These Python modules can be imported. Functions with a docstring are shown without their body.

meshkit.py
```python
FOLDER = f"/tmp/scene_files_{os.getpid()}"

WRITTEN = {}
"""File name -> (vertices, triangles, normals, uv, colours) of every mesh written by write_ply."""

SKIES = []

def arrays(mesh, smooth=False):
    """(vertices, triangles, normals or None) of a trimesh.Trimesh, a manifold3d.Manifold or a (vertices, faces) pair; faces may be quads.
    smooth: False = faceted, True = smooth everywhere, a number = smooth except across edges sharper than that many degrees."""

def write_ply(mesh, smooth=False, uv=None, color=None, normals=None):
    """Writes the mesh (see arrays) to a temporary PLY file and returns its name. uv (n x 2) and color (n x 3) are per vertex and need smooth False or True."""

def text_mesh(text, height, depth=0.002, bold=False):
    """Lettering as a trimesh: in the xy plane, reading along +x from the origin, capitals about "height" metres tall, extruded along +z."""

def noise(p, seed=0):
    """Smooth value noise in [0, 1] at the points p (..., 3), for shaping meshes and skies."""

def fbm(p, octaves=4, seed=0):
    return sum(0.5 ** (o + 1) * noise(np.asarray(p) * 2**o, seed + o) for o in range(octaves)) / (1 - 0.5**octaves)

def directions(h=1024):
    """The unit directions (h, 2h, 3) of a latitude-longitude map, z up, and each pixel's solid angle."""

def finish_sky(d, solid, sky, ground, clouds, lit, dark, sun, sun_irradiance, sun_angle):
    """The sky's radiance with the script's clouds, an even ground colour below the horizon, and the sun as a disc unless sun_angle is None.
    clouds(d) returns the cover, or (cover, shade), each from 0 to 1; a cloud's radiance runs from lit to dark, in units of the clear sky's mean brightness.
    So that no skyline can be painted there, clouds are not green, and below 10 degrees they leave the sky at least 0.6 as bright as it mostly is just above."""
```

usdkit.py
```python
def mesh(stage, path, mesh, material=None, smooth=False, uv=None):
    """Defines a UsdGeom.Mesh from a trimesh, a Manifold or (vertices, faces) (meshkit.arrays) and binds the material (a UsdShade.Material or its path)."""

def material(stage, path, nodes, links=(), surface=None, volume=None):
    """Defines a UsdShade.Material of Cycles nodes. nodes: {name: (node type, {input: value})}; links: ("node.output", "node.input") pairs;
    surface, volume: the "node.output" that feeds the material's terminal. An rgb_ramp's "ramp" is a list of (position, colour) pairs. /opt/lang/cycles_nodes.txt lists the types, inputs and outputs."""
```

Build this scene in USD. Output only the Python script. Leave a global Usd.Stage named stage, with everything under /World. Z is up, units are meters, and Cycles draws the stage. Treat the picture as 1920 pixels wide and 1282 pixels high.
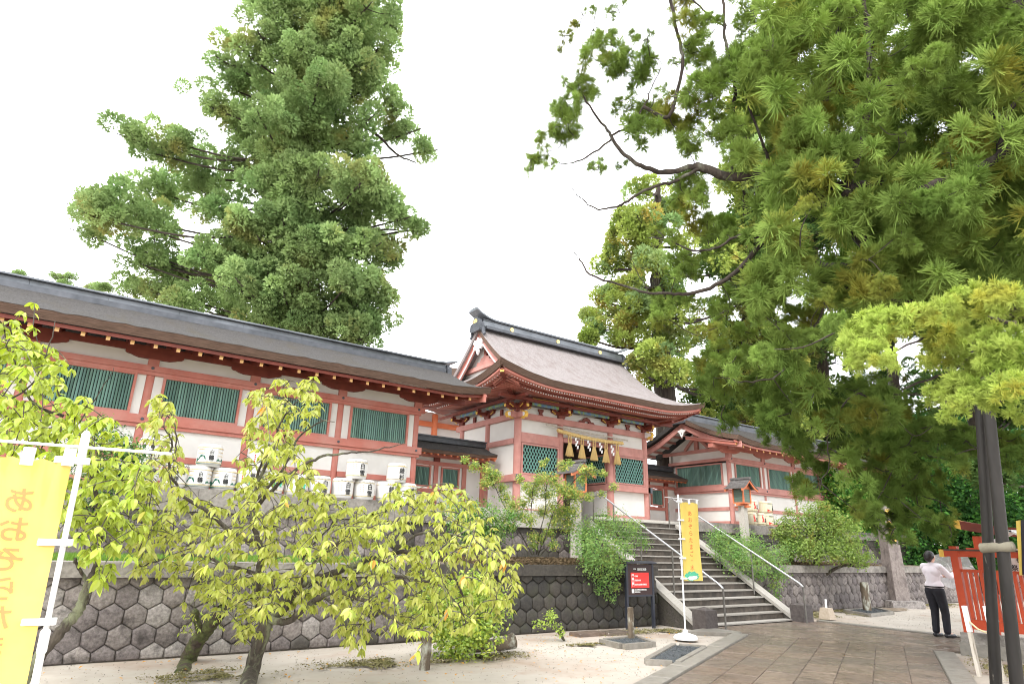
import math, random, json
import numpy as np, trimesh, manifold3d, usdkit, meshkit
from shapely.geometry import Polygon, box as sbox, LineString
from shapely import affinity
from pxr import Usd, UsdGeom, UsdLux, UsdShade, Gf, Sdf, Vt

random.seed(7); RNG = np.random.default_rng(11)
stage = Usd.Stage.CreateInMemory()
UsdGeom.SetStageUpAxis(stage, UsdGeom.Tokens.z); UsdGeom.SetStageMetersPerUnit(stage, 1.0)
UsdGeom.Xform.Define(stage, '/World'); UsdGeom.Scope.Define(stage, '/World/Looks')

# ---------------------------------------------------------------- camera
# world: X runs along the shrine's front (to the right and away), Y into the hill, Z up; the eye stands at the origin, 1.6 m high
FPX, PITCH, ROLL, YAW, EYE = 1172.0, math.radians(18.0), math.radians(1.6), math.radians(34.64), 1.6
EXPOSURE = 1.35
_fw = np.array([math.sin(YAW) * math.cos(PITCH), math.cos(YAW) * math.cos(PITCH), math.sin(PITCH)])
_rt = np.array([math.cos(YAW), -math.sin(YAW), 0.0]); _up = np.cross(_rt, _fw)
_r2 = math.cos(ROLL) * _rt + math.sin(ROLL) * _up; _u2 = -math.sin(ROLL) * _rt + math.cos(ROLL) * _up
O = np.array([0, 0, EYE])
cam = UsdGeom.Camera.Define(stage, '/World/camera')
m = np.eye(4); m[0, :3], m[1, :3], m[2, :3], m[3, :3] = _r2, _u2, -_fw, O
cam.AddTransformOp().Set(Gf.Matrix4d(m.tolist()))
cam.CreateHorizontalApertureAttr(36.0); cam.CreateVerticalApertureAttr(36.0 * 683 / 1024)
cam.CreateFocalLengthAttr(36.0 * FPX / 1920); cam.CreateClippingRangeAttr(Gf.Vec2f(0.05, 3000))
cam.CreateFStopAttr(0.0); cam.CreateExposureAttr(EXPOSURE)

# ---------------------------------------------------------------- overcast sky and weak soft sun
SUN_EL, SUN_AZ = math.radians(48), math.radians(-118)
SKY_STRENGTH = 0.12
usdkit.material(stage, '/World/Looks/sky', {
    'tc': ('texture_coordinate', {}),
    'map': ('mapping', {'scale': (1.0, 1.0, 2.5)}),
    'n': ('noise_texture', {'scale': 1.6, 'detail': 5, 'roughness': 0.5}),
    'r': ('rgb_ramp', {'ramp': [(0.2, (10.0, 10.3, 10.7)), (0.8, (12.0, 12.1, 12.2))]}),
    's': ('sky_texture', {'sky_type': 'single_scattering', 'sun_disc': False, 'sun_elevation': SUN_EL, 'sun_rotation': SUN_AZ}),
    'x': ('mix_color', {'fac': 0.93, 'use_clamp': True}),
    'b': ('background_shader', {'strength': SKY_STRENGTH})},
    [('tc.generated', 'map.vector'), ('map.vector', 'n.vector'), ('n.fac', 'r.fac'), ('s.color', 'x.a'), ('r.color', 'x.b'), ('x.result', 'b.color')], surface='b.background')
dome = UsdLux.DomeLight.Define(stage, '/World/sky')
UsdShade.MaterialBindingAPI.Apply(dome.GetPrim()).Bind(UsdShade.Material.Get(stage, '/World/Looks/sky'))
dome.GetPrim().SetCustomDataByKey('kind', 'structure')
sun = UsdLux.DistantLight.Define(stage, '/World/sun')
sun.CreateIntensityAttr(0.4); sun.CreateAngleAttr(20.0); sun.CreateColorAttr(Gf.Vec3f(1, 0.97, 0.92)); sun.CreateNormalizeAttr(True)
_d = np.array([math.sin(SUN_AZ) * math.cos(SUN_EL), math.cos(SUN_AZ) * math.cos(SUN_EL), math.sin(SUN_EL)])   # towards the sun
_z = _d; _x = np.cross([0, 0, 1.0], _z); _x /= np.linalg.norm(_x); _y = np.cross(_z, _x)
m = np.eye(4); m[0, :3], m[1, :3], m[2, :3] = _x, _y, _z
sun.AddTransformOp().Set(Gf.Matrix4d(m.tolist()))

# ---------------------------------------------------------------- helpers: pixels of the photograph to points
def ray(x, y): return ((x - 960) * _r2 - (y - 641) * _u2 + FPX * _fw) / FPX
def atZ(x, y, z): d = ray(x, y); return O + d * ((z - EYE) / d[2])
def atY(x, y, yy): d = ray(x, y); return O + d * (yy / d[1])
def atX(x, y, xx): d = ray(x, y); return O + d * (xx / d[0])
def atD(x, y, depth): return O + ray(x, y) * depth

# ---------------------------------------------------------------- helpers: prims
_used = set()
def numbered(path):
    p, k = path, 0
    while p in _used:
        k += 1; p = f'{path}_{k:03d}'
    _used.add(p); return p
BASE = {}
def _tag(prim, label, cat, group, kind):
    for k, v in (('label', label), ('category', cat), ('group', group), ('kind', kind)):
        if v: prim.SetCustomDataByKey(k, v)
def thing(name, label=None, cat=None, loc=(0, 0, 0), rotz=0, group=None, kind=None):
    p = numbered('/World/' + name); x = UsdGeom.Xform.Define(stage, p)
    x.AddTranslateOp().Set(Gf.Vec3d(*map(float, loc)))
    if rotz: x.AddRotateZOp().Set(float(math.degrees(rotz)))
    _tag(x.GetPrim(), label, cat, group, kind)
    BASE[p] = (np.array(loc, float), rotz)
    return p
def arr(mesh):
    if isinstance(mesh, MB): return mesh.arrays()
    v, f, _ = meshkit.arrays(mesh); return v, f
def part(parent, name, mesh, mat, smooth=False, label=None, kind=None, local=False, group=None):
    """mesh is in world coordinates unless local."""
    v, f = arr(mesh)
    if not local:
        root = '/'.join(parent.split('/')[:3]); b, rz = BASE[root]
        v = v - b
        if rz:
            c, s = math.cos(-rz), math.sin(-rz); v = np.stack([v[:, 0] * c - v[:, 1] * s, v[:, 0] * s + v[:, 1] * c, v[:, 2]], 1)
    p = numbered(parent + '/' + name)
    g = usdkit.mesh(stage, p, (v, f), M[mat], smooth)
    _tag(g.GetPrim(), label, None, group, kind)
    return p
def single(name, mesh, mat, label=None, cat=None, group=None, kind=None, smooth=False):
    p = numbered('/World/' + name); v, f = arr(mesh)
    g = usdkit.mesh(stage, p, (v, f), M[mat], smooth); _tag(g.GetPrim(), label, cat, group, kind); return p
def copy_of(src, name, loc, rotz=0, label=None, cat=None, group=None, scale=None):
    p = numbered('/World/' + name); x = UsdGeom.Xform.Define(stage, p)
    x.GetPrim().GetReferences().AddInternalReference(src); x.GetPrim().SetInstanceable(True)
    x.ClearXformOpOrder(); x.AddTranslateOp(opSuffix='c').Set(Gf.Vec3d(*map(float, loc)))
    x.AddRotateZOp(opSuffix='c').Set(float(math.degrees(rotz)))
    if scale: x.AddScaleOp(opSuffix='c').Set(Gf.Vec3f(*([scale] * 3)))
    _tag(x.GetPrim(), label, cat, group, None); return p

_CB = None
def cbox_arr(dx, dy, dz, ch):
    """a box with chamfered edges round the origin"""
    global _CB
    if _CB is None:
        pts = np.array([[sx * (1 - (a == 0) * .1), sy * (1 - (a == 1) * .1), sz * (1 - (a == 2) * .1)] for sx in (-1, 1) for sy in (-1, 1) for sz in (-1, 1) for a in range(3)])
        # vertex a of a corner is pulled in along axis a
        h = trimesh.Trimesh(pts).convex_hull
        idx = [int(np.argmin(((pts - q) ** 2).sum(1))) for q in h.vertices]
        _CB = (np.array(idx)[h.faces], np.array([[sx, sy, sz, a] for sx in (-1, 1) for sy in (-1, 1) for sz in (-1, 1) for a in range(3)]))
    f, k = _CB
    ch = min(ch, .45 * min(dx, dy, dz)); hs = np.array([dx, dy, dz]) / 2
    v = k[:, :3] * hs
    for a in range(3): v[k[:, 3] == a, a] -= k[k[:, 3] == a, a] * ch
    return v, f
class MB:
    """collects shapes into one mesh"""
    def __init__(s): s.v, s.f, s.n = [], [], 0
    def add(s, v, f):
        v = np.asarray(v, float); f = np.asarray(f, int)
        if f.shape[1] == 4: f = np.vstack([f[:, [0, 1, 2]], f[:, [0, 2, 3]]])
        s.v.append(v); s.f.append(f + s.n); s.n += len(v); return s
    def mesh(s, tm): v, f, _ = meshkit.arrays(tm); return s.add(v, f)
    def arrays(s): return np.vstack(s.v), np.vstack(s.f)
    def box(s, x0, x1, y0, y1, z0, z1, ch=.006):
        v, f = cbox_arr(abs(x1 - x0), abs(y1 - y0), abs(z1 - z0), ch)
        return s.add(v + np.array([(x0 + x1) / 2, (y0 + y1) / 2, (z0 + z1) / 2]), f)
    def obox(s, c, ax, ay, az, ch=.004):
        """box with full extent vectors ax, ay, az round c"""
        ax, ay, az = (np.asarray(a, float) for a in (ax, ay, az)); l = [np.linalg.norm(a) for a in (ax, ay, az)]
        v, f = cbox_arr(*l, ch)
        R = np.stack([ax / l[0], ay / l[1], az / l[2]])
        if np.linalg.det(R) < 0: f = f[:, ::-1]
        return s.add(v @ R + np.asarray(c, float), f)
    def bar(s, a, b, w, h, up=(0, 0, 1), ch=.004):
        a, b = np.asarray(a, float), np.asarray(b, float); d = b - a
        side = np.cross(d, up); side /= np.linalg.norm(side); u = np.cross(side, d); u /= np.linalg.norm(u)
        return s.obox((a + b) / 2, d, side * w, u * h, ch)
    def tube(s, pts, rad, sides=8, cap=True):
        p = np.asarray(pts, float); r = np.broadcast_to(rad, (len(p),))
        t = np.gradient(p, axis=0); t /= np.linalg.norm(t, axis=1, keepdims=True) + 1e-12
        ref = np.array([0, 0, 1.0]) if abs(t[0, 2]) < .9 else np.array([1.0, 0, 0])
        a = np.cross(t[0], ref); a /= np.linalg.norm(a); A = [a]
        for i in range(1, len(p)):
            a = A[-1] - t[i] * (A[-1] @ t[i]); A.append(a / (np.linalg.norm(a) + 1e-12))
        A = np.array(A); B = np.cross(t, A); g = np.arange(sides) * 2 * np.pi / sides
        v = p[:, None] + r[:, None, None] * (np.cos(g)[None, :, None] * A[:, None] + np.sin(g)[None, :, None] * B[:, None])
        i, j = np.meshgrid(np.arange(len(p) - 1), np.arange(sides), indexing='ij')
        q = np.stack([i * sides + j, i * sides + (j + 1) % sides, (i + 1) * sides + (j + 1) % sides, (i + 1) * sides + j], -1).reshape(-1, 4)
        f = np.vstack([q[:, [0, 1, 2]], q[:, [0, 2, 3]]]); v = v.reshape(-1, 3)
        if cap:
            n = len(v); v = np.vstack([v, p[:1], p[-1:]]); e = (len(p) - 1) * sides; jj = np.arange(sides)
            f = np.vstack([f, np.stack([np.full(sides, n), (jj + 1) % sides, jj], 1), np.stack([np.full(sides, n + 1), e + jj, e + (jj + 1) % sides], 1)])
        return s.add(v, f)
    def prism(s, poly, ext, org, ax, ay):
        """a shapely polygon in the plane org + x ax + y ay, extruded by the vector ext"""
        for g in getattr(poly, 'geoms', [poly]):
            if g.is_empty or g.area < 1e-9: continue
            tm = trimesh.creation.extrude_polygon(g, 1.0, engine='earcut'); v = np.asarray(tm.vertices)
            w = np.asarray(org, float) + v[:, :1] * np.asarray(ax, float) + v[:, 1:2] * np.asarray(ay, float) + v[:, 2:] * np.asarray(ext, float)
            f = np.asarray(tm.faces)
            if np.dot(np.cross(ax, ay), ext) < 0: f = f[:, ::-1]
            s.add(w, f)
        return s
    def grid(s, P, flip=False):
        """P (m, n, 3): an open sheet"""
        P = np.asarray(P, float); a, b = P.shape[:2]
        i, j = np.meshgrid(np.arange(a - 1), np.arange(b - 1), indexing='ij')
        q = np.stack([i * b + j, (i + 1) * b + j, (i + 1) * b + j + 1, i * b + j + 1], -1).reshape(-1, 4)
        return s.add(P.reshape(-1, 3), q[:, ::-1] if flip else q)
    def slab(s, T, B):
        """closed solid between two matching grids (top T, bottom B)"""
        T, B = np.asarray(T, float), np.asarray(B, float); s.grid(T); s.grid(B, True)
        for a, b in ((T[0], B[0]), (B[-1], T[-1]), (B[:, 0], T[:, 0]), (T[:, -1], B[:, -1])): s.grid(np.stack([a, b]))
        return s
    def lathe(s, prof, org=(0, 0, 0), sides=20):
        p = np.asarray(prof, float); g = np.arange(sides) * 2 * np.pi / sides
        v = np.stack([p[:, None, 0] * np.cos(g), p[:, None, 0] * np.sin(g), np.broadcast_to(p[:, None, 1], (len(p), sides))], -1)
        i, j = np.meshgrid(np.arange(len(p) - 1), np.arange(sides), indexing='ij')
        q = np.stack([i * sides + j, i * sides + (j + 1) % sides, (i + 1) * sides + (j + 1) % sides, (i + 1) * sides + j], -1).reshape(-1, 4)
        return s.add(v.reshape(-1, 3) + np.asarray(org, float), q)

# ---------------------------------------------------------------- materials
M = {}
def mat(name, c1, c2=None, scale=6.0, detail=6, rough=.75, bump=0.0, bscale=None, stretch=(1, 1, 1), rnd=0.0, c3=None, s3=1.5, t3=(.5, .75), spec=.4, trans=None, rvar=0.0, metal=0.0, island=0.0, coat=0.0, obj=False, sheen=0):
    """noise between c1 and c2, patches of c3, rnd: brightness varies per object, island: per loose piece"""
    c2 = c2 if c2 is not None else tuple(x * .8 for x in c1)
    n = {'g': ('geometry', {}), 'tc': ('texture_coordinate', {}), 'mp': ('mapping', {'scale': stretch}),
         'n': ('noise_texture', {'scale': scale, 'detail': min(detail, 5), 'roughness': .6}),
         'r': ('rgb_ramp', {'ramp': [(.3, c1), (.7, c2)]}),
         'p': ('principled_bsdf', {'roughness': rough, 'specular_ior_level': spec, 'metallic': metal, 'coat_weight': coat, 'sheen_weight': sheen})}
    l = [(('tc.object' if obj else 'g.position'), 'mp.vector'), ('mp.vector', 'n.vector'), ('n.fac', 'r.fac')]
    out = 'r.color'
    if c3 is not None:
        n['n3'] = ('noise_texture', {'scale': s3, 'detail': 5, 'roughness': .65}); n['r3'] = ('rgb_ramp', {'ramp': [(t3[0], (0, 0, 0)), (t3[1], (1, 1, 1))]})
        n['m3'] = ('mix_color', {'b': c3}); l += [('mp.vector', 'n3.vector'), ('n3.fac', 'r3.fac'), ('r3.color', 'm3.fac'), (out, 'm3.a')]; out = 'm3.result'
    for key, amt, src in (('o', rnd, 'object_info'), ('i', island, 'geometry')):
        if amt:
            if src == 'object_info': n['oi'] = ('object_info', {}); s_ = 'oi.random'
            else: s_ = 'g.random_per_island'
            n['mr' + key] = ('map_range', {'from_min': 0, 'from_max': 1, 'to_min': 1 - amt, 'to_max': 1 + amt}); n['h' + key] = ('hsv', {})
            l += [(s_, 'mr' + key + '.value'), ('mr' + key + '.result', 'h' + key + '.value'), (out, 'h' + key + '.color')]; out = 'h' + key + '.color'
            n['mh' + key] = ('map_range', {'from_min': 0, 'from_max': 1, 'to_min': .5 - amt * .06, 'to_max': .5 + amt * .06})
            n['fr' + key] = ('math', {'math_type': 'fraction'}); n['ml' + key] = ('math', {'math_type': 'multiply', 'value2': 7.31})
            l += [(s_, 'ml' + key + '.value1'), ('ml' + key + '.value', 'fr' + key + '.value1'), ('fr' + key + '.value', 'mh' + key + '.value'), ('mh' + key + '.result', 'h' + key + '.hue')]
    l.append((out, 'p.base_color'))
    if bump:
        n['nb'] = ('noise_texture', {'scale': bscale or scale * 3, 'detail': 4, 'roughness': .65}); n['b'] = ('bump', {'strength': 1.0, 'distance': bump})
        l += [('mp.vector', 'nb.vector'), ('nb.fac', 'b.height'), ('b.normal', 'p.normal')]
    if rvar:
        n['rr'] = ('map_range', {'from_min': .35, 'from_max': .65, 'to_min': max(.05, rough - rvar), 'to_max': min(1, rough + rvar)})
        n['nr'] = ('noise_texture', {'scale': 2.2, 'detail': 4}); l += [('g.position', 'nr.vector'), ('nr.fac', 'rr.value'), ('rr.result', 'p.roughness')]
    surf = 'p.BSDF'
    if trans:
        n['t'] = ('translucent_bsdf', {}); n['hm'] = ('hsv', {'value': trans[1] if isinstance(trans, tuple) else 1.1, 'saturation': 1.1})
        n['mx'] = ('mix_closure', {'fac': trans[0] if isinstance(trans, tuple) else trans})
        l += [(out, 'hm.color'), ('hm.color', 't.color'), ('p.BSDF', 'mx.closure1'), ('t.BSDF', 'mx.closure2')]; surf = 'mx.closure'
    M[name] = usdkit.material(stage, '/World/Looks/' + name, n, l, surface=surf)

def leafmat(name, c1, c2, c3, scale, rnd=.25, tf=.25, tv=1.25, isl=False):
    """cheap foliage: soft colour patches, brightness per spray, some light through the leaf"""
    n = {'g': ('geometry', {}), 'n': ('noise_texture', {'scale': scale, 'detail': 2}), 'r': ('rgb_ramp', {'ramp': [(.3, c1), (.5, c2), (.56, c2), (.7, c3)]}), 'o': ('object_info', {}),
         'mr': ('map_range', {'from_min': 0, 'from_max': 1, 'to_min': 1 - rnd, 'to_max': 1 + rnd}), 'h': ('hsv', {}), 'h2': ('hsv', {'value': tv, 'saturation': 1.1}), 'd': ('diffuse_bsdf', {}), 't': ('translucent_bsdf', {}), 'x': ('mix_closure', {'fac': tf})}
    M[name] = usdkit.material(stage, '/World/Looks/' + name, n, [('g.position', 'n.vector'), ('n.fac', 'r.fac'), ('g.random_per_island' if isl else 'o.random', 'mr.value'), ('mr.result', 'h.value'), ('r.color', 'h.color'), ('h.color', 'd.color'), ('h.color', 'h2.color'), ('h2.color', 't.color'), ('d.BSDF', 'x.closure1'), ('t.BSDF', 'x.closure2')], surface='x.closure')
mat('sand', (.33, .29, .245), (.45, .405, .355), 1.1, 9, .9, .006, 60, c3=(.26, .185, .135), s3=.55, t3=(.52, .72))
mat('moss', (.13, .125, .04), (.22, .19, .08), 7, 8, .95, .02, 40, c3=(.33, .28, .2), s3=5, t3=(.5, .65))
mat('soil', (.13, .10, .07), (.24, .19, .14), 5, 8, .95, .02, 30)
mat('groundcover', (.16, .14, .05), (.28, .2, .1), 14, 8, .8, .03, 50, island=.4)
mat('grass', (.10, .26, .03), (.19, .36, .05), 6, 6, .7, 0, trans=(.3, 1.2), island=.2)
mat('slab', (0.106, 0.076, 0.058), (0.183, 0.136, 0.106), 9, 9, .27, .004, 70, c3=(.065, .05, .04), s3=1.4, t3=(.5, .72), rvar=.16, spec=.5)
mat('slab_b', (0.128, 0.095, 0.072), (0.212, 0.162, 0.128), 9, 9, .27, .004, 70, c3=(.08, .062, .05), s3=1.7, t3=(.5, .72), rvar=.16, spec=.5)
mat('slab_c', (0.093, 0.072, 0.058), (0.153, 0.121, 0.095), 8, 9, .27, .004, 70, c3=(.2, .15, .12), s3=2.0, t3=(.55, .75), rvar=.16, spec=.5)
mat('kerb', (0.170, 0.157, 0.136), (0.255, 0.234, 0.204), 10, 8, .45, .004, 60, c3=(.16, .14, .11), s3=3)
mat('joint', (.10, .085, .07), (.17, .145, .12), 20, 6, .9)
for k, (a, b) in enumerate([((.13, .11, .10), (.30, .265, .25)), ((.105, .088, .082), (.24, .212, .20)), ((.16, .142, .134), (.36, .33, .31)), ((.09, .075, .072), (.21, .183, .178))]):
    mat('hexstone_%d' % k, a, b, 26, 9, .85, .012, 45, c3=tuple(x * .5 for x in a), s3=4.5, t3=(.5, .68))
for k, (a, b) in enumerate([((.025, .022, .019), (.062, .055, .047)), ((.034, .029, .025), (.08, .07, .06)), ((.02, .0185, .017), (.047, .043, .039))]):
    mat('wetstone_%d' % k, a, b, 24, 9, .6, .01, 45, c3=(.05, .05, .03), s3=3.5, t3=(.5, .7))
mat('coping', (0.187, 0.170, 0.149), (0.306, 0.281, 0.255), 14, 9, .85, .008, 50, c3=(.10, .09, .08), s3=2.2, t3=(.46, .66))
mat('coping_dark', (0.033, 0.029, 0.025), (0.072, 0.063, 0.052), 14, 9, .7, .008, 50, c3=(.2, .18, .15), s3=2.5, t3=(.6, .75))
mat('granite', (.40, .37, .33), (.53, .5, .45), 30, 8, .8, .003, 90, c3=(.28, .25, .21), s3=2.0, t3=(.5, .75))
mat('granite_edge', (0.281, 0.264, 0.234), (0.365, 0.340, 0.306), 30, 8, .8, .003, 90)
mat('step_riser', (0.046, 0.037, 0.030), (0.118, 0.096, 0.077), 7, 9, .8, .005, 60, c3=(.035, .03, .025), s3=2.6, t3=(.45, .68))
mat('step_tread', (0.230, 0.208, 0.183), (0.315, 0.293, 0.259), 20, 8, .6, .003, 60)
mat('newel', (0.055, 0.044, 0.041), (0.110, 0.094, 0.088), 12, 8, .7, .006, 50)
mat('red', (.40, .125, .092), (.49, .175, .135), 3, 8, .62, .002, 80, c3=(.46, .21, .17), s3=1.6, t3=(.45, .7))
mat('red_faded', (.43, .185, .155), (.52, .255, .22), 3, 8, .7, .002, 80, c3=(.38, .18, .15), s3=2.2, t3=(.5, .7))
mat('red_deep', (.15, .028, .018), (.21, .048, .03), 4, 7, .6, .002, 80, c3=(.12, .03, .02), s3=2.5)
mat('red_end', (.78, .45, .18), (.85, .55, .25), 8, 4, .6)
mat('vermilion', (0.425, 0.047, 0.012), (0.484, 0.068, 0.020), 3, 6, .5, .001, 80)
mat('vermilion_b', (.62, .17, .07), (.68, .22, .10), 4, 6, .6)
mat('yellow_paint', (.68, .40, .06), (.74, .47, .1), 8, 5, .6)
mat('plaster', (.62, .595, .56), (.69, .67, .635), 1.4, 8, .9, .001, 40, c3=(.57, .545, .51), s3=.8)
mat('slat', (.10, .20, .165), (.165, .275, .23), 9, 7, .65, 0, stretch=(1, 1, .12), rnd=.22, c3=(.045, .11, .08), s3=3.0, t3=(.5, .7))
mat('lattice', (.13, .30, .25), (.2, .4, .34), 9, 6, .65)
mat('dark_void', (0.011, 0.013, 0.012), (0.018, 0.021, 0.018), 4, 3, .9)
mat('wood_dark', (0.059, 0.042, 0.032), (0.105, 0.073, 0.056), 6, 7, .75, .002, 50, stretch=(1, 1, .2))
mat('bark_roof', (0.032, 0.029, 0.027), (0.069, 0.063, 0.060), 30, 9, .95, .02, 45, stretch=(1.0, .35, .35), c3=(.05, .042, .03), s3=2.2, t3=(.5, .75))
mat('bark_gate', (.165, .145, .14), (.32, .285, .28), 40, 9, .95, .02, 60, stretch=(1.0, .4, .4), c3=(.16, .12, .11), s3=5, t3=(.5, .8))
mat('bark_edge', (.075, .045, .03), (.15, .09, .065), 20, 8, .9, .015, 40, stretch=(.25, 1, 3.0))
mat('ridge_metal', (0.128, 0.139, 0.154), (0.225, 0.240, 0.262), 3, 7, .38, .001, 30, metal=.35, c3=(.09, .1, .11), s3=1.5, rvar=.12)
mat('ridge_dark', (.06, .065, .075), (.12, .125, .14), 4, 6, .45, metal=.3)
mat('gold', (.75, .56, .2), (.85, .68, .32), 8, 3, .35, metal=.6)
mat('white_paint', (.78, .77, .75), (.84, .83, .82), 6, 4, .5)
mat('blue_paint', (.07, .14, .25), (.12, .21, .33), 9, 5, .6, c3=(.22, .32, .10), s3=7, t3=(.48, .56))
mat('green_paint', (.14, .30, .08), (.3, .45, .15), 11, 5, .6, c3=(.6, .55, .15), s3=7)
mat('steel', (.42, .42, .42), (.55, .55, .55), 20, 4, .3, metal=.85)
mat('steel_dark', (.12, .11, .10), (.2, .19, .17), 10, 4, .4, metal=.7)
mat('banner', (.86, .72, .22), (.89, .77, .28), 2, 4, .7, trans=(.5, 1.05))
mat('banner_back', (.86, .72, .27), (.88, .76, .34), 2, 4, .7, trans=(.5, 1.05))
mat('print_orange', (.72, .22, .05), (.76, .26, .08), 4, 3, .7)
mat('print_back', (.78, .32, .12), (.82, .36, .14), 4, 3, .7)
mat('print_green', (.06, .42, .25), (.1, .5, .3), 4, 3, .7)
mat('print_red', (.72, .035, .03), (.76, .05, .045), 4, 3, .6)
mat('print_black', (.02, .02, .022), (.035, .035, .035), 4, 3, .6)
mat('plastic_white', (0.720, 0.720, 0.720), (0.756, 0.756, 0.756), 4, 3, .35)
mat('straw', (.58, .47, .26), (.70, .60, .38), 40, 6, .85, .004, 70, stretch=(1, 1, .2))
mat('straw_pale', (0.578, 0.510, 0.357), (0.663, 0.603, 0.459), 40, 6, .85, .004, 70, stretch=(1, 1, .2))
mat('straw_rope', (.55, .38, .14), (.68, .50, .22), 60, 6, .85, .004, 90)
mat('barrel_white', (0.554, 0.540, 0.518), (0.598, 0.583, 0.562), 12, 5, .8, .001, 60)
mat('pebble', (.05, .055, .065), (.13, .14, .155), 12, 4, .4, island=.5)
mat('oldpost', (0.080, 0.060, 0.040), (0.176, 0.136, 0.096), 9, 9, .9, .02, 35, stretch=(1, 1, .4), c3=(.42, .42, .36), s3=6, t3=(.5, .62))
mat('bark_tree', (.03, .024, .019), (.10, .082, .064), 12, 9, .95, .03, 30, stretch=(1, 1, .35), c3=(.20, .21, .13), s3=7, t3=(.5, .66))
mat('bark_cedar', (.026, .02, .016), (.068, .052, .042), 10, 9, .95, .03, 26, stretch=(1, 1, .15), c3=(.17, .17, .13), s3=4, t3=(.55, .75))
mat('bark_moss', (.05, .06, .02), (.13, .14, .05), 14, 9, .95, .04, 30, c3=(.07, .05, .04), s3=6, t3=(.45, .6))
mat('sign_brown', (0.032, 0.014, 0.014), (0.045, 0.022, 0.021), 5, 3, .5)
mat('metal_navy', (0.032, 0.035, 0.049), (0.045, 0.049, 0.063), 5, 3, .4, metal=.3)
mat('concrete', (.36, .29, .22), (.46, .39, .31), 18, 7, .9, .004, 70)
mat('stone_pillar', (0.150, 0.124, 0.112), (0.270, 0.232, 0.214), 18, 9, .9, .015, 40, stretch=(1, 1, .6), c3=(.11, .09, .085), s3=5, t3=(.5, .7))
mat('lead_gold', (.75, .47, .08), (.83, .56, .14), 8, 3, .45, metal=.3)
mat('pole_dark', (.010, .009, .008), (.024, .021, .019), 8, 8, .5, .003, 50, stretch=(1, 1, .15), c3=(.2, .18, .15), s3=20, t3=(.66, .74))
mat('wood_grey', (.36, .32, .26), (.52, .48, .42), 7, 8, .85, .003, 60, stretch=(1, 1, .15), c3=(.2, .17, .13), s3=9, t3=(.6, .7))
mat('oldwood', (.14, .125, .09), (.22, .2, .15), 8, 7, .8, .003, 50)
mat('paper', (0.754, 0.754, 0.745), (0.791, 0.791, 0.782), 3, 3, .8)
mat('shirt', (.74, .67, .71), (.80, .74, .78), 3, 4, .8, sheen=.2)
mat('trousers', (0.011, 0.011, 0.016), (0.019, 0.019, 0.025), 9, 5, .8)
mat('skin', (.58, .34, .25), (.64, .4, .3), 6, 3, .5)
mat('hair', (.012, .010, .010), (.025, .02, .02), 30, 4, .45)
mat('shoe', (.012, .012, .013), (.02, .02, .022), 6, 3, .25)
M['umbrella_film'] = usdkit.material(stage, '/World/Looks/umbrella_film', {'t': ('transparent_bsdf', {'color': (.95, .96, .97)}), 'd': ('principled_bsdf', {'base_color': (.8, .82, .84), 'roughness': .25}), 'x': ('mix_closure', {'fac': .5})}, [('t.BSDF', 'x.closure1'), ('d.BSDF', 'x.closure2')], surface='x.closure')
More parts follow.
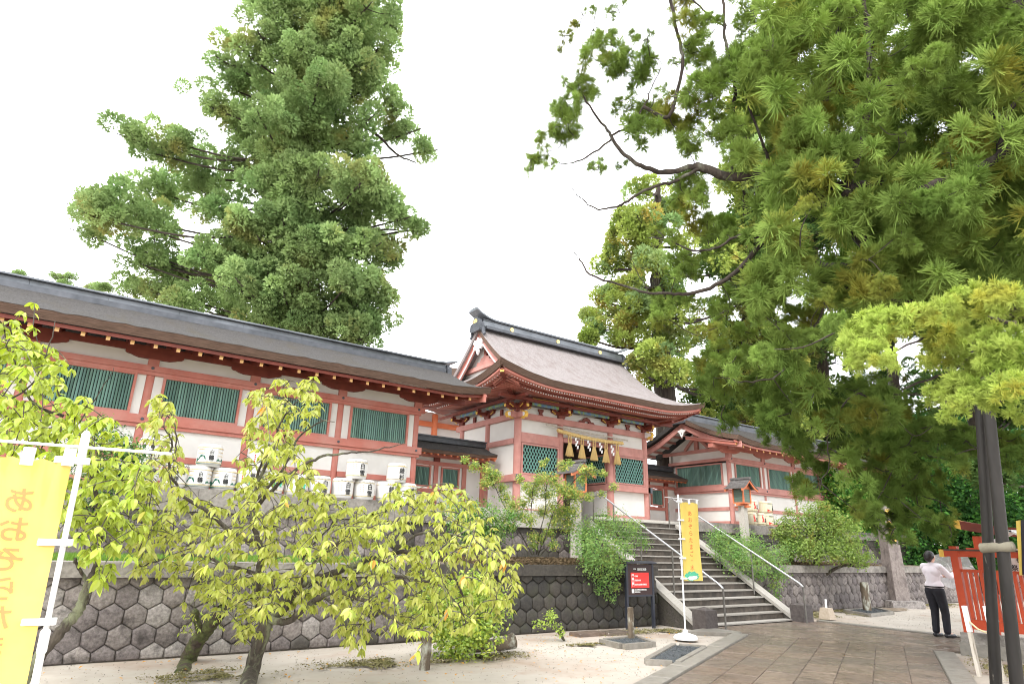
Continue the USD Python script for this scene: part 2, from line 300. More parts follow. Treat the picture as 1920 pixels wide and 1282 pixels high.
# foliage
mat('leaf_cherry', (.41, .55, .085), (.53, .66, .15), 3, 5, .42, trans=(.42, 1.5), island=.22, rnd=.22, spec=.5)
mat('leaf_yellow', (.54, .57, .12), (.63, .63, .2), 3, 5, .42, trans=(.42, 1.4), island=.2, rnd=.2, spec=.5)
mat('leaf_old', (.45, .22, .04), (.55, .30, .06), 3, 5, .5, trans=(.4, 1.3))
mat('leaf_bush', (.22, .42, .06), (.40, .56, .12), 4, 5, .4, trans=(.35, 1.4), island=.3, spec=.5)
mat('leaf_mid_cherry', (.27, .40, .05), (.42, .54, .09), 3, 5, .42, trans=(.4, 1.5), island=.22, rnd=.22)
HAZE = 0
M['haze'] = usdkit.material(stage, '/World/Looks/haze', {'v': ('principled_volume', {'color': (.93, .94, .95), 'density': HAZE, 'anisotropy': 0.2})}, [], volume='v.volume')
leafmat('cedar_far', (.16, .25, .095), (.25, .34, .135), (.27, .27, .09), .45)
leafmat('cedar_mid', (.20, .28, .06), (.29, .35, .09), (.33, .27, .07), .7)
leafmat('cedar_near', (.155, .245, .055), (.245, .345, .08), (.285, .275, .05), .9)
leafmat('cedar_bright', (.28, .39, .07), (.41, .50, .11), (.45, .44, .08), 1.6, .18)
leafmat('cedar_dark2', (.12, .20, .042), (.18, .265, .06), (.22, .215, .04), 1.0)
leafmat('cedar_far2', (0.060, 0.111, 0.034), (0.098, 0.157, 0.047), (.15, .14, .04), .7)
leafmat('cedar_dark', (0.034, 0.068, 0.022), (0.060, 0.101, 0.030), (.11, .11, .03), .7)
leafmat('leaf_dark', (0.028, 0.088, 0.028), (0.060, 0.152, 0.044), (.06, .13, .04), 3, .3, .3, 1.3, True)
leafmat('leaf_mid', (.06, .19, .035), (.12, .29, .06), (.15, .27, .05), 3, .3, .3, 1.4, True)
leafmat('leaf_azalea', (.20, .34, .07), (.36, .48, .15), (.34, .28, .07), 2.5, .3, .35, 1.4, True)
leafmat('leaf_hanging', (.17, .34, .10), (.29, .46, .16), (.30, .42, .12), 3, .3, .35, 1.4, True)
leafmat('leaf_nandina', (.20, .36, .10), (.36, .50, .16), (.40, .44, .12), 3, .3, .38, 1.4, True)
# ================================================================ ground, terraces, path
def noise2(x, y, s, seed=0): return meshkit.fbm(np.stack([np.asarray(x) * s, np.asarray(y) * s, np.zeros_like(np.asarray(x, float))], -1), 4, seed)
xs = np.concatenate([np.linspace(-400, -14, 10), np.linspace(-10, 42, 131), np.linspace(46, 400, 10)])
ys = np.concatenate([np.linspace(-400, -8, 8), np.linspace(-5, 13, 61), np.linspace(16, 400, 10)])
X, Y = np.meshgrid(xs, ys, indexing='ij')
Zg = -.02 + (noise2(X, Y, .7) - .5) * .035 * ((X > -12) & (X < 44) & (Y > -6) & (Y < 12.5))
_c = np.stack([X, Y, Zg], -1)
single('ground', MB().grid(_c), 'sand', kind='structure', smooth=True)

def patch(cx, cy, rx, ry, seed, n=40, z=.0):
    """a low lens of moss or soil with a ragged outline"""
    a = np.linspace(0, 2 * np.pi, n, endpoint=False); rr = np.random.default_rng(seed)
    k = 1 + .22 * np.sin(2 * a + rr.random() * 6) + .16 * np.sin(5 * a + rr.random() * 6) + .12 * rr.normal(size=n)
    rings = [(1.0, -.012), (.85, .012), (.5, .02), (.02, .026)]
    P = np.stack([np.stack([cx + rx * k * t * np.cos(a), cy + ry * k * t * np.sin(a), np.full(n, z + h) + .004 * rr.normal(size=n)], -1) for t, h in rings])
    P = np.concatenate([P, P[:, :1]], 1)
    return MB().grid(P, True)

# --- the slanting approach path and the forecourt before the stair
pu, pv = np.array([.9026, .4305, 0]), np.array([-.4305, .9026, 0])
path = thing('path', kind='structure'); SL = ['slab', 'slab_b', 'slab_c']
def flag(poly, z0=-.05, z1=.02, mt=None, name='slab'):
    """one paving stone from a shapely polygon in world xy, its upper edge eased"""
    if poly.is_empty or poly.area < .008: return
    for g in getattr(poly, 'geoms', [poly]):
        o = g.buffer(-.004, join_style=2)
        if o.is_empty or o.geom_type != 'Polygon': continue
        c = np.array(o.exterior.coords)[:-1]
        if not o.exterior.is_ccw: c = c[::-1]
        ins = np.array(o.centroid.coords[0]); i2 = ins + (c - ins) * (1 - .008 / np.maximum(.05, np.linalg.norm(c - ins, axis=1, keepdims=True)))
        n = len(c); dz = random.uniform(-.003, .003)
        v = np.vstack([np.c_[c, np.full(n, z0)], np.c_[c, np.full(n, z1 - .006 + dz)], np.c_[i2, np.full(n, z1 + dz)]])
        f = []
        for r in (0, 1):
            for k in range(n):
                a, b = r * n + k, r * n + (k + 1) % n; f += [[a, b, b + n], [a, b + n, a + n]]
        for k in range(1, n - 1): f.append([2 * n, 2 * n + k, 2 * n + k + 1])
        part(path, name, (v, np.array(f)), mt or random.choice(SL))
def uvpoly(u0, u1, v0, v1): return Polygon([(pu * a + pv * b)[:2] for a, b in ((u0, v0), (u1, v0), (u1, v1), (u0, v1))])
U_END = 14.62
W = (2.55 + .55) / 7
for k in range(7):
    u = U_END - (.0 if k % 2 else .38) - random.uniform(0, .1); first = True
    while u > 1.5:
        ln = random.uniform(.72, .86); top = U_END if first else u
        flag(uvpoly(max(1.5, u - (0 if not first else 0)) if False else top - (top - u) - ln, top, -.55 + k * W, -.55 + (k + 1) * W), mt=random.choice(SL) if u > 5 else 'slab'); u -= ln; first = False
u = U_END - .35
while u > 1.5:                                                       # the kerb stones along both sides
    ln = random.uniform(.9, 1.15)
    flag(uvpoly(u - ln, u, 2.56, 2.86), z1=.045, mt='kerb', name='kerb_stone'); flag(uvpoly(u - ln, u, -.86, -.56), z1=.045, mt='kerb', name='kerb_stone'); u -= ln
half = Polygon([(pu * a + pv * b)[:2] for a, b in ((U_END, -20), (40, -20), (40, 20), (U_END, 20))])
fore = Polygon([(11.93, 9.62), (15.85, 9.62), (15.95, 5.2), (13.2, 5.2), (11.93, 8.7)]).intersection(half)
for k in range(10):
    x0 = 11.93 + k * .402; y = 9.62 - random.uniform(.2, .8); prev = 9.62
    while prev > 5.2:
        flag(sbox(x0, max(5.2, y), x0 + .402, prev).intersection(fore)); prev = y; y -= random.uniform(.75, 1.0)
flag(sbox(15.86, 5.2, 16.12, 9.4), z1=.045, mt='kerb', name='kerb_stone')
part(path, 'joint_bed', MB().prism(fore.union(uvpoly(1.5, U_END, -.86, 2.86)).buffer(.01), (0, 0, .03), (0, 0, -.025), (1, 0, 0), (0, 1, 0)), 'joint')
flag(Polygon([(10.75, 9.25), (11.9, 9.5), (11.93, 8.72), (11.7, 8.62)]), z1=.05, mt='kerb', name='kerb_stone')

# ================================================================ retaining walls of six-sided stones
def hex_wall(name, label, x0, x1, y, z0, z1, mats, wd=.29, hs=.255, cop=(.2, .09), copmat='coping', skip=None, batter=.0, seed=1, off=0.0, coplen=1.25):
    rr = random.Random(seed)
    t = thing(name, label, 'stone wall', ((x0 + x1) / 2, y, z0))
    part(t, 'backing', MB().box(x0, x1, y + .02, y + .5, z0 - .15, z1 - .002, .001), 'joint')
    q = hs * .36; rows = int((z1 - z0) / hs) + 3
    clip = sbox(x0, z0, x1, z1)
    for r in range(-1, rows):
        zc = z0 + off + r * hs + hs * .5
        n0 = int(x0 / wd) - 2
        for c in range(n0, int(x1 / wd) + 2):
            xc = (c + (r % 2) * .5) * wd; hh = hs * .5 + q * .5
            base = Polygon([(xc, zc - hh), (xc + wd / 2, zc - hh + q), (xc + wd / 2, zc + hh - q), (xc, zc + hh), (xc - wd / 2, zc + hh - q), (xc - wd / 2, zc - hh + q)])
            base = Polygon([(X_ + .022 * (meshkit.noise(np.array([X_ * 37.7, Z_ * 41.3, seed * 1.0])) - .5), Z_ + .022 * (meshkit.noise(np.array([X_ * 29.1, Z_ * 33.9, seed + 9.0])) - .5)) for X_, Z_ in np.round(np.array(base.exterior.coords)[:-1], 4)])
            p = base.buffer(-.0035, join_style=2).intersection(clip)
            if p.is_empty or p.geom_type != 'Polygon' or p.area < .004: continue
            if skip and skip(xc, zc): continue
            o = np.array(p.exterior.coords)[:-1]
            if p.exterior.is_ccw: o = o[::-1]
            cen = np.array(p.centroid.coords[0]); n = len(o); bul = rr.uniform(.018, .04)
            sc = [(1.0, .03), (1.0, -.004), (.88, -.004 - bul * .7), (.5, -.004 - bul)]
            v = [np.c_[cen[0] + (o[:, 0] - cen[0]) * s, np.full(n, y + d), cen[1] + (o[:, 1] - cen[1]) * s] for s, d in sc]
            v = np.vstack(v + [np.array([[cen[0], y - .004 - bul * 1.05, cen[1]]])])
            v[n * 2:, 1] += np.array([rr.uniform(-.004, .004) for _ in range(len(v) - n * 2)])
            v[:, 1] += batter * (v[:, 2] - z0)
            f = []
            for k in range(len(sc) - 1):
                for j in range(n): a, b = k * n + j, k * n + (j + 1) % n; f += [[a, b, b + n], [a, b + n, a + n]]
            for j in range(n): f.append([(len(sc) - 1) * n + j, (len(sc) - 1) * n + (j + 1) % n, len(v) - 1])
            part(t, 'stone', (v, np.array(f)), rr.choice(mats(xc)), smooth=50)
    x = x0
    while x < x1 - .01 and cop:
        ln = min(rr.uniform(.85, 1.2) * coplen, x1 - x)
        if x1 - x - ln < .3: ln = x1 - x
        part(t, 'coping_slab', MB().box(x + .003, x + ln - .003, y - cop[1], y + .42, z1, z1 + cop[0] + rr.uniform(-.004, .004), .012), copmat(x) if callable(copmat) else copmat); x += ln
    return t
HS = ['hexstone_0', 'hexstone_1', 'hexstone_2', 'hexstone_3']; WS = ['wetstone_0', 'wetstone_1', 'wetstone_2']
def mixd(x): return HS if x < 3.6 + RNG.normal() * .5 else (['hexstone_3', 'wetstone_1', 'hexstone_1'] if x < 5.5 else WS)
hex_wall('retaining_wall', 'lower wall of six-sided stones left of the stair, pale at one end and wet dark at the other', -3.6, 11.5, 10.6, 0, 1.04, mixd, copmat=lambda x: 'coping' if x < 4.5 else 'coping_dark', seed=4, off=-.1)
hex_wall('retaining_wall', 'upper wall of six-sided stones under the sake barrels, thick pale coping', -4.5, 11.45, 13.15, 1.2, 2.03, lambda x: HS if x < 6 else ['hexstone_3', 'wetstone_1', 'hexstone_1'], wd=.33, hs=.3, cop=None, seed=5)
hex_wall('retaining_wall', 'lower grey wall of six-sided stones right of the stair behind the round tree', 15.75, 30, 11.2, 0, 1.06, lambda x: ['hexstone_1', 'hexstone_0', 'hexstone_3'], copmat='coping', seed=6, off=-.06)
hex_wall('retaining_wall', 'upper wall right of the stair half hidden by shrubs below the red-marked barrels', 15.75, 30, 13.15, 1.2, 1.93, lambda x: ['hexstone_1', 'hexstone_3', 'wetstone_1'], wd=.33, hs=.3, cop=None, seed=7)

# podium edge: long coping slabs in two courses
pod = thing('podium', kind='structure')
part(pod, 'podium_fill', MB().box(-6, 32, 13.5, 24, 1.0, 2.435, .01), 'granite')
x = -6.0; rr = random.Random(3)
while x < 32:
    ln = rr.uniform(1.1, 1.7)
    if not (11.9 - ln < x < 15.3):
        part(pod, 'edge_slab', MB().box(x + .003, min(x + ln, 32) - .003, 13.06, 13.62, 2.16 if x > 12 else 2.035, 2.45, .015), 'coping' if x < 7 or x > 12 else rr.choice(['coping', 'granite']))
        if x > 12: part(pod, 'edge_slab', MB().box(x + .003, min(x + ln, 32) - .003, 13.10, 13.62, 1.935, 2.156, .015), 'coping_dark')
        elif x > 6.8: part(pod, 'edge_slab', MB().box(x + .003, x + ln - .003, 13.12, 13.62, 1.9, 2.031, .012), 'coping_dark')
    x += ln
# terraces between the walls
for nm, a, b, ya in (('terrace', -5, 11.5, 10.72), ('terrace', 15.75, 30, 11.3)):
    xs_, ys_ = np.linspace(a, b, 50), np.linspace(ya, 13.2, 8); XX, YY = np.meshgrid(xs_, ys_, indexing='ij')
    single(nm, MB().grid(np.stack([XX, YY, 1.215 + .03 * noise2(XX, YY, 2.0) + .045 * (YY - ya) / 2.4], -1)), 'soil', kind='structure', smooth=True)
def blades(n, xr, yr, z, h, w, seed, lean=.35, zf=None):
    r = np.random.default_rng(seed); x = r.uniform(*xr, n); y = r.uniform(*yr, n); a = r.uniform(0, 6.28, n); hh = h * r.uniform(.6, 1.25, n)
    b = np.stack([x, y, np.full(n, z)], -1); s = np.stack([np.cos(a), np.sin(a), np.zeros(n)], -1) * w * .5
    l = np.stack([np.cos(a + 1.6), np.sin(a + 1.6), np.zeros(n)], -1) * (lean * hh * r.uniform(.2, 1, n))[:, None]
    up = np.array([0, 0, 1.0]); m_ = b + l * .4 + up * (hh * .6)[:, None]; tp = b + l + up * hh[:, None]
    v = np.stack([b - s, b + s, m_ - s * .7, m_ + s * .7, tp], 1).reshape(-1, 3); k = np.arange(n)[:, None] * 5
    return v, np.concatenate([k + [[0, 1, 3]], k + [[0, 3, 2]], k + [[2, 3, 4]]])
single('grass', blades(14000, (-4, 5.0), (10.95, 13.0), 1.23, .085, .012, 5), 'grass', 'bright mown grass strip on the terrace between the two walls', 'grass', kind='stuff')
def litter(n, xr, yr, z, s, seed, hz=.06):
    """low leafy mat: small tilted leaves"""
    r = np.random.default_rng(seed); c = np.stack([r.uniform(*xr, n), r.uniform(*yr, n), z + hz * r.random(n) ** 1.5], -1)
    return leaf_cards(c, r.normal(size=(n, 3)) * .5 + np.array([0, 0, 1.0]), s, r)
def leaf_cards(c, nrm, size, r, ratio=.55, fold=.18):
    """small folded leaves (4 triangles) at the points c, facing nrm"""
    n = len(c); nrm = nrm / (np.linalg.norm(nrm, axis=1, keepdims=True) + 1e-9); a = r.normal(size=(n, 3)); a -= nrm * (a * nrm).sum(1, keepdims=True); a /= np.linalg.norm(a, axis=1, keepdims=True) + 1e-9
    b = np.cross(nrm, a); L = size * r.uniform(.7, 1.25, n)[:, None]; w = L * ratio * .5
    p0, p1 = c - a * L * .5, c + a * L * .5 - nrm * L * .12; mid = c + a * L * .02
    q0, q1 = mid + b * w + nrm * L * fold * .5, mid - b * w + nrm * L * fold * .5
    v = np.stack([p0, q0, mid, q1, p1], 1).reshape(-1, 3); k = np.arange(n)[:, None] * 5
    return v, np.concatenate([k + [[0, 2, 1]], k + [[0, 3, 2]], k + [[1, 2, 4]], k + [[2, 3, 4]]])
single('ground_cover', litter(16000, (6.6, 11.4), (10.62, 12.9), 1.25, .05, 6, .10), 'groundcover', 'brownish creeping plants covering the terrace edge beside the stair', 'ground cover', kind='stuff')
single('ground_cover', litter(8000, (16, 24), (11.3, 13.0), 1.25, .05, 8, .10), 'groundcover', 'low creeping plants on the terrace right of the stair', 'ground cover', kind='stuff')

def mossy(cx, cy, rx, ry, n, seed):
    r = np.random.default_rng(seed); q = r.normal(size=(n, 2)) * .42; k = 1 + .3 * (meshkit.noise(np.c_[q * 3, np.zeros(n)], seed) - .5); x, y = cx + q[:, 0] * rx * k, cy + q[:, 1] * ry * k; c = np.stack([x, y, .002 + .012 * r.random(n)], -1)
    c = c[meshkit.fbm(np.c_[x * 2.2, y * 2.2, np.zeros(n)], 3, seed) > .45]; return leaf_cards(c, r.normal(size=(len(c), 3)) * .35 + [0, 0, 1.0], .035, r, .8)
for i, (cx, cy, rx, ry) in enumerate([(4.1, 8.9, 1.0, .45), (5.4, 8.75, 1.1, .42), (1.95, 9.05, .7, .4), (9.9, 9.9, .9, .3), (17.8, 10.4, 2.3, .6), (20.2, 10.9, 1.6, .4), (13.0, 3.9, 1.5, 1.0), (25.8, 10.7, 1.5, .6), (7.9, 8.95, .5, .18), (10.8, 9.7, .6, .3)]):
    single('moss', mossy(cx, cy, rx, ry, int(5200 * rx * ry) + 500, i + 3), 'moss', 'thin green and brown moss on the sandy ground', 'moss', 'moss patches on the sand', 'stuff')
single('soil_patch', patch(22.2, 10.6, .9, .28, 77), 'soil', 'bare reddish soil before the far wall foot', 'soil', None, 'stuff')
def scatter(n, xr, yr, size, seed, z=.004):
    r = np.random.default_rng(seed); c = np.stack([r.uniform(*xr, n), r.uniform(*yr, n), np.full(n, z)], -1); c[:, 2] += .008 * r.random(n); return leaf_cards(c, r.normal(size=(n, 3)) * .25 + [0, 0, 1.0], size, r, .5)
single('fallen_leaves', scatter(420, (-1, 11.5), (6.0, 10.4), .05, 41), 'leaf_old', 'yellow and brown fallen leaves strewn over the sand', 'fallen leaves', kind='stuff')
single('litter', scatter(2600, (-1, 12), (5.0, 10.5), .022, 42), 'soil', 'dark bits of bark and twig strewn over the sand', 'litter', kind='stuff')
_r = np.random.default_rng(43); _n = 2600; _c = np.stack([_r.uniform(-1, 24, _n), _r.uniform(5, 10.5, _n), np.zeros(_n)], -1); _ic = trimesh.creation.icosphere(0); _m = MB()
for _p in _c[(_c[:, 0] < 11.5) | ((_c[:, 0] > 16.3) & (_c[:, 1] > 6))]: _m.add(np.asarray(_ic.vertices) * _r.uniform(.004, .012) * [1, .8, .6] + _p, _ic.faces)
single('pebbles', _m, 'kerb', 'small loose pebbles lying on the sand', 'pebbles', kind='stuff')

# ================================================================ the stair
SX0, SX1 = 11.93, 15.28; TR, RS, Y0, Z0 = .2475, .1535, 9.66, .06
st = thing('staircase', 'broad flight of weathered stone steps up to the gate', 'staircase', ((SX0 + SX1) / 2, Y0, 0))
def step_z(k): return Z0 + k * RS
for k in range(17):
    y, z = Y0 + k * TR, step_z(k)
    if k == 16: break
    x0, x1 = (SX0, SX1) if k else (SX0 + .02, SX1 + .35)
    if k >= 14: x0, x1 = SX0 - .25, SX1 + .25
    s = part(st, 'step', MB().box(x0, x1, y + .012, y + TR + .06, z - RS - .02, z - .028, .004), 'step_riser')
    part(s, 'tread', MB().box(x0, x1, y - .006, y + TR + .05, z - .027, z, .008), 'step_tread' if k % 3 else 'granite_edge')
part(st, 'step_core', MB().prism(Polygon([(Y0 + .1, -.1), (Y0 + 4.1, -.1), (Y0 + 4.1, step_z(15) - .2), (Y0 + 3.6, step_z(14) - .22), (Y0 + .2, step_z(0) - .1)]), (SX1 - SX0 - .02, 0, 0), (SX0 + .01, 0, 0), (0, 1, 0), (0, 0, 1)), 'step_riser')
sl = RS / TR
for sx, xa, xb in ((-1, SX0 - .30, SX0), (1, SX1, SX1 + .30)):
    za = lambda y: .34 + (y - (Y0 + .35)) * sl
    ya, yb = Y0 + .02, Y0 + 3.55
    ck = part(st, 'cheek_wall', MB().prism(Polygon([(ya, -.1), (yb + .2, -.1), (yb + .2, za(yb) - .09), (ya, za(ya) - .09)]), (xb - xa - .05, 0, 0), (xa + .025, 0, 0), (0, 1, 0), (0, 0, 1)), 'wetstone_1')
    L = 5
    for q in range(L):
        y1, y2 = ya + (yb - ya) * q / L, ya + (yb - ya) * (q + 1) / L
        part(st, 'slope_slab', MB().prism(Polygon([(y1 + .003, za(y1) - .086), (y2 - .003, za(y2) - .086), (y2 - .003, za(y2)), (y1 + .003, za(y1))]), (xb - xa, 0, 0), (xa, 0, 0), (0, 1, 0), (0, 0, 1)), 'granite_edge')
    nw = MB().box(xa - .03, xb + .05 if sx < 0 else xb + .06, Y0 - .33, Y0 + .03, -.1, .40, .02)
    p = part(st, 'end_block', nw, 'newel', label='dark squared end block with a low peaked top')
    cx0, cx1 = xa - .028, (xb + .048 if sx < 0 else xb + .058)
    pk = trimesh.Trimesh([[cx0, Y0 - .328, .385], [cx1, Y0 - .328, .385], [cx1, Y0 + .028, .385], [cx0, Y0 + .028, .385], [(cx0 + cx1) / 2, Y0 - .15, .46]], [[0, 1, 4], [1, 2, 4], [2, 3, 4], [3, 0, 4], [0, 2, 1], [0, 3, 2]])
    part(p, 'peak', MB().mesh(pk), 'newel')
# handrails
def handrail(x, label, posts, ylow, zlow, ytop, ztop):
    t = thing('handrail', label, 'handrail', (x, ylow, 0), group=None)
    line = lambda y: zlow + (ztop - zlow) * (y - ylow) / (ytop - ylow)
    pts = [np.array([x, ylow, zlow - .03]), np.array([x, ylow + .03, zlow]), *[np.array([x, y, line(y)]) for y in np.linspace(ylow + .1, ytop - .1, 8)], np.array([x, ytop - .02, ztop]), np.array([x, ytop + .08, ztop - .03]), np.array([x, ytop + .13, ztop - .12])]
    part(t, 'rail', MB().tube(pts, .024, 10), 'steel', True)
    for y, zb in posts: part(t, 'post', MB().tube([[x, y, zb], [x, y, line(y) - .01]], .019, 8), 'steel_dark', True)
    part(t, 'post', MB().tube([[x, ylow, 0.0], [x, ylow, zlow - .03]], .021, 8), 'steel_dark', True)
    part(t, 'post', MB().tube([[x, ytop + .13, 2.15], [x, ytop + .13, ztop - .12]], .021, 8), 'steel_dark', True)
for x, lab in ((12.12, 'left steel handrail of the stair, behind the signboard'), (15.18, 'right steel handrail of the stair, beside the trailing shrubs')):
    handrail(x, lab, [(Y0 + .95, .55), (Y0 + 1.95, 1.15), (Y0 + 2.9, 1.75)], Y0 - .42, .86, Y0 + 3.55, 3.08)
# ================================================================ buildings
class Wall:
    """a wall plane: s along it, d outwards, z up"""
    def __init__(w, org, sdir, ddir): w.o, w.s, w.d = (np.asarray(a, float) for a in (org, sdir, ddir))
    def P(w, s, d, z): return w.o + w.s * s + w.d * d + np.array([0, 0, z])
    def box(w, s0, s1, d0, d1, z0, z1, ch=.008, mb=None):
        mb = mb or MB(); return mb.obox(w.P((s0 + s1) / 2, (d0 + d1) / 2, (z0 + z1) / 2), w.s * (s1 - s0), w.d * (d1 - d0), (0, 0, z1 - z0), ch)
def slat_window(t, w, s0, s1, z0, z1, pitch=.052, red='red'):
    """green upright bars in a frame, dark inside"""
    fr = part(t, 'window', w.box(s0, s1, .0, .055, z1 - .045, z1), red)
    part(fr, 'frame', w.box(s0, s1, .0, .055, z0, z0 + .045), red)
    for a in (s0, s1 - .05): part(fr, 'frame', w.box(a, a + .05, .0, .052, z0 + .047, z1 - .047), red)
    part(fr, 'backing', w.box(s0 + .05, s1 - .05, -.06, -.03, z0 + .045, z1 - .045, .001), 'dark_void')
    n = max(3, int((s1 - s0 - .1) / pitch)); pw = (s1 - s0 - .1) / n
    for k in range(n):
        s = s0 + .05 + (k + .5) * pw; r = pw * .37
        a, b = w.P(s, .012, z0 + .045), w.P(s, .012, z1 - .045)
        v = [p + w.s * dx * r + w.d * dd * r * .8 for p in (a, b) for dx, dd in ((-1, 0), (0, 1), (1, 0))]
        f = [[0, 1, 4], [0, 4, 3], [1, 2, 5], [1, 5, 4], [0, 3, 5], [0, 5, 2]]
        part(fr, 'slat', (np.array(v), np.array(f)), 'slat')
ZG, ZM, ZS, ZT = 2.45, 2.97, 3.66, 4.64
def bay(t, w, s0, s1, r, win=True, red='red'):
    """one bay between column faces s0 .. s1"""
    part(t, 'plaster_panel', w.box(s0, s1, -.05, .0, ZG + .16, ZM, .001), 'plaster')
    part(t, 'plaster_panel', w.box(s0, s1, -.05, .0, ZM + .12, ZS - .05, .001), 'plaster')
    part(t, 'mid_rail', w.box(s0, s1, -.04, .03, ZM, ZM + .12), red)
    for a, b in ((s0, s0 + .155), (s1 - .155, s1)): part(t, 'plaster_strip', w.box(a, b, -.05, .0, ZS + .165, ZT - .02, .001), 'plaster')
    if win: slat_window(t, w, s0 + .155, s1 - .155, ZS + .17, ZT - .005, red=red)
    part(t, 'plaster_panel', w.box(s0, s1, -.05, .0, ZT + .165, 5.10, .001), 'plaster')
def arm_profile(l, h):
    """boat-shaped bracket arm: flat top, ends rounded up from below"""
    q = [(-l, h), (-l, h * .62), (-l * .93, h * .42), (-l * .8, h * .34), (-l * .72, h * .2), (-l * .52, 0)]
    return Polygon(q + [(-x, y) for x, y in q[::-1]])
def roof_sheet(xa, xb, prof, ye, yr, upl, th=.24, nx=40, ny=10, jag=.006):
    """front slope grid and its underside. prof(u): height at u behind the eave; upl(x): lift near the ends"""
    xs_ = np.linspace(xa, xb, nx); us = np.linspace(0, yr - ye, ny); rr = np.random.default_rng(int(abs(xa) * 10) + nx)
    T, B = np.zeros((nx, ny, 3)), np.zeros((nx, ny, 3)); sg = 1 if yr > ye else -1
    for i, x in enumerate(xs_):
        for j, u in enumerate(us):
            z = prof(abs(u)) + upl(x) * max(0, 1 - abs(u) / 1.6) ** 2
            T[i, j] = (x, ye + u, z + rr.normal() * jag); B[i, j] = (x, ye + u + sg * .07 * (j == 0), z - th)
    return T, B
def corridor(name, label, cols, gl, gr, faded, x_end_l, x_end_r, side=None):
    red = 'red_faded' if faded else 'red'
    YW = 14.1; t = thing(name, label, 'shrine building', (cols[0], YW, ZG)); w = Wall((0, YW - .05, 0), (1, 0, 0), (0, -1, 0)); R = .085
    xa, xb = cols[0] - R, cols[-1] + R
    part(t, 'ground_beam', w.box(xa, xb, -.08, .04, ZG, ZG + .16), red)
    part(t, 'sill_beam', w.box(xa - .06, xb + .06, -.05, .095, ZS, ZS + .165, .012), red)
    part(t, 'sill_strip', w.box(xa - .02, xb + .02, -.05, .06, ZS - .07, ZS - .003, .008), red)
    part(t, 'tie_beam', w.box(xa - .1, xb + .1, -.05, .095, ZT + .05, ZT + .165, .012), red)
    part(t, 'tie_strip', w.box(xa, xb, -.05, .07, ZT - .02, ZT + .047, .008), red)
    part(t, 'purlin', w.box(xa - .9 * gl, xb + 1.25 * gr, -.13, .07, 5.07, 5.20, .015), 'red_deep' if not faded else 'red')
    for k, x in enumerate(cols):
        part(t, 'column', MB().tube([[x, YW, ZG + .16], [x, YW, ZT + .05]], R, 14), red, 40)
        part(t, 'strut', w.box(x - .1, x + .1, -.1, .055, ZT + .167, 4.98, .01), red)
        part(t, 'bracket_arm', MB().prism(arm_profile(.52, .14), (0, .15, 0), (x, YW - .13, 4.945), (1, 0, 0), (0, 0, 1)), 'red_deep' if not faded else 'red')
        for z, d in ((ZS + .08, .096), (ZT + .115, .096)):
            c = w.P(x, d, z); part(t, 'nail_cover', MB().tube([c + w.d * -.005, c + w.d * .014, c + w.d * .026], [.032, .03, .012], 8), 'ridge_dark')
    for a, b in zip(cols[:-1], cols[1:]): bay(t, w, a + R - .01, b - R + .01, R, red=red)
    # end and back walls
    xs_w = cols[0] if side == 'left' else cols[-1]
    part(t, 'back_wall', MB().box(xa, xb, 16.68, 16.76, ZG, 5.2, .001), 'plaster')
    if side == 'left':
        ws = Wall((cols[0] - .05, 14.1, 0), (0, 1, 0), (-1, 0, 0))
        part(t, 'ground_beam', ws.box(R, 2.6, -.05, .04, ZG, ZG + .16), red)
        part(t, 'sill_beam', ws.box(-.14, 2.66, -.05, .09, ZS + .002, ZS + .163, .012), red); part(t, 'sill_strip', ws.box(0, 2.6, -.05, .055, ZS - .068, ZS - .003, .008), red)
        part(t, 'tie_beam', ws.box(-.14, 2.66, -.05, .09, ZT + .052, ZT + .163, .012), red)
        part(t, 'column', MB().tube([[cols[0], 16.7, ZG], [cols[0], 16.7, ZT + .05]], R, 14), red, 40)
        bay(t, ws, R - .01, 2.6 - R, R, red=red)
        part(t, 'gable_beam', ws.box(-.35, 2.95, -.05, .07, 5.075, 5.195, .012), red)
        tri = Polygon([(-.1, 5.2), (2.7, 5.2), (1.3, 5.92)])
        part(t, 'gable_panel', MB().prism(tri, (.06, 0, 0), (cols[0] - .02, 14.1, 0), (0, 1, 0), (0, 0, 1)), 'plaster')
        part(t, 'king_strut', ws.box(1.22, 1.38, 0, .09, 5.2, 5.85), red)
        for s in (-1, 1): part(t, 'fork_strut', MB().bar(ws.P(1.3 + s * .12, .05, 5.62), ws.P(1.3 + s * .55, .05, 5.22), .07, .1), red)
    else:
        part(t, 'end_wall', MB().box(xb - .05, xb, 14.2, 16.68, ZG, 5.2, .001), 'plaster')
    # eave: rafters, boards, bark
    ra, rb = x_end_l + .1, x_end_r - .12; n = int(round((rb - ra) / .385)); zr = lambda y: 4.98 + .26 * (y - 13.1)
    upl = lambda x: .13 * max(0, (x - (x_end_r - 1.3)) / 1.3) ** 2 * gr + .13 * max(0, ((x_end_l + 1.3) - x) / 1.3) ** 2 * gl
    for k in range(n + 1):
        x = ra + (rb - ra) * k / n; u = upl(x)
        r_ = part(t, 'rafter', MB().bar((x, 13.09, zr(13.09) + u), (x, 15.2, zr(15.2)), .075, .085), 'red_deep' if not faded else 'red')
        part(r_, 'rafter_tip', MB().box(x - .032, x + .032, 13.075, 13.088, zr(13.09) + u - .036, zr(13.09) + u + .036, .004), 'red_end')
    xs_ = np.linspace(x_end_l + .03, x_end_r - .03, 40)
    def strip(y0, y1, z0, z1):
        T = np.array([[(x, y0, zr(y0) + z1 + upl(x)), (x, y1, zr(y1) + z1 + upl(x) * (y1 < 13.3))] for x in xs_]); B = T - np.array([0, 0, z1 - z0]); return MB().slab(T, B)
    part(t, 'eave_board', strip(13.0, 13.12, .045, .115), 'red_deep' if not faded else 'red')
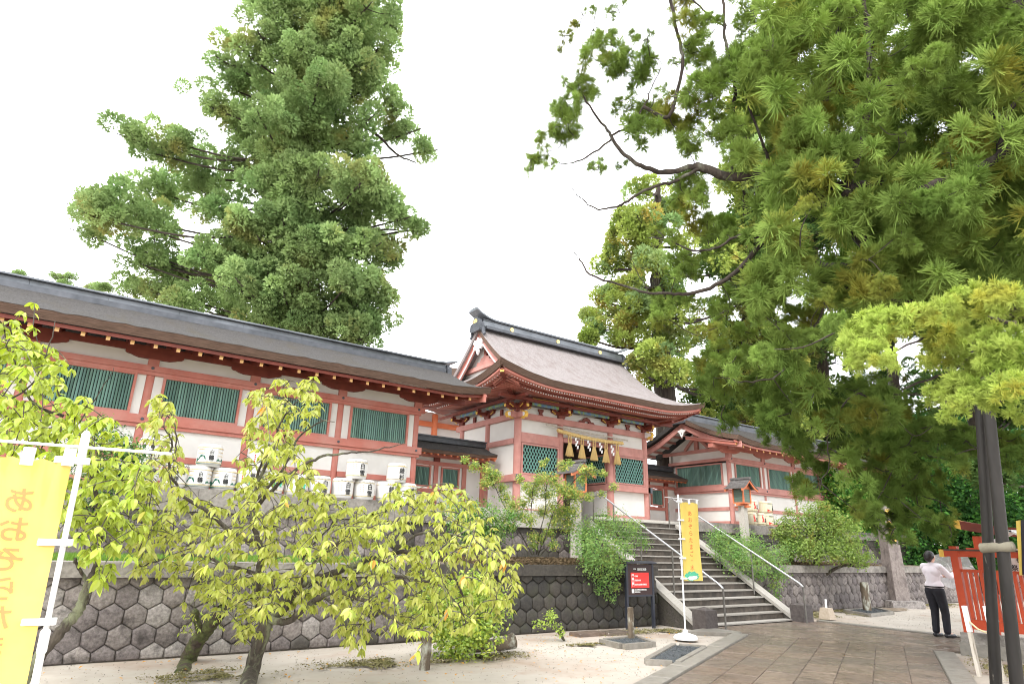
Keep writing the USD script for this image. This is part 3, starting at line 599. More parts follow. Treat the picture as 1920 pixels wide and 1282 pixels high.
    part(t, 'soffit', strip(13.13, 15.3, .046, .065), 'red_deep' if not faded else 'red_faded')
    prof = lambda u: 5.23 + .33 * u + .042 * u * u
    T, B = roof_sheet(x_end_l, x_end_r, prof, 12.88, 15.4, upl, th=.155, nx=70, ny=14)
    rf = part(t, 'roof', MB().slab(T, B), 'bark_edge')
    part(rf, 'bark_cover', MB().grid(T + np.array([0, -.004, .006])), 'bark_roof', True)
    T, B = roof_sheet(x_end_l, x_end_r, prof, 17.92, 15.4, upl, th=.155, nx=40, ny=8); part(rf, 'back_slope', MB().slab(T[::-1], B[::-1]), 'bark_roof')
    zt = prof(2.52) - .13
    rg = part(t, 'ridge', MB().box(x_end_l + .1, x_end_r - .1, 15.14, 15.66, zt, zt + .12, .02), 'ridge_dark')
    nseg = 9
    for q in range(nseg):
        a, b = x_end_l + .06 + (x_end_r - x_end_l - .12) * q / nseg, x_end_l + .06 + (x_end_r - x_end_l - .12) * (q + 1) / nseg
        part(rg, 'ridge_body', MB().box(a + .003, b - .003, 15.24, 15.56, zt + .121, zt + .25, .01), 'ridge_metal')
    cap = []
    for x in np.linspace(x_end_l - .28 * gl, x_end_r + .28 * gr, 40):
        lift = .14 * max(0, (x - (x_end_r - .4)) / .7) ** 2 * gr + .14 * max(0, ((x_end_l + .4) - x) / .7) ** 2 * gl
        cap.append([(x, 15.4 + d, zt + .255 + lift + h) for d, h in ((-.26, .0), (-.26, .035), (-.1, .075), (.1, .075), (.26, .035), (.26, .0))])
    cap = np.array(cap); part(rg, 'ridge_cap', MB().slab(cap[:, 1:5], np.stack([cap[:, 0], cap[:, 0] * .7 + cap[:, 5] * .3, cap[:, 0] * .3 + cap[:, 5] * .7, cap[:, 5]], 1)), 'ridge_metal')
    for g, x, sgn in ((gl, x_end_l, -1), (gr, x_end_r, 1)):
        if not g: continue
        part(rg, 'ridge_ornament', MB().box(x - .06, x + .06, 15.1, 15.7, zt - .12, zt + .16, .04).box(x - .045, x + .045, 15.2, 15.6, zt + .14, zt + .26, .03), 'ridge_dark')
        # curved gable boards under the bark
        for s in (-1, 1):
            us = np.linspace(0, 2.48, 14); pts = [(15.4 + s * (2.48 - u), prof(u + .04) + upl(x) * max(0, 1 - u / 1.6) ** 2 - .205) for u in us]
            low = [(y, z - .2 - .05 * (1 - abs(k / 13 - .5) * 2)) for k, (y, z) in enumerate(pts)]
            P = np.array(pts + low[::-1]); bb = part(t, 'barge_board', MB().prism(Polygon(P).buffer(0), (.06, 0, 0), (x - sgn * .16 - .03, 0, 0), (0, 1, 0), (0, 0, 1)), 'red_faded' if faded else 'red')
            mid = [(y, z - .10) for y, z in pts]; P2 = np.array([(y, z - .02) for y, z in pts] + [(y, z - .055) for y, z in pts][::-1])
            part(bb, 'moulding', MB().prism(Polygon(P2).buffer(0), (sgn * .02, 0, 0), (x - sgn * .16 + sgn * .031, 0, 0), (0, 1, 0), (0, 0, 1)), 'red_faded')
        xg = x - sgn * .16 + sgn * .035; zz = prof(2.5) - .62
        gg = Polygon([(-.2, .12), (-.1, .05), (-.06, -.05), (0, -.14), (.06, -.05), (.1, .05), (.2, .12), (.1, .16), (0, .2), (-.1, .16)])
        gg = gg.difference(affinity.translate(sbox(-.02, -.02, .02, .02).buffer(.01), 0, .02)).difference(sbox(-.1, .08, -.06, .1)).difference(sbox(.06, .08, .1, .1))
        part(t, 'gable_pendant', MB().prism(gg, (sgn * .03, 0, 0), (xg, 15.4, zz), (0, 1, 0), (0, 0, 1)), 'white_paint')
        # purlins and white boards under the gable overhang
        xin = cols[0] if sgn < 0 else cols[-1]
        for k, y in enumerate(np.linspace(13.25, 17.55, 13)):
            u = min(y - 12.88, 17.92 - y); z = prof(u) - .20
            part(t, 'verge_rafter', MB().box(min(xin, x - sgn * .2), max(xin, x - sgn * .2), y - .035, y + .035, z - .07, z + .01, .004), red)
        Tg = np.array([[(xx, y, prof(min(y - 12.88, 17.92 - y)) - .17) for y in np.linspace(13.05, 17.75, 21)] for xx in np.linspace(min(xin, x - sgn * .19), max(xin, x - sgn * .19), 3)])
        part(t, 'verge_boards', MB().slab(Tg, Tg - np.array([0, 0, .012])), 'plaster')
    return t
BAYW = 1.965
left_cols = [6.88 - BAYW * k for k in range(6)][::-1]
right_cols = [19.32 + BAYW * k for k in range(5)]
corridor('shrine_corridor', 'long red corridor wing with bark roof and green slatted windows, left of the gate', left_cols, 0, 1, False, -4.2, 8.32)
corridor('shrine_corridor', 'red corridor wing with curved pale gable and slatted windows, right of the gate', right_cols, 1, 0, True, 18.33, 28.5, side='left')

def annex(name, label, x0, x1, cols, windows, mirror):
    """low roofed wall joining the gate to a wing"""
    YW = 16.6; t = thing(name, label, 'roofed wall', (x0, YW, ZG)); w = Wall((0, YW - .05, 0), (1, 0, 0), (0, -1, 0)); R = .07
    part(t, 'ground_beam', w.box(x0, x1, -.05, .04, ZG, ZG + .16), 'red')
    part(t, 'head_beam', w.box(x0, x1, -.05, .06, 3.77, 3.88, .01), 'red'); part(t, 'upper_beam', w.box(x0, x1, -.05, .06, 4.0, 4.09, .01), 'red')
    part(t, 'plaster_panel', w.box(x0, x1, -.06, -.01, 3.882, 3.998, .001), 'plaster')
    for x in cols:
        part(t, 'post', MB().box(x - R, x + R, YW - .09, YW + .05, ZG + .16, 3.77, .012), 'red'); part(t, 'bracket_block', w.box(x - .09, x + .09, -.02, .08, 3.885, 3.995, .015), 'red_deep')
    for a, b, kind in windows:
        if kind == 'w':
            part(t, 'rail', w.box(a, b, -.04, .035, 2.98, 3.1), 'red'); part(t, 'plaster_panel', w.box(a, b, -.05, -.002, ZG + .16, 2.98, .001), 'plaster')
            for p, q in ((a, a + .1), (b - .1, b)): part(t, 'plaster_strip', w.box(p, q, -.05, -.002, 3.1, 3.77, .001), 'plaster')
            slat_window(t, w, a + .1, b - .1, 3.14, 3.75, .042)
        else: part(t, 'plaster_panel', w.box(a, b, -.05, -.002, ZG + .16, 3.77, .001), 'plaster')
    ye, yr = 15.85, 16.65; prof = lambda u: 4.12 + .35 * u + .12 * u * u; upl = lambda x: (.05 * max(0, (x - x1 + .6) / .6) ** 2 if not mirror else .05 * max(0, (x0 + .6 - x) / .6) ** 2)
    n = int((x1 - x0) / .22)
    for k in range(n + 1):
        x = x0 + .05 + (x1 - x0 - .1) * k / n
        part(t, 'rafter', MB().bar((x, 15.93, 4.02), (x, 16.6, 4.2), .05, .06), 'vermilion_b')
    part(t, 'eave_board', MB().box(x0, x1, 15.9, 15.97, 4.06, 4.1, .004), 'vermilion_b')
    T, B = roof_sheet(x0, x1, prof, ye, yr, upl, th=.09, nx=24, ny=7); rf = part(t, 'roof', MB().slab(T, B), 'bark_edge'); part(rf, 'bark_cover', MB().grid(T + np.array([0, -.003, .005])), 'bark_roof', True)
    T, B = roof_sheet(x0, x1, prof, 17.45, yr, upl, th=.09, nx=12, ny=5); part(rf, 'back_slope', MB().slab(T[::-1], B[::-1]), 'bark_roof')
    part(t, 'ridge', MB().box(x0, x1, 16.53, 16.77, 4.46, 4.6, .03).box(x0, x1, 16.48, 16.82, 4.601, 4.64, .01), 'ridge_dark')
annex('annex_wall', 'low red wall with a small bark roof between the left wing and the gate', 7.0, 10.55, [7.95, 8.84, 9.80, 10.45], [(7.02, 7.88, 'w'), (8.02, 8.77, 'w'), (8.91, 9.73, 'w'), (9.87, 10.38, 'p')], False)
annex('annex_wall', 'low red wall with a small bark roof between the gate and the right wing', 16.35, 19.2, [16.7, 17.7, 18.7], [(16.77, 17.63, 'w'), (17.77, 18.63, 'w'), (18.77, 19.2, 'p')], True)

# ---- hall seen behind the left annex
h = thing('inner_hall', 'orange gable end of a hall standing behind the left roofed wall', 'shrine building', (10.5, 24, ZG))
hy = 24.0
part(h, 'wall', MB().box(6.5, 14.5, hy, hy + .2, ZG, 7.0, .01), 'plaster')
for z in (5.5, 6.35): part(h, 'beam', MB().box(6.4, 14.6, hy - .09, hy - .01, z, z + .22, .01), 'vermilion_b')
for x in (8.2, 10.4, 12.6): part(h, 'column', MB().tube([[x, hy - .05, ZG], [x, hy - .05, 6.9]], .13, 12), 'vermilion_b', 40)
hp = lambda u: 7.2 + .34 * u + .09 * u * u
T, B = roof_sheet(5.8, 15.2, hp, 22.6, 26.6, lambda x: 0, th=.22, nx=14, ny=8); part(h, 'roof', MB().slab(T, B), 'bark_edge')
part(h, 'eave_board', MB().box(5.9, 15.1, 22.7, 22.82, 6.93, 7.02, .005), 'vermilion_b')
for k in range(38): x = 6.0 + k * .24; part(h, 'rafter', MB().bar((x, 22.8, 6.9), (x, 24.4, 7.32), .08, .1), 'vermilion_b')

# ================================================================ the gate
GX, GY0, GYB, GR = [10.80, 12.42, 14.55, 16.17], 15.2, 18.4, .115
GCX, GYR = (GX[0] + GX[3]) / 2, (GY0 + GYB) / 2
g = thing('shrine_gate', 'tall red gate with big curved bark roof, lattice windows and straw rope', 'gate', (GCX, GY0, ZG))
w = Wall((0, GY0 - .06, 0), (1, 0, 0), (0, -1, 0)); wl = Wall((GX[0] - .06, GY0, 0), (0, 1, 0), (-1, 0, 0)); wr = Wall((GX[3] + .06, GY0, 0), (0, 1, 0), (1, 0, 0))
for x in GX:
    for y in (GY0, GYR, GYB):
        c = part(g, 'column', MB().tube([[x, y, ZG], [x, y, 5.44]], GR, 16), 'red_faded', 40)
        if y == GY0:
            part(c, 'foot_band', MB().tube([[x, y, ZG + .005], [x, y, ZG + .09]], GR + .012, 16), 'ridge_dark')
def lattice(parent, wl_, s0, s1, z0, z1, d=.0):
    fr = part(parent, 'lattice_window', wl_.box(s0, s1, -.02, .04, z1 - .05, z1), 'red_faded')
    part(fr, 'frame', wl_.box(s0, s1, -.02, .04, z0, z0 + .05), 'red_faded')
    for a in (s0, s1 - .05): part(fr, 'frame', wl_.box(a, a + .05, -.02, .038, z0 + .052, z1 - .052), 'red_faded')
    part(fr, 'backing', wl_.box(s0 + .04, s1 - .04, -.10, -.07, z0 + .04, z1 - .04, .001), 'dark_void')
    a0, a1, b0, b1 = s0 + .05, s1 - .05, z0 + .05, z1 - .05; pit = .112; sl_ = 1.75
    for sg in (1, -1):
        k = -40
        for k in range(-40, 60):
            # the line z = b0 + sg*sl_*(s - (a0 + k*pit))
            seg = LineString([(a0 + k * pit - 3, b0 - sg * sl_ * 3), (a0 + k * pit + 3, b0 + sg * sl_ * 3)]).intersection(sbox(a0, b0, a1, b1))
            if seg.is_empty or seg.length < .04: continue
            (p0, q0), (p1, q1) = list(seg.coords)[:2]; dd = .004 if sg > 0 else -.012
            part(fr, 'lattice_strip', MB().bar(wl_.P(p0, dd, q0), wl_.P(p1, dd, q1), .012, .019, up=wl_.d, ch=.001) if False else MB().bar(wl_.P(p0, dd, q0), wl_.P(p1, dd, q1), .022, .010, up=wl_.d, ch=.001), 'lattice')
part(g, 'ground_beam', w.box(GX[0], GX[1], -.1, .06, ZG, ZG + .17), 'red_faded'); part(g, 'ground_beam', w.box(GX[2], GX[3], -.1, .06, ZG, ZG + .17), 'red_faded')
part(g, 'tie_beam', w.box(GX[0] - .3, GX[3] + .3, -.1, .06, 5.24, 5.42, .015), 'red_faded')
for a, b in ((0, 1), (2, 3)):
    x0, x1 = GX[a] + GR - .02, GX[b] - GR + .02
    part(g, 'plaster_panel', w.box(x0, x1, -.08, -.03, ZG + .17, 3.38, .001), 'plaster')
    part(g, 'waist_beam', w.box(GX[a] - .18, GX[b] + .16, -.1, .12, 3.38, 3.58, .015), 'red_faded')
    lattice(g, w, x0, x1, 3.6, 4.52)
    part(g, 'weathered_plank', w.box(x0, x1, -.08, .01, 4.54, 4.84, .01), 'red_faded'); part(g, 'plaster_panel', w.box(x0, x1, -.08, -.03, 4.84, 5.24, .001), 'plaster')
    for x in (GX[a], GX[b]):
        sx = x - .16 if x == GX[a] else x + .06
        part(g, 'metal_fitting', w.box(sx, sx + .1, .10, .128, 3.385, 3.575, .006).box(sx - .05, sx + .15, .10, .127, 3.39, 3.43, .004), 'ridge_dark')
part(g, 'lintel', w.box(GX[1] + GR, GX[2] - GR, -.12, .0, 4.72, 4.86, .01), 'red_faded'); part(g, 'plaster_panel', w.box(GX[1] + GR, GX[2] - GR, -.08, -.03, 4.86, 5.24, .001), 'plaster')
for wl_ in (wl, wr):
    part(g, 'tie_beam', wl_.box(-.3, 3.5, -.1, .06, 5.245, 5.415, .015), 'red_faded'); part(g, 'waist_beam', wl_.box(-.18, 3.3, -.1, .11, 3.385, 3.575, .015), 'red_faded')
    part(g, 'ground_beam', wl_.box(0, 3.2, -.1, .06, ZG, ZG + .168), 'red_faded')
    for a, b in ((GR, 1.6 - GR), (1.6 + GR, 3.2 - GR)):
        part(g, 'plaster_panel', wl_.box(a, b, -.08, -.03, ZG + .17, 3.38, .001), 'plaster'); part(g, 'plaster_panel', wl_.box(a, b, -.08, -.03, 3.58, 4.5, .001), 'plaster')
        part(g, 'side_beam', wl_.box(a, b, -.08, .02, 4.5, 4.66, .01), 'red_faded'); part(g, 'plaster_panel', wl_.box(a, b, -.08, -.03, 4.66, 5.24, .001), 'plaster')
# the passage: doors at mid depth, inner side walls with lattice
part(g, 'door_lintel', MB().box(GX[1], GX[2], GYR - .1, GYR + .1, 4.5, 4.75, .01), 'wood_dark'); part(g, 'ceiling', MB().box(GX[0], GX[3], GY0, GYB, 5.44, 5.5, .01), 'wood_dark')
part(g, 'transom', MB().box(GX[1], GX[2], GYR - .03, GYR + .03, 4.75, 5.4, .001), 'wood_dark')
for k, x in enumerate((12.6, 13.02, 13.44)):
    dd = part(g, 'door_leaf', MB().box(x - .2, x + .2, GYR - .045, GYR, 2.5, 4.5, .008), 'wood_dark'); part(dd, 'door_panel', MB().box(x - .17, x + .17, GYR - .055, GYR - .04, 3.3, 4.42, .003), 'plaster')
for x, sg in ((GX[2], -1), (GX[1], 1)):
    wi = Wall((x - .0 + sg * .05, GY0, 0), (0, 1, 0), (sg, 0, 0))
    part(g, 'plaster_panel', wi.box(.1, 1.5, -.06, -.02, ZG + .17, 3.38, .001), 'plaster'); part(g, 'waist_beam', wi.box(.1, 1.5, -.06, .05, 3.385, 3.575, .01), 'red_faded')
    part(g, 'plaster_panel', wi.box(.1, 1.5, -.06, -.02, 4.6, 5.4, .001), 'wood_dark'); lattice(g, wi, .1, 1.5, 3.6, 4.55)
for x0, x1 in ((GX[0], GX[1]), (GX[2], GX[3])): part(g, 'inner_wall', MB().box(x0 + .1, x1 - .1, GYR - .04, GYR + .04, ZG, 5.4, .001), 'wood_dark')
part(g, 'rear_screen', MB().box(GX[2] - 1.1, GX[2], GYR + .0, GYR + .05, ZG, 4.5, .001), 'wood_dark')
# brackets, frieze
def bracket(parent, wl_, s, corner=False):
    b = part(parent, 'bracket', wl_.box(s - .13, s + .13, -.2, .06, 5.44, 5.53, .025), 'red_deep')
    m_ = MB().prism(arm_profile(.40, .11), -wl_.d * .1, wl_.P(s, .06, 5.53), wl_.s, (0, 0, 1)); wl_.box(s - .05, s + .05, -.1, .42, 5.535, 5.63, .012, m_)
    for q in (-.33, 0, .33): wl_.box(s + q - .07, s + q + .07, -.06, .08, 5.642, 5.70, .018, m_)
    wl_.box(s - .06, s + .06, .28, .42, 5.64, 5.70, .018, m_)
    part(b, 'bracket_arm', m_, 'red_deep')
    y = MB()
    for q in (-.40, .40):
        sg = 1 if q > 0 else -1
        for k in range(3): wl_.box(s + q - sg * (.012 + k * .05) - .022, s + q - sg * (.012 + k * .05) + .022, .058, .072, 5.60 - k * .03, 5.632 - k * .03, .003, y)
    wl_.box(s - .045, s + .045, .42, .432, 5.54, 5.625, .004, y)
    part(b, 'yellow_edging', y, 'yellow_paint', kind='stuff')
for x in GX: bracket(g, w, x)
for s in (0, 1.6, 3.2): bracket(g, wl, s); bracket(g, wr, s)
for x0, x1 in zip(GX[:-1], GX[1:]):
    part(g, 'plaster_panel', w.box(x0 + .1, x1 - .1, -.08, -.03, 5.42, 5.66, .001), 'plaster'); xm = (x0 + x1) / 2
    k = Polygon([(-.09, 0), (-.05, .05), (-.06, .1), (-.1, .13), (-.1, .19), (.1, .19), (.1, .13), (.06, .1), (.05, .05), (.09, 0)])
    if x1 - x0 > 2: k = Polygon([(-.34, 0), (-.28, .06), (-.2, .05), (-.12, .14), (0, .19), (.12, .14), (.2, .05), (.28, .06), (.34, 0), (.1, 0), (.06, .06), (-.06, .06), (-.1, 0)])
    part(g, 'strut', MB().prism(k, -w.d * .05, w.P(xm, .03, 5.43), (1, 0, 0), (0, 0, 1)), 'red_deep')
    part(g, 'purlin', w.box(x0, x1, .0, .1, 5.635 if False else 5.70, 5.76, .01), 'red_deep')
    fz = part(g, 'frieze_board', w.box(x0 + .3, x1 - .3, .24, .27, 5.64, 5.86, .004), 'blue_paint')
    m_ = MB()
    for q in range(int((x1 - x0 - .6) / .11)):
        xx = x0 + .36 + q * .11; a = np.linspace(0, 5.2, 9); r_ = .012 + .038 * (1 - a / 6)
        m_.tube(np.stack([xx + r_ * np.cos(a + q), np.full(9, GY0 - .06 - .277), 5.79 + .022 * (q % 2) + r_ * np.sin(a + q)], 1), .010, 4)
    part(fz, 'painted_scrolls', m_, 'green_paint')
    part(fz, 'yellow_border', w.box(x0 + .3, x1 - .3, .271, .279, 5.842, 5.862, .002), 'yellow_paint')
for s0, s1 in ((0, 1.6), (1.6, 3.2)):
    part(g, 'plaster_panel', wl.box(s0 + .1, s1 - .1, -.08, -.03, 5.42, 5.66, .001), 'plaster'); part(g, 'frieze_board', wl.box(s0 + .3, s1 - .3, .24, .27, 5.64, 5.86, .004), 'blue_paint')
    part(g, 'strut', wl.box((s0 + s1) / 2 - .06, (s0 + s1) / 2 + .06, -.05, .03, 5.43, 5.62, .01), 'red_deep')
for wl_, L in ((w, (GX[0] - 1.0, GX[3] + 1.0)), (wl, (-1.0, 4.2)), (wr, (-1.0, 4.2))):
    part(g, 'eave_purlin', wl_.box(L[0], L[1], .30, .42, 5.72 if wl_ is w else 5.725, 5.80 if wl_ is w else 5.795, .012), 'red_deep'); part(g, 'eave_soffit_board', wl_.box(L[0] + .7, L[1] - .7, -.02, .3, 5.868, 5.885, .002), 'red_deep')
# carved nosings at the front corner columns
for x, sg in ((GX[0], -1), (GX[3], 1)):
    ns = Polygon([(0, -.07), (.12, -.1), (.2, -.06), (.27, -.08), (.32, 0), (.28, .07), (.18, .08), (.1, .12), (0, .1)])
    for ax, org in (((sg, 0, 0), (x + sg * GR, GY0 - .05, 5.33)), ((0, -1, 0), (x - .05, GY0 - GR, 5.33))):
        nz = part(g, 'carved_nosing', MB().prism(ns, (0, .1, 0) if ax[0] else (.1, 0, 0), org, ax, (0, 0, 1)), 'white_paint')
        part(nz, 'yellow_edging', MB().prism(ns.buffer(.018).difference(ns.buffer(-.012)).intersection(sbox(.08, -.3, .5, .3)), (0, .11, 0) if ax[0] else (.11, 0, 0), np.array(org) - np.array((0, .005, 0) if ax[0] else (.005, 0, 0)), ax, (0, 0, 1)), 'yellow_paint')
# roof
EXL, EXR, EYF, EYB = 9.15, 17.80, 13.75, 19.85
GZ = lambda u: 6.17 + .40 * u + .115 * u * u
upx = lambda x: .36 * max(0, (abs(x - (EXL + EXR) / 2) - 2.0) / 2.33) ** 2
upy = lambda y: .36 * max(0, (abs(y - (EYF + EYB) / 2) - 1.1) / 1.95) ** 2
XG = 1.05
def gslope(ye, yr, th, inset=.0, nx=56, ny=22, jag=0, cut=1.0):
    T = np.zeros((nx, ny, 3)); rr = np.random.default_rng(5); us = np.concatenate([np.linspace(0, XG, 9), np.linspace(XG, abs(yr - ye), ny - 8)[1:]])
    sg = 1 if yr > ye else -1
    for j, u in enumerate(us):
        k = min(u, XG); xl, xr = EXL + k, EXR - k
        for i in range(nx):
            s = i / (nx - 1); x = xl + (xr - xl) * s; T[i, j] = (x, ye + sg * (u + inset * (j == 0)), GZ(u) + upx(x) * max(0, 1 - u / 1.9) ** 2 - th + jag * rr.normal())
    return T
def gskirt(left, th, inset=0.0, n=30, mrow=9):
    T = np.zeros((n, mrow, 3))
    for j, v in enumerate(np.linspace(0, XG + .25, mrow)):
        for i in range(n):
            k = v; y = EYF + k + (EYB - EYF - 2 * k) * i / (n - 1); z = GZ(v) + upy(y) * max(0, 1 - v / 1.9) ** 2 - th
            vv = v + inset * (j == 0); T[i, j] = ((EXL + vv) if left else (EXR - vv), y, z)
    return T
rf = part(g, 'roof', MB().slab(gslope(EYF, GYR, 0, jag=.004), gslope(EYF, GYR, .17, .07)), 'bark_edge')
part(rf, 'bark_cover', MB().grid(gslope(EYF, GYR, -.007, jag=.004)), 'bark_gate', True)
part(rf, 'back_slope', MB().slab(gslope(EYB, GYR, 0)[::-1], gslope(EYB, GYR, .17)[::-1]), 'bark_gate')
part(rf, 'side_slope', MB().slab(gskirt(True, .002)[::-1], gskirt(True, .17, .07)[::-1]), 'bark_edge'); part(rf, 'side_slope', MB().slab(gskirt(False, .002), gskirt(False, .17, .07)), 'bark_edge')
part(rf, 'bark_cover', MB().grid(gskirt(True, -.005)[::-1]), 'bark_gate', True)
# eave boards and two rows of rafters, lifting with the corners
def eave_strip(o0, o1, z0, z1):
    """strip that follows the eave, o0 .. o1 behind the bark's lip"""
    xs_ = np.linspace(EXL + o0, EXR - o0, 50); T = np.array([[(x, EYF + o0, 6.0 + z1 + upx(x)), (x, EYF + o1, 6.0 + z1 + upx(x) * max(0, 1 - (o1) / 1.9) ** 2)] for x in xs_]); B = T - np.array([0, 0, z1 - z0]); mb = MB().slab(T, B)
    ys_ = np.linspace(EYF + o0, EYB - o0, 40)
    for xe, sg in ((EXL, 1), (EXR, -1)):
        T = np.array([[(xe + sg * o0, y, 6.0 + z1 - .001 + upy(y)), (xe + sg * o1, y, 6.0 + z1 - .001 + upy(y) * max(0, 1 - (o1) / 1.9) ** 2)] for y in ys_]); 
        if sg > 0: T = T[::-1]
        mb.slab(T, T - np.array([0, 0, z1 - z0 - .002]))
    return mb
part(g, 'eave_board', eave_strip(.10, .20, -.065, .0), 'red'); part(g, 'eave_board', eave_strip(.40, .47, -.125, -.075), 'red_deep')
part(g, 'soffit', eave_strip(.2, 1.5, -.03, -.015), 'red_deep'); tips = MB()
for row, (o, z, wd) in enumerate(((.19, -.09, .05), (.47, -.15, .05))):
    n = 84
    for k in range(n + 1):
        x = EXL + .32 + (EXR - EXL - .64) * k / n; u = upx(x); e0 = o; L = min(1.45, .05 + o + min(x - EXL, EXR - x)) if (x < GX[0] or x > GX[3]) else 1.45
        if L - e0 < .12: continue
        rise = .13 * (L - e0); f_ = max(0, 1 - L / 1.9) ** 2
        part(g, 'rafter', MB().bar((x, EYF + e0, 6.0 + z + u), (x, EYF + L, 6.0 + z + rise + u * f_), wd, .05, ch=.002), 'red')
        tips.box(x - .019, x + .019, EYF + e0 - .012, EYF + e0 - .001, 6.0 + z + u - .018, 6.0 + z + u + .018, .001)
    n = 44
    for k in range(n + 1):
        y = EYF + .32 + (EYB - EYF - .64) * k / n
        if y > 18.2: continue
        u = upy(y); L = min(1.45, .05 + o + (y - EYF)) if y < GY0 else 1.45
        if L - o < .12: continue
        part(g, 'rafter', MB().bar((EXL + o, y, 6.0 + z + u), (EXL + L, y, 6.0 + z + .13 * (L - o) + u * max(0, 1 - L / 1.9) ** 2), wd, .05, ch=.002), 'red')
        tips.box(EXL + o - .012, EXL + o - .001, y - .019, y + .019, 6.0 + z + u - .018, 6.0 + z + u + .018, .001)
part(g, 'rafter_tips', tips, 'white_paint', kind='stuff')
for xe, sg in ((EXL, 1), (EXR, -1)):
    a, b = np.array((xe + sg * .16, EYF + .16, 6.22)), np.array((xe + sg * 1.5, EYF + 1.5, 5.86)); hb = part(g, 'hip_beam', MB().bar(a, b, .13, .16), 'red_deep'); part(hb, 'hip_end', MB().bar(a - (b - a) * .012, a, .11, .13), 'yellow_paint')
    part(hb, 'hip_cap', MB().bar(a - (b - a) * .02 + np.array([0, 0, .085]), a + (b - a) * .1 + np.array([0, 0, .085]), .16, .02), 'blue_paint')
# gables
for xe, sg in ((EXL + XG, 1), (EXR - XG, -1)):
    xg = xe + sg * .42
    us = np.linspace(XG, 3.05, 16); pr = [(EYF + u, GZ(u) - .17) for u in us]; full = pr + [(2 * GYR - y, z) for y, z in pr[::-1]]
    part(g, 'gable_wall', MB().prism(Polygon(full + [(full[-1][0], 6.4), (full[0][0], 6.4)]).buffer(0), (sg * .05, 0, 0), (xg, 0, 0), (0, 1, 0), (0, 0, 1)), 'plaster')
    part(g, 'gable_beam', MB().box(min(xg, xg - sg * .12), max(xg, xg - sg * .12), GYR - 1.15, GYR + 1.15, 7.10, 7.24, .015), 'red_faded')
    rk = Polygon([(-.5, 0), (-.46, .12), (-.3, .1), (-.22, .22), (-.08, .26), (0, .34), (.08, .26), (.22, .22), (.3, .1), (.46, .12), (.5, 0)])
    part(g, 'gable_strut', MB().prism(rk, (-sg * .09, 0, 0), (xg, GYR, 7.26), (0, 1, 0), (0, 0, 1)), 'red_faded')
    part(g, 'gable_post', MB().box(min(xg, xg - sg * .08), max(xg, xg - sg * .08), GYR - .07, GYR + .07, 7.55, 8.0, .01), 'red_deep')
    for s in (-1, 1):
        up_ = [(GYR + s * (GYR - y), z + .02) for y, z in pr]; lo = [(y, z - .26 - .06 * (1 - k / 15)) for k, (y, z) in enumerate(up_)]
        xb_ = xe + sg * .10
        bb = part(g, 'barge_board', MB().prism(Polygon(up_ + lo[::-1]).buffer(0), (sg * .06, 0, 0), (xb_, 0, 0), (0, 1, 0), (0, 0, 1)), 'red_faded')
        part(bb, 'moulding', MB().prism(Polygon([(y, z - .005) for y, z in up_] + [(y, z - .06) for y, z in up_][::-1]).buffer(0), (-sg * .03, 0, 0), (xb_ - sg * .001, 0, 0), (0, 1, 0), (0, 0, 1)), 'red')
        part(bb, 'moulding', MB().prism(Polygon([(y, z + .045) for y, z in lo] + [(y, z) for y, z in lo][::-1]).buffer(0), (-sg * .02, 0, 0), (xb_ - sg * .001, 0, 0), (0, 1, 0), (0, 0, 1)), 'white_paint')
    pd = Polygon([(0, -.42), (.07, -.3), (.05, -.2), (.18, -.24), (.26, -.14), (.2, -.05), (.3, .02), (.2, .12), (.08, .1), (0, .2)]); pd = pd.union(affinity.scale(pd, -1, 1, origin=(0, 0)))
    pd = pd.difference(sbox(-.02, -.16, .02, -.06)).difference(sbox(.1, -.12, .16, -.08)).difference(sbox(-.16, -.12, -.1, -.08))
    part(g, 'gable_pendant', MB().prism(pd, (-sg * .06, 0, 0), (xe + sg * .09, GYR, 7.92), (0, 1, 0), (0, 0, 1)), 'white_paint')
# ridge
RZ = 8.38; xa, xb = EXL + XG - .02, EXR - XG + .02
rg = part(g, 'ridge', MB().box(xa + .2, xb - .2, GYR - .3, GYR + .3, RZ, RZ + .1, .02), 'ridge_dark')
part(rg, 'ridge_body', MB().box(xa + .12, xb - .12, GYR - .2, GYR + .2, RZ + .101, RZ + .30, .012), 'ridge_metal')
part(rg, 'ridge_line', MB().box(xa + .1, xb - .1, GYR - .23, GYR + .23, RZ + .301, RZ + .33, .008), 'ridge_dark')
cap = []
for x in np.linspace(xa - .18, xb + .18, 40):
    e = abs(x - GCX) - (xb - xa) / 2 + .7; lift = .26 * max(0, e / .88) ** 2.2
    cap.append([(x, GYR + d, RZ + .333 + lift + hh) for d, hh in ((-.28, 0), (-.28, .05), (-.1, .10), (.1, .10), (.28, .05), (.28, 0))])
cap = np.array(cap); part(rg, 'ridge_cap', MB().slab(cap[:, 1:5], np.stack([cap[:, 0], cap[:, 0] * .7 + cap[:, 5] * .3, cap[:, 0] * .3 + cap[:, 5] * .7, cap[:, 5]], 1)), 'ridge_metal')
for x in (11.45, 13.47, 15.5): part(rg, 'gold_crest', MB().tube([[x, GYR - .19, RZ + .2], [x, GYR - .225, RZ + .2]], .075, 16), 'gold')
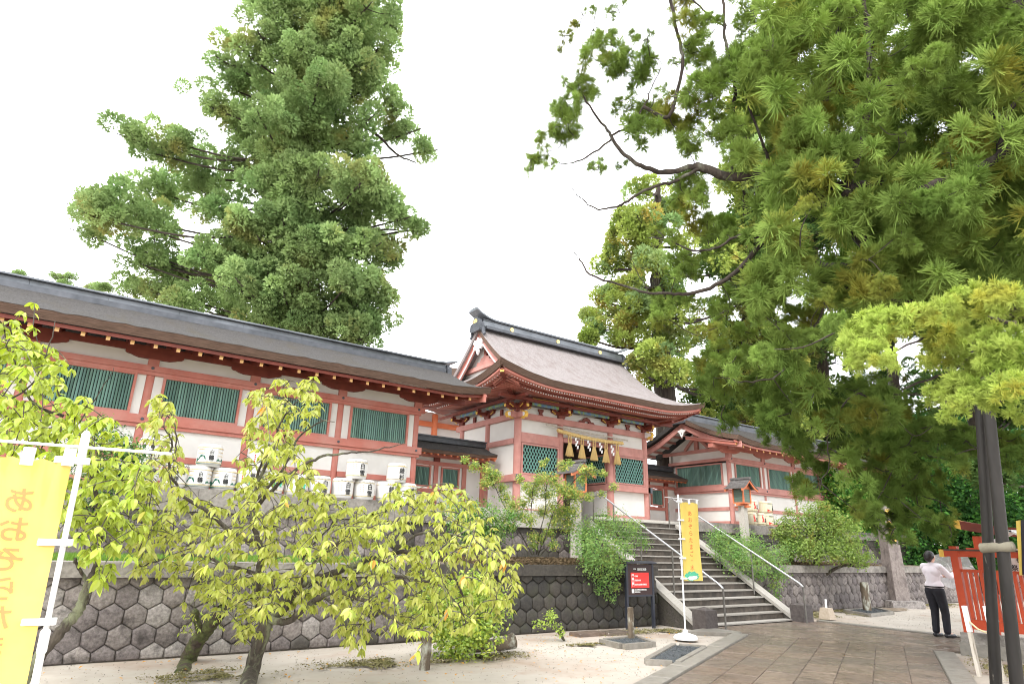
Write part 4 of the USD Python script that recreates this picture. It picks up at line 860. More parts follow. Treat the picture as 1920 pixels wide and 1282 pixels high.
for x, sg in ((xa, -1), (xb, 1)):
    o_ = part(rg, 'ridge_ornament', MB().box(x - .09, x + .09, GYR - .3, GYR + .3, RZ - .1, RZ + .2, .05).tube([[x - .07, GYR, RZ + .24], [x + .07, GYR, RZ + .24]], .19, 16), 'ridge_dark')
    for s in (-1, 1):
        for q in range(3): MB()
        part(o_, 'scroll', MB().tube([[x + sg * -.04, GYR + s * .32, RZ - .02], [x + sg * -.04, GYR + s * .36, RZ - .16], [x + sg * -.04, GYR + s * .42, RZ - .26]], [.07, .06, .05], 8), 'ridge_dark')
    part(o_, 'gold_crest', MB().tube([[x + sg * .065, GYR, RZ + .24], [x + sg * .085, GYR, RZ + .24]], .11, 16), 'gold')
GLYPH = json.loads('''{"あ":[[[-30,-25,-30,-16,-26,-7,-18,1,-16,1,-12,5,-12,13,-26,13,-28,17,-27,21,-11,20,-10,23,-10,29,-2,29,-2,26,-3,25,-2,20,10,21,11,22,16,22,17,23,21,23,22,22,22,17,21,16,13,15,12,14,12,12,16,11,16,6,20,5,26,0,29,-7,28,-20,22,-28,9,-34,3,-34,1,-30,2,-27,6,-27,16,-23,21,-16,21,-12,22,-11,21,-6,17,-1,14,0,12,0,11,-5,5,-15,-2,-21,-1,-29,-8,-30,-9,-28,-11,-28,-15,-30,-21,-31,-27,-29],[0,8,8,8,9,14,2,14,1,13,-5,13,-5,7,-1,7],[-4,-13,2,-7,5,0,5,1,-1,1,-5,0,-5,-12],[-23,-19,-21,-23,-18,-23,-11,-20,-12,-5,-16,-6,-21,-12]]],"お":[[[11,16,14,21,17,21,30,13,32,11,32,8,30,7,30,5,27,5,26,7,24,7,23,9]],[[-30,-24,-30,-16,-28,-12,-24,-8,-22,-8,-15,-2,-15,9,-29,9,-29,16,-15,16,-14,21,-15,29,-14,30,-7,30,-6,29,-7,27,-7,17,1,18,6,20,8,19,8,13,7,12,-7,10,-7,0,0,1,1,2,12,2,20,-1,24,-5,26,-9,26,-20,24,-24,19,-29,12,-32,0,-33,-2,-27,-1,-25,7,-25,15,-22,17,-20,19,-14,16,-7,10,-5,2,-5,1,-6,-3,-6,-7,-7,-7,-27,-10,-32,-12,-33,-21,-32,-26,-29],[-23,-19,-20,-24,-15,-25,-14,-22,-14,-17,-15,-12,-22,-16]]],"ぞ":[[[-32,-7,-33,0,-32,1,-19,2,0,18,-1,19,-4,19,-5,18,-18,18,-20,17,-21,18,-21,25,-5,25,-4,26,8,26,9,27,12,27,16,23,16,21,12,19,12,17,16,18,18,16,19,19,23,21,29,13,29,10,24,8,21,15,19,16,18,15,22,9,22,7,20,7,20,5,25,5,25,-3,6,-3,-2,-6,-7,-13,-7,-19,-3,-24,4,-25,5,-26,15,-26,14,-34,-1,-33,-11,-28,-14,-23,-15,-14,-12,-7,-10,-6,-10,-4],[-4,5,-3,4,8,4,9,5,16,6,11,16,9,16]]],"ら":[[[-25,-15,-24,-4,-23,-3,-23,5,-22,6,-22,15,-21,16,-15,16,-14,15,-16,-2,-13,-2,-12,0,-7,1,-5,3,11,4,20,0,25,-8,25,-18,23,-23,17,-29,6,-33,-1,-33,-2,-34,-15,-33,-16,-25,-13,-26,1,-26,2,-25,9,-24,14,-21,17,-15,17,-10,14,-5,8,-3,-3,-4,-12,-8,-17,-13,-18,-17]],[[-15,21,-14,28,-9,28,-8,27,5,25,6,24,16,23,16,20,15,19,15,16,7,16,6,17,2,17,1,18,-3,18,-4,19]]],"た":[[[-4,-13,-3,-11,4,-11,3,-20,7,-24,15,-25,16,-24,29,-23,29,-31,25,-31,24,-32,8,-32,7,-31,1,-30,0,-28,-2,-28,-4,-24]],[[1,6,3,7,25,7,28,6,28,-1,21,-1,20,0,1,-1]],[[-31,10,-31,16,-30,17,-18,16,-14,17,-14,21,-13,22,-13,29,-5,29,-4,28,-5,21,-6,20,-6,18,-1,18,0,19,7,20,7,12,-8,10,-11,-5,-14,-12,-14,-15,-21,-33,-25,-33,-29,-31,-29,-28,-22,-13,-16,8,-30,9]]],"ま":[[[-25,-25,-24,-17,-20,-13,-16,-11,-3,-10,-2,-9,-3,-3,-18,-3,-19,-2,-24,-2,-25,-1,-25,5,-15,5,-14,4,-3,5,-3,13,-24,14,-24,21,-3,20,-3,29,5,29,6,20,24,22,24,15,22,14,12,14,11,13,5,12,6,5,25,7,25,0,23,-1,15,-1,14,-2,5,-3,5,-11,6,-13,12,-14,18,-17,26,-23,26,-26,23,-30,19,-29,13,-23,7,-21,4,-30,0,-33,-3,-34,-14,-34,-20,-32,-24,-28],[-17,-24,-12,-27,-5,-27,-3,-26,-2,-24,-2,-18,-4,-17,-15,-18,-17,-21]]],"ご":[[[-22,14,-22,22,-19,21,13,21,16,23,14,28,18,30,20,30,26,20,26,18,23,16,20,16,20,18,19,18,18,14,13,14,12,13,-17,13,-18,14]],[[28,19,24,28,22,29,22,31,28,33,28,31,32,27,34,21,31,19]],[[-27,-21,-27,-14,-26,-13,-25,-7,-19,-7,-18,-8,-19,-18,-17,-22,-9,-25,8,-25,9,-24,16,-24,22,-22,23,-23,23,-30,17,-32,10,-32,9,-33,-10,-33,-11,-32,-18,-31,-23,-28]]],"こ":[[[-26,-18,-24,-7,-23,-6,-17,-7,-16,-9,-17,-10,-18,-17,-14,-23,-7,-25,8,-25,9,-24,16,-24,17,-23,24,-22,24,-30,18,-32,9,-32,8,-33,-8,-33,-9,-32,-13,-32,-20,-29,-24,-25,-25,-19]],[[-21,15,-21,22,-20,23,-17,22,14,22,15,23,19,23,19,15,14,15,13,14,-16,14,-17,15]]],"一":[[[-35,2,-34,3,33,3,33,-5,-35,-5]]],"木":[[[-36,-24,-36,-22,-28,-18,-16,-6,-9,6,-10,7,-33,7,-33,14,-5,14,-5,32,3,32,3,14,31,14,31,7,7,6,7,4,14,-4,14,-6,25,-17,34,-22,34,-24,29,-29,25,-27,22,-23,20,-23,13,-16,13,-14,9,-11,9,-9,4,-4,3,-5,3,-36,2,-37,-4,-37,-5,-36,-6,-4,-7,-4,-7,-6,-13,-12,-13,-14,-23,-24,-25,-24,-30,-29,-32,-29,-32,-27]]],"大":[[[-35,-32,-35,-30,-23,-24,-17,-18,-17,-16,-14,-14,-11,-9,-11,-6,-7,3,-8,4,-33,4,-34,5,-34,11,-32,12,-6,12,-5,15,-5,32,3,32,2,12,31,12,32,11,32,4,5,3,10,-9,12,-10,13,-14,17,-17,17,-19,25,-26,31,-28,33,-30,29,-36,26,-36,22,-34,9,-22,-1,-5,-2,-5,-3,-10,-10,-22,-18,-30,-28,-36,-31,-36]]],"神":[[[-36,-9,-22,4,-22,6,-17,12,-18,13,-34,13,-34,20,-22,20,-22,23,-27,28,-27,30,-25,30,-24,32,-20,32,-20,30,-14,24,-14,20,-10,20,-8,18,-7,18,-7,21,8,21,8,32,9,33,14,33,15,32,15,21,30,21,31,20,31,-18,30,-19,24,-19,22,-16,15,-16,15,-36,8,-36,8,-16,1,-16,0,-19,-7,-19,-7,-11,-9,-11,-10,-14,-12,-14,-13,-11,-16,-9,-17,-36,-23,-37,-24,-36,-24,-10,-27,-10,-31,-15,-33,-15],[15,7,23,6,23,14,15,14],[22,-9,23,-1,15,-1,15,-9],[0,-8,8,-9,8,-1,0,-1],[0,7,8,6,8,14,0,14],[-15,1,-9,-6,-7,-6,-7,15,-9,15,-11,8,-15,4]]],"白":[[[-28,20,-27,21,-9,21,-6,33,2,32,3,31,2,27,-1,22,-1,21,25,21,26,20,26,-36,18,-36,17,-31,-19,-31,-21,-37,-27,-37,-28,-36],[-20,-23,-19,-24,18,-24,18,-8,-20,-8],[-20,0,-19,-1,18,-1,18,14,-20,14]]],"鶴":[[[-36,-3,-35,0,-30,4,-27,10,-27,11,-32,11,-33,12,-33,25,-21,25,-19,33,-13,32,-13,28,-14,27,-13,25,-1,25,0,26,7,26,9,31,11,33,17,32,16,26,27,26,27,2,7,2,6,0,33,0,33,-6,7,-6,6,-7,31,-8,31,-22,30,-23,29,-33,26,-36,15,-36,14,-24,12,-25,12,-31,7,-32,6,-31,6,-23,5,-22,4,-23,4,-28,1,-35,-1,-35,-4,-33,-22,-33,-23,-36,-29,-36,-29,-8,-33,-8,-34,-4],[22,-15,23,-17,25,-17,24,-14],[17,-29,18,-30,23,-30,23,-25,19,-23,19,-28],[7,11,7,8,20,8,21,10],[7,20,7,17,20,17,21,19],[19,-23,20,-22,19,-21,18,-22],[-3,-21,-10,-21,-10,-27,-2,-27,-1,-17,4,-17,5,-18,10,-17,11,-18,14,-16,18,-16,18,-15,17,-14,0,-14,-1,-13,-2,2,-10,0,-10,-4,-3,-4,-3,-10,-10,-11,-10,-15,-3,-15],[12,-21,11,-23,12,-24,13,-22],[-15,19,-17,16,-17,15,-12,15,-12,13,-10,8,-1,8,-2,11,-8,11,-8,19],[-23,-14,-17,-15,-17,-10,-23,-10],[-23,-3,-17,-4,-17,1,-23,1],[-17,11,-20,8,-17,8],[-17,-22,-23,-21,-23,-27,-17,-27],[-26,16,-24,15,-23,19,-26,19]]],"菊":[[[-35,-4,-35,-1,-32,2,-30,2,-30,4,-26,7,-21,17,-17,19,-18,20,-33,20,-33,27,-18,27,-16,33,-11,33,-9,27,7,27,9,33,15,33,15,27,31,27,32,26,32,21,31,20,15,20,15,14,8,14,7,20,-9,20,-10,14,-14,13,-13,12,28,12,29,11,27,-27,23,-36,20,-37,9,-37,8,-28,1,-22,-1,-23,-1,-36,-2,-37,-8,-37,-9,-22,-22,-33,-27,-34,-30,-31,-30,-28,-21,-24,-14,-17,-28,-16,-29,-15,-29,-10,-28,-9,-19,-9,-19,-6,-22,-1,-24,-1,-29,-7,-31,-7,-33,-4],[10,-8,11,-9,21,-10,21,5,10,5,10,3,15,2,15,0],[6,-17,8,-20,15,-24,12,-30,18,-30,20,-22,20,-15,7,-16],[0,5,-1,-8,1,-9,3,-8,8,4],[-20,4,-17,3,-15,1,-11,-9,-8,-9,-8,5,-19,5]]],"正":[[[-34,-33,-34,-26,-24,-25,-24,8,-17,8,-17,-26,-3,-25,-3,20,-31,20,-32,21,-32,26,-31,27,30,27,30,20,5,20,5,2,27,2,27,-5,5,-5,5,-25,6,-26,32,-26,32,-33]]],"宗":[[[11,-17,11,-15,15,-13,18,-13,31,-27,32,-30,28,-33,25,-33,23,-29,18,-25,18,-23]],[[-33,-9,-33,-2,31,-2,31,-9,3,-9,3,-31,-2,-36,-14,-36,-14,-33,-16,-31,-16,-29,-5,-29,-5,-9]],[[-32,25,-6,25,-5,27,-7,30,-7,32,-4,33,0,33,5,25,30,25,31,24,31,8,30,7,23,7,22,18,-24,18,-25,7,-32,7]],[[-21,4,-21,11,19,11,19,4]],[[-35,-29,-32,-25,-30,-25,-26,-21,-26,-19,-21,-13,-14,-14,-16,-20,-28,-33,-30,-33]]],"雪":[[[-33,3,-33,19,-32,20,-5,21,-6,23,-28,23,-28,29,26,29,26,23,3,23,2,21,30,20,31,19,31,3,30,2,24,2,24,-3,4,-3,4,3,24,3,24,12,22,14,3,14,2,12,2,-5,-5,-5,-6,-2,-7,-3,-25,-3,-26,2,-32,2],[-24,14,-26,12,-26,3,-5,2,-6,6,-7,5,-24,5,-24,11,-7,11,-6,10,-5,14]],[[-27,-28,15,-28,16,-27,15,-23,-24,-23,-25,-22,-25,-18,-24,-17,15,-17,16,-14,-26,-13,-26,-7,23,-7,24,-8,24,-36,23,-37,17,-37,15,-34,-27,-34]],[[4,11,22,11,22,5,4,5]]],"綾":[[[-35,-29,-33,-24,-32,-15,-26,-15,-25,-16,-24,-15,-19,-15,-14,-12,-16,-10,-17,-11,-33,-13,-35,-9,-35,-7,-32,-6,-32,-4,-26,3,-27,4,-33,3,-35,7,-35,10,-28,18,-22,32,-18,32,-15,29,-24,13,-21,12,-19,13,-16,21,-13,21,-9,19,-11,13,-16,6,-15,4,-12,5,-10,-1,-2,2,1,5,0,6,-9,6,-9,12,-8,13,8,14,7,18,-5,18,-6,19,-6,25,8,25,8,32,15,32,16,25,29,25,29,19,28,18,16,18,15,14,16,13,31,13,32,12,32,6,24,6,23,5,24,3,33,-1,33,-4,30,-7,27,-7,27,-11,24,-17,18,-24,21,-27,33,-30,32,-34,30,-36,26,-36,20,-34,11,-29,3,-34,-3,-36,-8,-36,-10,-30,2,-27,5,-25,0,-18,-6,-22,-10,-20,-9,-27,-13,-29,-15,-28,-16,-21,-18,-21,-17,-32,-19,-33,-23,-33,-25,-20,-27,-23,-29,-35,-35,-34],[25,-6,26,-7,27,-6,26,-5],[7,1,12,-1,11,-6,25,-5,21,-1,13,2,13,6,10,6,10,3,8,3],[6,-13,8,-18,11,-20,14,-19,14,-17,18,-13,7,-12],[-8,-13,-12,-14,-12,-17,-4,-13,2,-7,4,-2,0,-3,-5,-7,-8,-7],[-20,1,-23,-4,-22,-5,-17,-4,-17,1],[-18,-17,-19,-18,-18,-19,-17,-18]]],"杉":[[[-7,-32,-6,-30,4,-27,5,-25,15,-20,24,-11,25,-8,28,-8,32,-10,32,-13,23,-23,21,-23,18,-27,11,-30,10,-32,-1,-37,-3,-37,-4,-34]],[[-36,-18,-36,-16,-30,-9,-23,8,-24,10,-34,10,-34,17,-22,17,-22,31,-21,33,-15,33,-14,32,-14,17,-3,17,-2,15,5,18,10,23,12,23,20,32,27,30,27,28,22,22,20,22,16,17,14,17,9,12,3,10,2,8,0,8,-2,11,-3,10,-14,10,-13,6,-3,-3,-2,-6,6,-3,7,-1,12,1,16,6,18,6,18,8,23,13,29,11,30,9,21,-1,19,-1,16,-5,4,-11,3,-13,1,-13,-4,-7,-8,-10,-10,-6,-12,-4,-14,-4,-14,-36,-15,-37,-20,-37,-22,-35,-22,-10,-24,-10,-26,-16,-31,-23,-33,-23,-34,-19]]],"香":[[[-35,-8,-35,-5,-30,-4,-25,0,-21,1,-14,8,-15,9,-34,9,-34,16,-5,17,-6,21,-26,20,-28,24,-27,27,-4,28,-3,29,4,29,5,30,20,32,24,28,24,26,18,24,13,24,12,23,5,23,3,21,3,16,32,16,32,9,12,8,14,5,19,3,20,1,30,-4,33,-4,33,-7,30,-9,30,-11,28,-11,23,-8,22,-9,22,-36,15,-36,14,-34,-15,-34,-17,-37,-22,-37,-23,-36,-23,-9,-25,-9,-31,-12],[4,5,3,4,3,-6,17,-6,17,-4,15,-4],[-16,-27,-15,-28,14,-28,15,-24,-15,-23],[-16,-16,-15,-17,14,-17,15,-13,-15,-12],[-16,-4,-18,-4,-18,-6,-5,-6,-5,5,-7,5]]],"椎":[[[-36,-17,-36,-14,-30,-4,-26,9,-27,11,-34,11,-35,12,-35,17,-34,18,-25,18,-25,32,-24,33,-18,32,-18,18,-10,18,-9,13,-8,13,-7,17,-5,18,-5,21,-2,25,0,32,3,32,7,30,5,23,3,20,3,19,13,19,13,21,9,28,9,30,15,32,19,26,21,19,32,19,32,12,20,12,19,11,19,5,29,5,30,4,30,-1,29,-2,19,-2,19,-9,29,-9,30,-10,30,-15,29,-16,19,-16,19,-23,32,-24,32,-31,2,-31,0,-37,-5,-37,-6,-36,-7,2,-11,0,-10,-5,-14,-9,-16,-8,-16,-6,-18,-7,-18,-36,-25,-36,-25,-11,-27,-11,-31,-21,-33,-21],[1,-23,12,-24,12,-16,1,-16],[1,-8,12,-9,12,-2,1,-2],[1,6,12,5,12,12,1,12],[-18,9,-15,5,-11,10,-17,11]]],"宮":[[[-32,26,-7,26,-6,28,-7,29,-7,32,-4,32,-3,33,1,32,4,26,30,26,30,7,23,7,22,19,-24,19,-25,7,-32,7]],[[-26,-36,-26,-12,-25,-11,-9,-11,-7,-8,-8,-6,-21,-6,-21,14,19,14,19,-6,3,-6,0,-10,24,-11,25,-12,25,-35,24,-36,17,-36,16,-33,-17,-33,-19,-36],[-18,-25,-17,-26,16,-26,17,-19,-17,-18],[-13,1,-12,0,10,0,11,7,-12,8]]],"本":[[[-35,-21,-35,-19,-23,-9,-13,8,-14,10,-33,10,-33,17,-5,17,-5,32,3,32,3,17,31,17,31,10,11,10,10,9,13,2,20,-6,20,-8,26,-14,33,-18,33,-21,31,-21,29,-25,27,-25,21,-20,19,-23,3,-23,3,-36,2,-37,-4,-37,-5,-36,-5,-23,-21,-23,-23,-20,-29,-25,-31,-25],[3,-15,4,-16,16,-15,4,4,3,3],[-11,-5,-19,-15,-18,-16,-5,-16,-5,5,-7,5]]],"殿":[[[-36,-32,-36,-28,-33,-22,-32,-9,-31,-8,-31,30,0,30,1,29,1,12,-4,11,-3,3,0,3,-1,8,2,9,4,14,4,29,5,30,25,30,25,12,27,10,33,10,33,4,21,4,19,7,19,23,12,23,10,9,5,2,28,1,30,0,30,-4,28,-10,21,-23,25,-27,33,-30,33,-33,31,-34,31,-36,27,-36,16,-29,13,-29,11,-32,7,-33,6,-35,0,-36,-2,-32,-5,-32,-7,-26,-11,-22,-11,-19,-9,-18,-10,-17,-17,-17,-17,-19,-14,-19,-14,-23,-21,-36,-26,-34,-27,-31,-24,-29,-21,-23,-21,-17,-24,-17,-26,-18,-27,-26,-30,-34,-33,-34,-34,-32],[10,-8,13,-15,16,-16,19,-13,21,-7,11,-6],[-5,-18,-1,-26,2,-28,7,-26,10,-22,4,-12,3,-6,0,-6,-1,-3,-4,-3,-4,-10,2,-11,2,-17,-4,-17],[-23,24,-24,23,-24,17,-6,17,-6,24],[-13,11,-14,3,-10,3,-10,11],[-14,-10,-10,-11,-10,-3,-14,-3],[-24,-3,-25,-7,-25,-11,-20,-11,-20,-4],[-24,4,-20,3,-20,11,-24,11]]],"寿":[[[-35,-25,-35,-23,-33,-21,-28,-19,-22,-13,-17,-4,-18,-2,-34,-2,-34,5,-13,5,-12,7,-13,9,-27,9,-27,15,-26,16,-9,17,-10,19,-29,19,-30,20,-30,26,-8,26,-6,33,1,32,2,26,28,26,28,19,-1,18,0,16,24,16,25,15,25,9,-4,8,-3,5,32,5,32,-2,19,-2,19,-8,30,-8,30,-15,19,-15,19,-32,17,-35,14,-36,2,-36,0,-29,-6,-30,-6,-28,-14,-21,-15,-18,-12,-17,-13,-15,-15,-15,-20,-22,-22,-22,-29,-29,-33,-25],[-7,-2,-10,-7,-9,-8,11,-8,12,-3],[-8,-16,1,-25,1,-29,12,-29,12,-15,-7,-15]]],"飛":[[[-35,-33,-35,-30,-30,-26,-26,-18,-25,-8,-24,-7,-25,-6,-34,-6,-35,-5,-35,0,-34,1,-24,2,-24,9,-32,8,-33,14,-21,17,-13,21,-14,22,-30,22,-30,29,15,29,17,22,24,29,30,26,24,19,25,17,31,15,31,12,29,10,31,7,33,7,32,0,29,-3,30,-8,28,-8,25,-12,25,-14,32,-17,30,-22,34,-26,34,-28,31,-36,25,-37,18,-34,15,-31,11,-22,10,-9,8,-6,0,-7,0,-36,-7,-36,-8,-6,-17,-6,-20,-23,-23,-29,-29,-36,-32,-36],[18,-19,22,-28,25,-29,28,-29,28,-22,19,-18],[18,12,24,4,27,4,27,8,26,10,19,13],[16,-6,17,-9,19,-9,23,-5,23,-2,16,0],[1,22,0,1,15,1,15,4,13,5,10,13,9,22],[-11,21,-9,18,-7,18,-7,22,-10,22],[-10,14,-17,10,-17,1,-7,1,-7,14]]],"徳":[[[-36,-5,-36,-2,-34,-2,-25,7,-20,16,-18,18,-14,17,-15,24,-14,25,5,25,5,33,11,33,12,32,13,25,32,25,32,18,12,17,13,13,29,13,30,12,30,-9,8,-9,8,-11,13,-13,16,-16,16,-18,13,-21,10,-21,7,-17,3,-16,3,-28,4,-29,15,-29,16,-22,20,-24,21,-23,21,-21,18,-19,18,-16,24,-15,32,-25,34,-32,30,-34,27,-34,25,-27,23,-26,21,-33,18,-36,0,-36,-3,-34,-4,-31,-4,-21,-5,-20,-10,-32,-13,-35,-17,-33,-19,-37,-24,-37,-25,-36,-25,-5,-29,-6,-31,-9,-34,-9],[18,-1,23,-2,23,6,18,6],[6,-1,12,-2,12,6,6,6],[-14,17,-12,16,-13,13,-12,12,-11,13,5,14,4,18,-13,18],[-14,12,-18,5,-18,-27,-17,-28,-15,-27,-13,-23,-11,-15,-5,-17,-3,-15,0,-15,-1,-12,1,-10,0,-9,-12,-9,-12,12],[0,5,-6,6,-6,-2,0,-2]],[[-16,25,-29,12,-32,11,-35,14,-35,17,-25,25,-25,27,-21,30,-21,32,-14,31,-14,28,-16,27]]],"官":[[[-33,11,-33,24,-32,25,-5,25,-4,26,-6,31,-1,33,2,32,5,25,30,25,31,24,31,11,29,10,24,10,23,11,22,18,-25,17,-24,13,-23,14,21,14,21,-7,-15,-7,-16,-11,24,-12,24,-36,17,-36,15,-33,-15,-33,-16,-36,-23,-36,-24,-35,-24,10,-31,10],[-16,-25,-15,-26,15,-26,16,-20,-15,-19],[-15,7,-16,6,-15,0,14,1,13,7]]],"幣":[[[-32,-6,-32,20,-28,22,-31,29,-28,31,-26,31,-23,28,-20,21,-19,22,-19,32,-18,33,-13,33,-12,32,-11,22,-8,25,-6,31,0,30,1,28,-3,22,0,21,1,19,6,24,9,32,15,32,15,25,32,25,33,24,33,19,28,19,24,9,21,6,25,2,33,-1,33,-3,30,-7,24,-5,16,1,2,-7,3,-9,26,-9,26,-29,24,-32,21,-33,9,-33,7,-27,8,-26,11,-27,18,-27,19,-25,19,-16,3,-16,2,-37,-4,-37,-5,-36,-5,-16,-19,-16,-20,-17,-20,-33,-27,-33,-27,-9,-6,-9,-5,-5,-6,-4,-6,0,-10,0,-11,7,-12,8,-13,-6,-18,-6,-18,7,-19,8,-20,7,-21,1,-25,0,-25,-6,-26,-7,-31,-7],[12,18,14,13,16,12,18,12,20,17,19,19,13,19],[1,2,3,1,11,6,8,13,1,11],[-8,14,-8,12,-6,12,-6,15]]],"国":[[[-32,29,30,29,30,-36,29,-37,23,-37,21,-33,-23,-33,-25,-37,-31,-37,-32,-36],[-24,-25,-23,-26,22,-26,22,22,-24,22]],[[-22,-20,-22,-15,-21,-14,-5,-13,-5,-4,-18,-4,-19,-3,-19,2,-18,3,-5,3,-5,11,-20,11,-21,12,-21,17,-20,18,18,18,18,11,2,11,2,4,16,3,17,2,17,-3,12,-4,12,-5,16,-9,17,-14,20,-15,20,-21,-21,-21],[2,-5,3,-14,10,-13,5,-8,4,-4]]],"御":[[[-37,-4,-28,6,-23,17,-22,18,-16,17,-11,33,-5,32,-5,25,10,25,11,24,12,27,31,27,32,26,32,-22,28,-26,21,-26,20,-22,18,-22,18,-37,12,-37,11,-28,-11,-31,-12,-32,-18,-32,-18,-30,-19,-30,-21,-36,-27,-36,-27,-6,-29,-5,-32,-9,-34,-9],[18,19,19,-19,25,-18,24,20],[2,-22,4,-23,5,-22,10,-22,12,-21,12,-11,2,-12],[10,-5,11,-6,12,-5,12,1,2,1,2,-5],[10,18,2,18,2,8,12,8,12,18,11,19],[-20,6,-19,-25,-15,-24,-15,-2,-10,-2,-9,-3,-9,-23,-5,-23,-5,0,-17,1,-17,8,-15,8,-16,10,-18,10],[-13,9,-12,8,-5,8,-5,18,-9,18,-10,13]],[[-36,16,-36,18,-28,25,-28,27,-23,33,-17,31,-17,28,-20,26,-23,20,-31,12,-33,12]]],"祭":[[[-35,-7,-35,-4,-27,-1,-24,2,-34,12,-34,15,-32,15,-26,21,-19,33,-13,32,-13,29,-14,28,-13,27,-6,27,-2,28,-1,31,4,32,6,28,26,28,27,26,29,26,28,21,18,7,23,1,27,0,28,-2,33,-3,34,-5,30,-10,27,-10,26,-15,14,-16,16,-19,18,-19,29,-29,29,-32,27,-32,26,-34,22,-34,12,-23,8,-21,8,-19,12,-17,11,-15,3,-15,3,-33,1,-36,-2,-37,-12,-37,-14,-32,-14,-30,-5,-30,-6,-15,-14,-15,-14,-17,-10,-18,-10,-20,-26,-34,-29,-34,-33,-29,-26,-25,-23,-21,-21,-21,-17,-16,-28,-15,-28,-10,-32,-11],[-23,-7,-22,-8,21,-8,22,-7,15,-2,14,-3,-15,-3,-16,-1],[9,20,11,14,13,14,16,16,18,20,10,21],[-10,5,-9,4,9,4,1,19,1,22,-1,22,-1,19,-4,13],[-17,19,-16,17,-12,16,-9,20,-19,21,-19,19],[-25,12,-19,7,-16,10,-17,12,-22,14,-24,14]]]}''')
mat('print_greenink', (.025, .10, .07), (.04, .14, .10), 4, 3, .6)
mat('print_pale_red', (.75, .35, .32), (.78, .42, .38), 4, 3, .7)
mat('ink_grey', (.22, .22, .23), (.3, .3, .31), 4, 3, .7)
mat('lantern_pane', (.10, .14, .11), (.15, .19, .15), 5, 3, .5); mat('roof_shingle', (.085, .078, .075), (.16, .15, .145), 12, 8, .7, .004, 50, c3=(.4, .4, .41), s3=2.0, t3=(.62, .72))
# ================================================================ lettering (outlines of the characters on a 72-unit em)
def glyph_poly(ch, size, mirror=False):
    ps = [Polygon(np.array(r[0]).reshape(-1, 2), [np.array(h).reshape(-1, 2) for h in r[1:]]).buffer(0) for r in GLYPH[ch]]
    from shapely import union_all
    s = size / 72.0; return affinity.scale(union_all(ps), -s if mirror else s, s, origin=(0, 0))
# ================================================================ sake barrels
def red_bird(s):
    b = Polygon([(-.10, .32), (-.02, .34), (.03, .2), (.10, .0), (.13, -.18), (.22, -.30), (.10, -.27), (.06, -.2), (-.06, -.3), (-.16, -.24), (-.03, -.12), (-.08, .06), (-.13, .2)])
    return affinity.scale(b.union(affinity.translate(sbox(-.02, -.02, .02, .02).buffer(.03), -.06, .42)), s, s, origin=(0, 0))
def wrap(poly, lift, c, R, turn=0.0):
    """lays a flat shape round the barrel's front (-Y side)"""
    poly = poly.segmentize(.03)
    tm = MB().prism(poly, (0, 0, 1.0), (0, 0, 0), (1, 0, 0), (0, 1, 0)).arrays() if not poly.is_empty else None
    v, f = tm; a = v[:, 0] / R + turn; r = R + .001 + v[:, 2] * lift
    return np.stack([c[0] + r * np.sin(a), c[1] - r * np.cos(a), c[2] + v[:, 1]], 1), f
BARREL_LABEL = {}
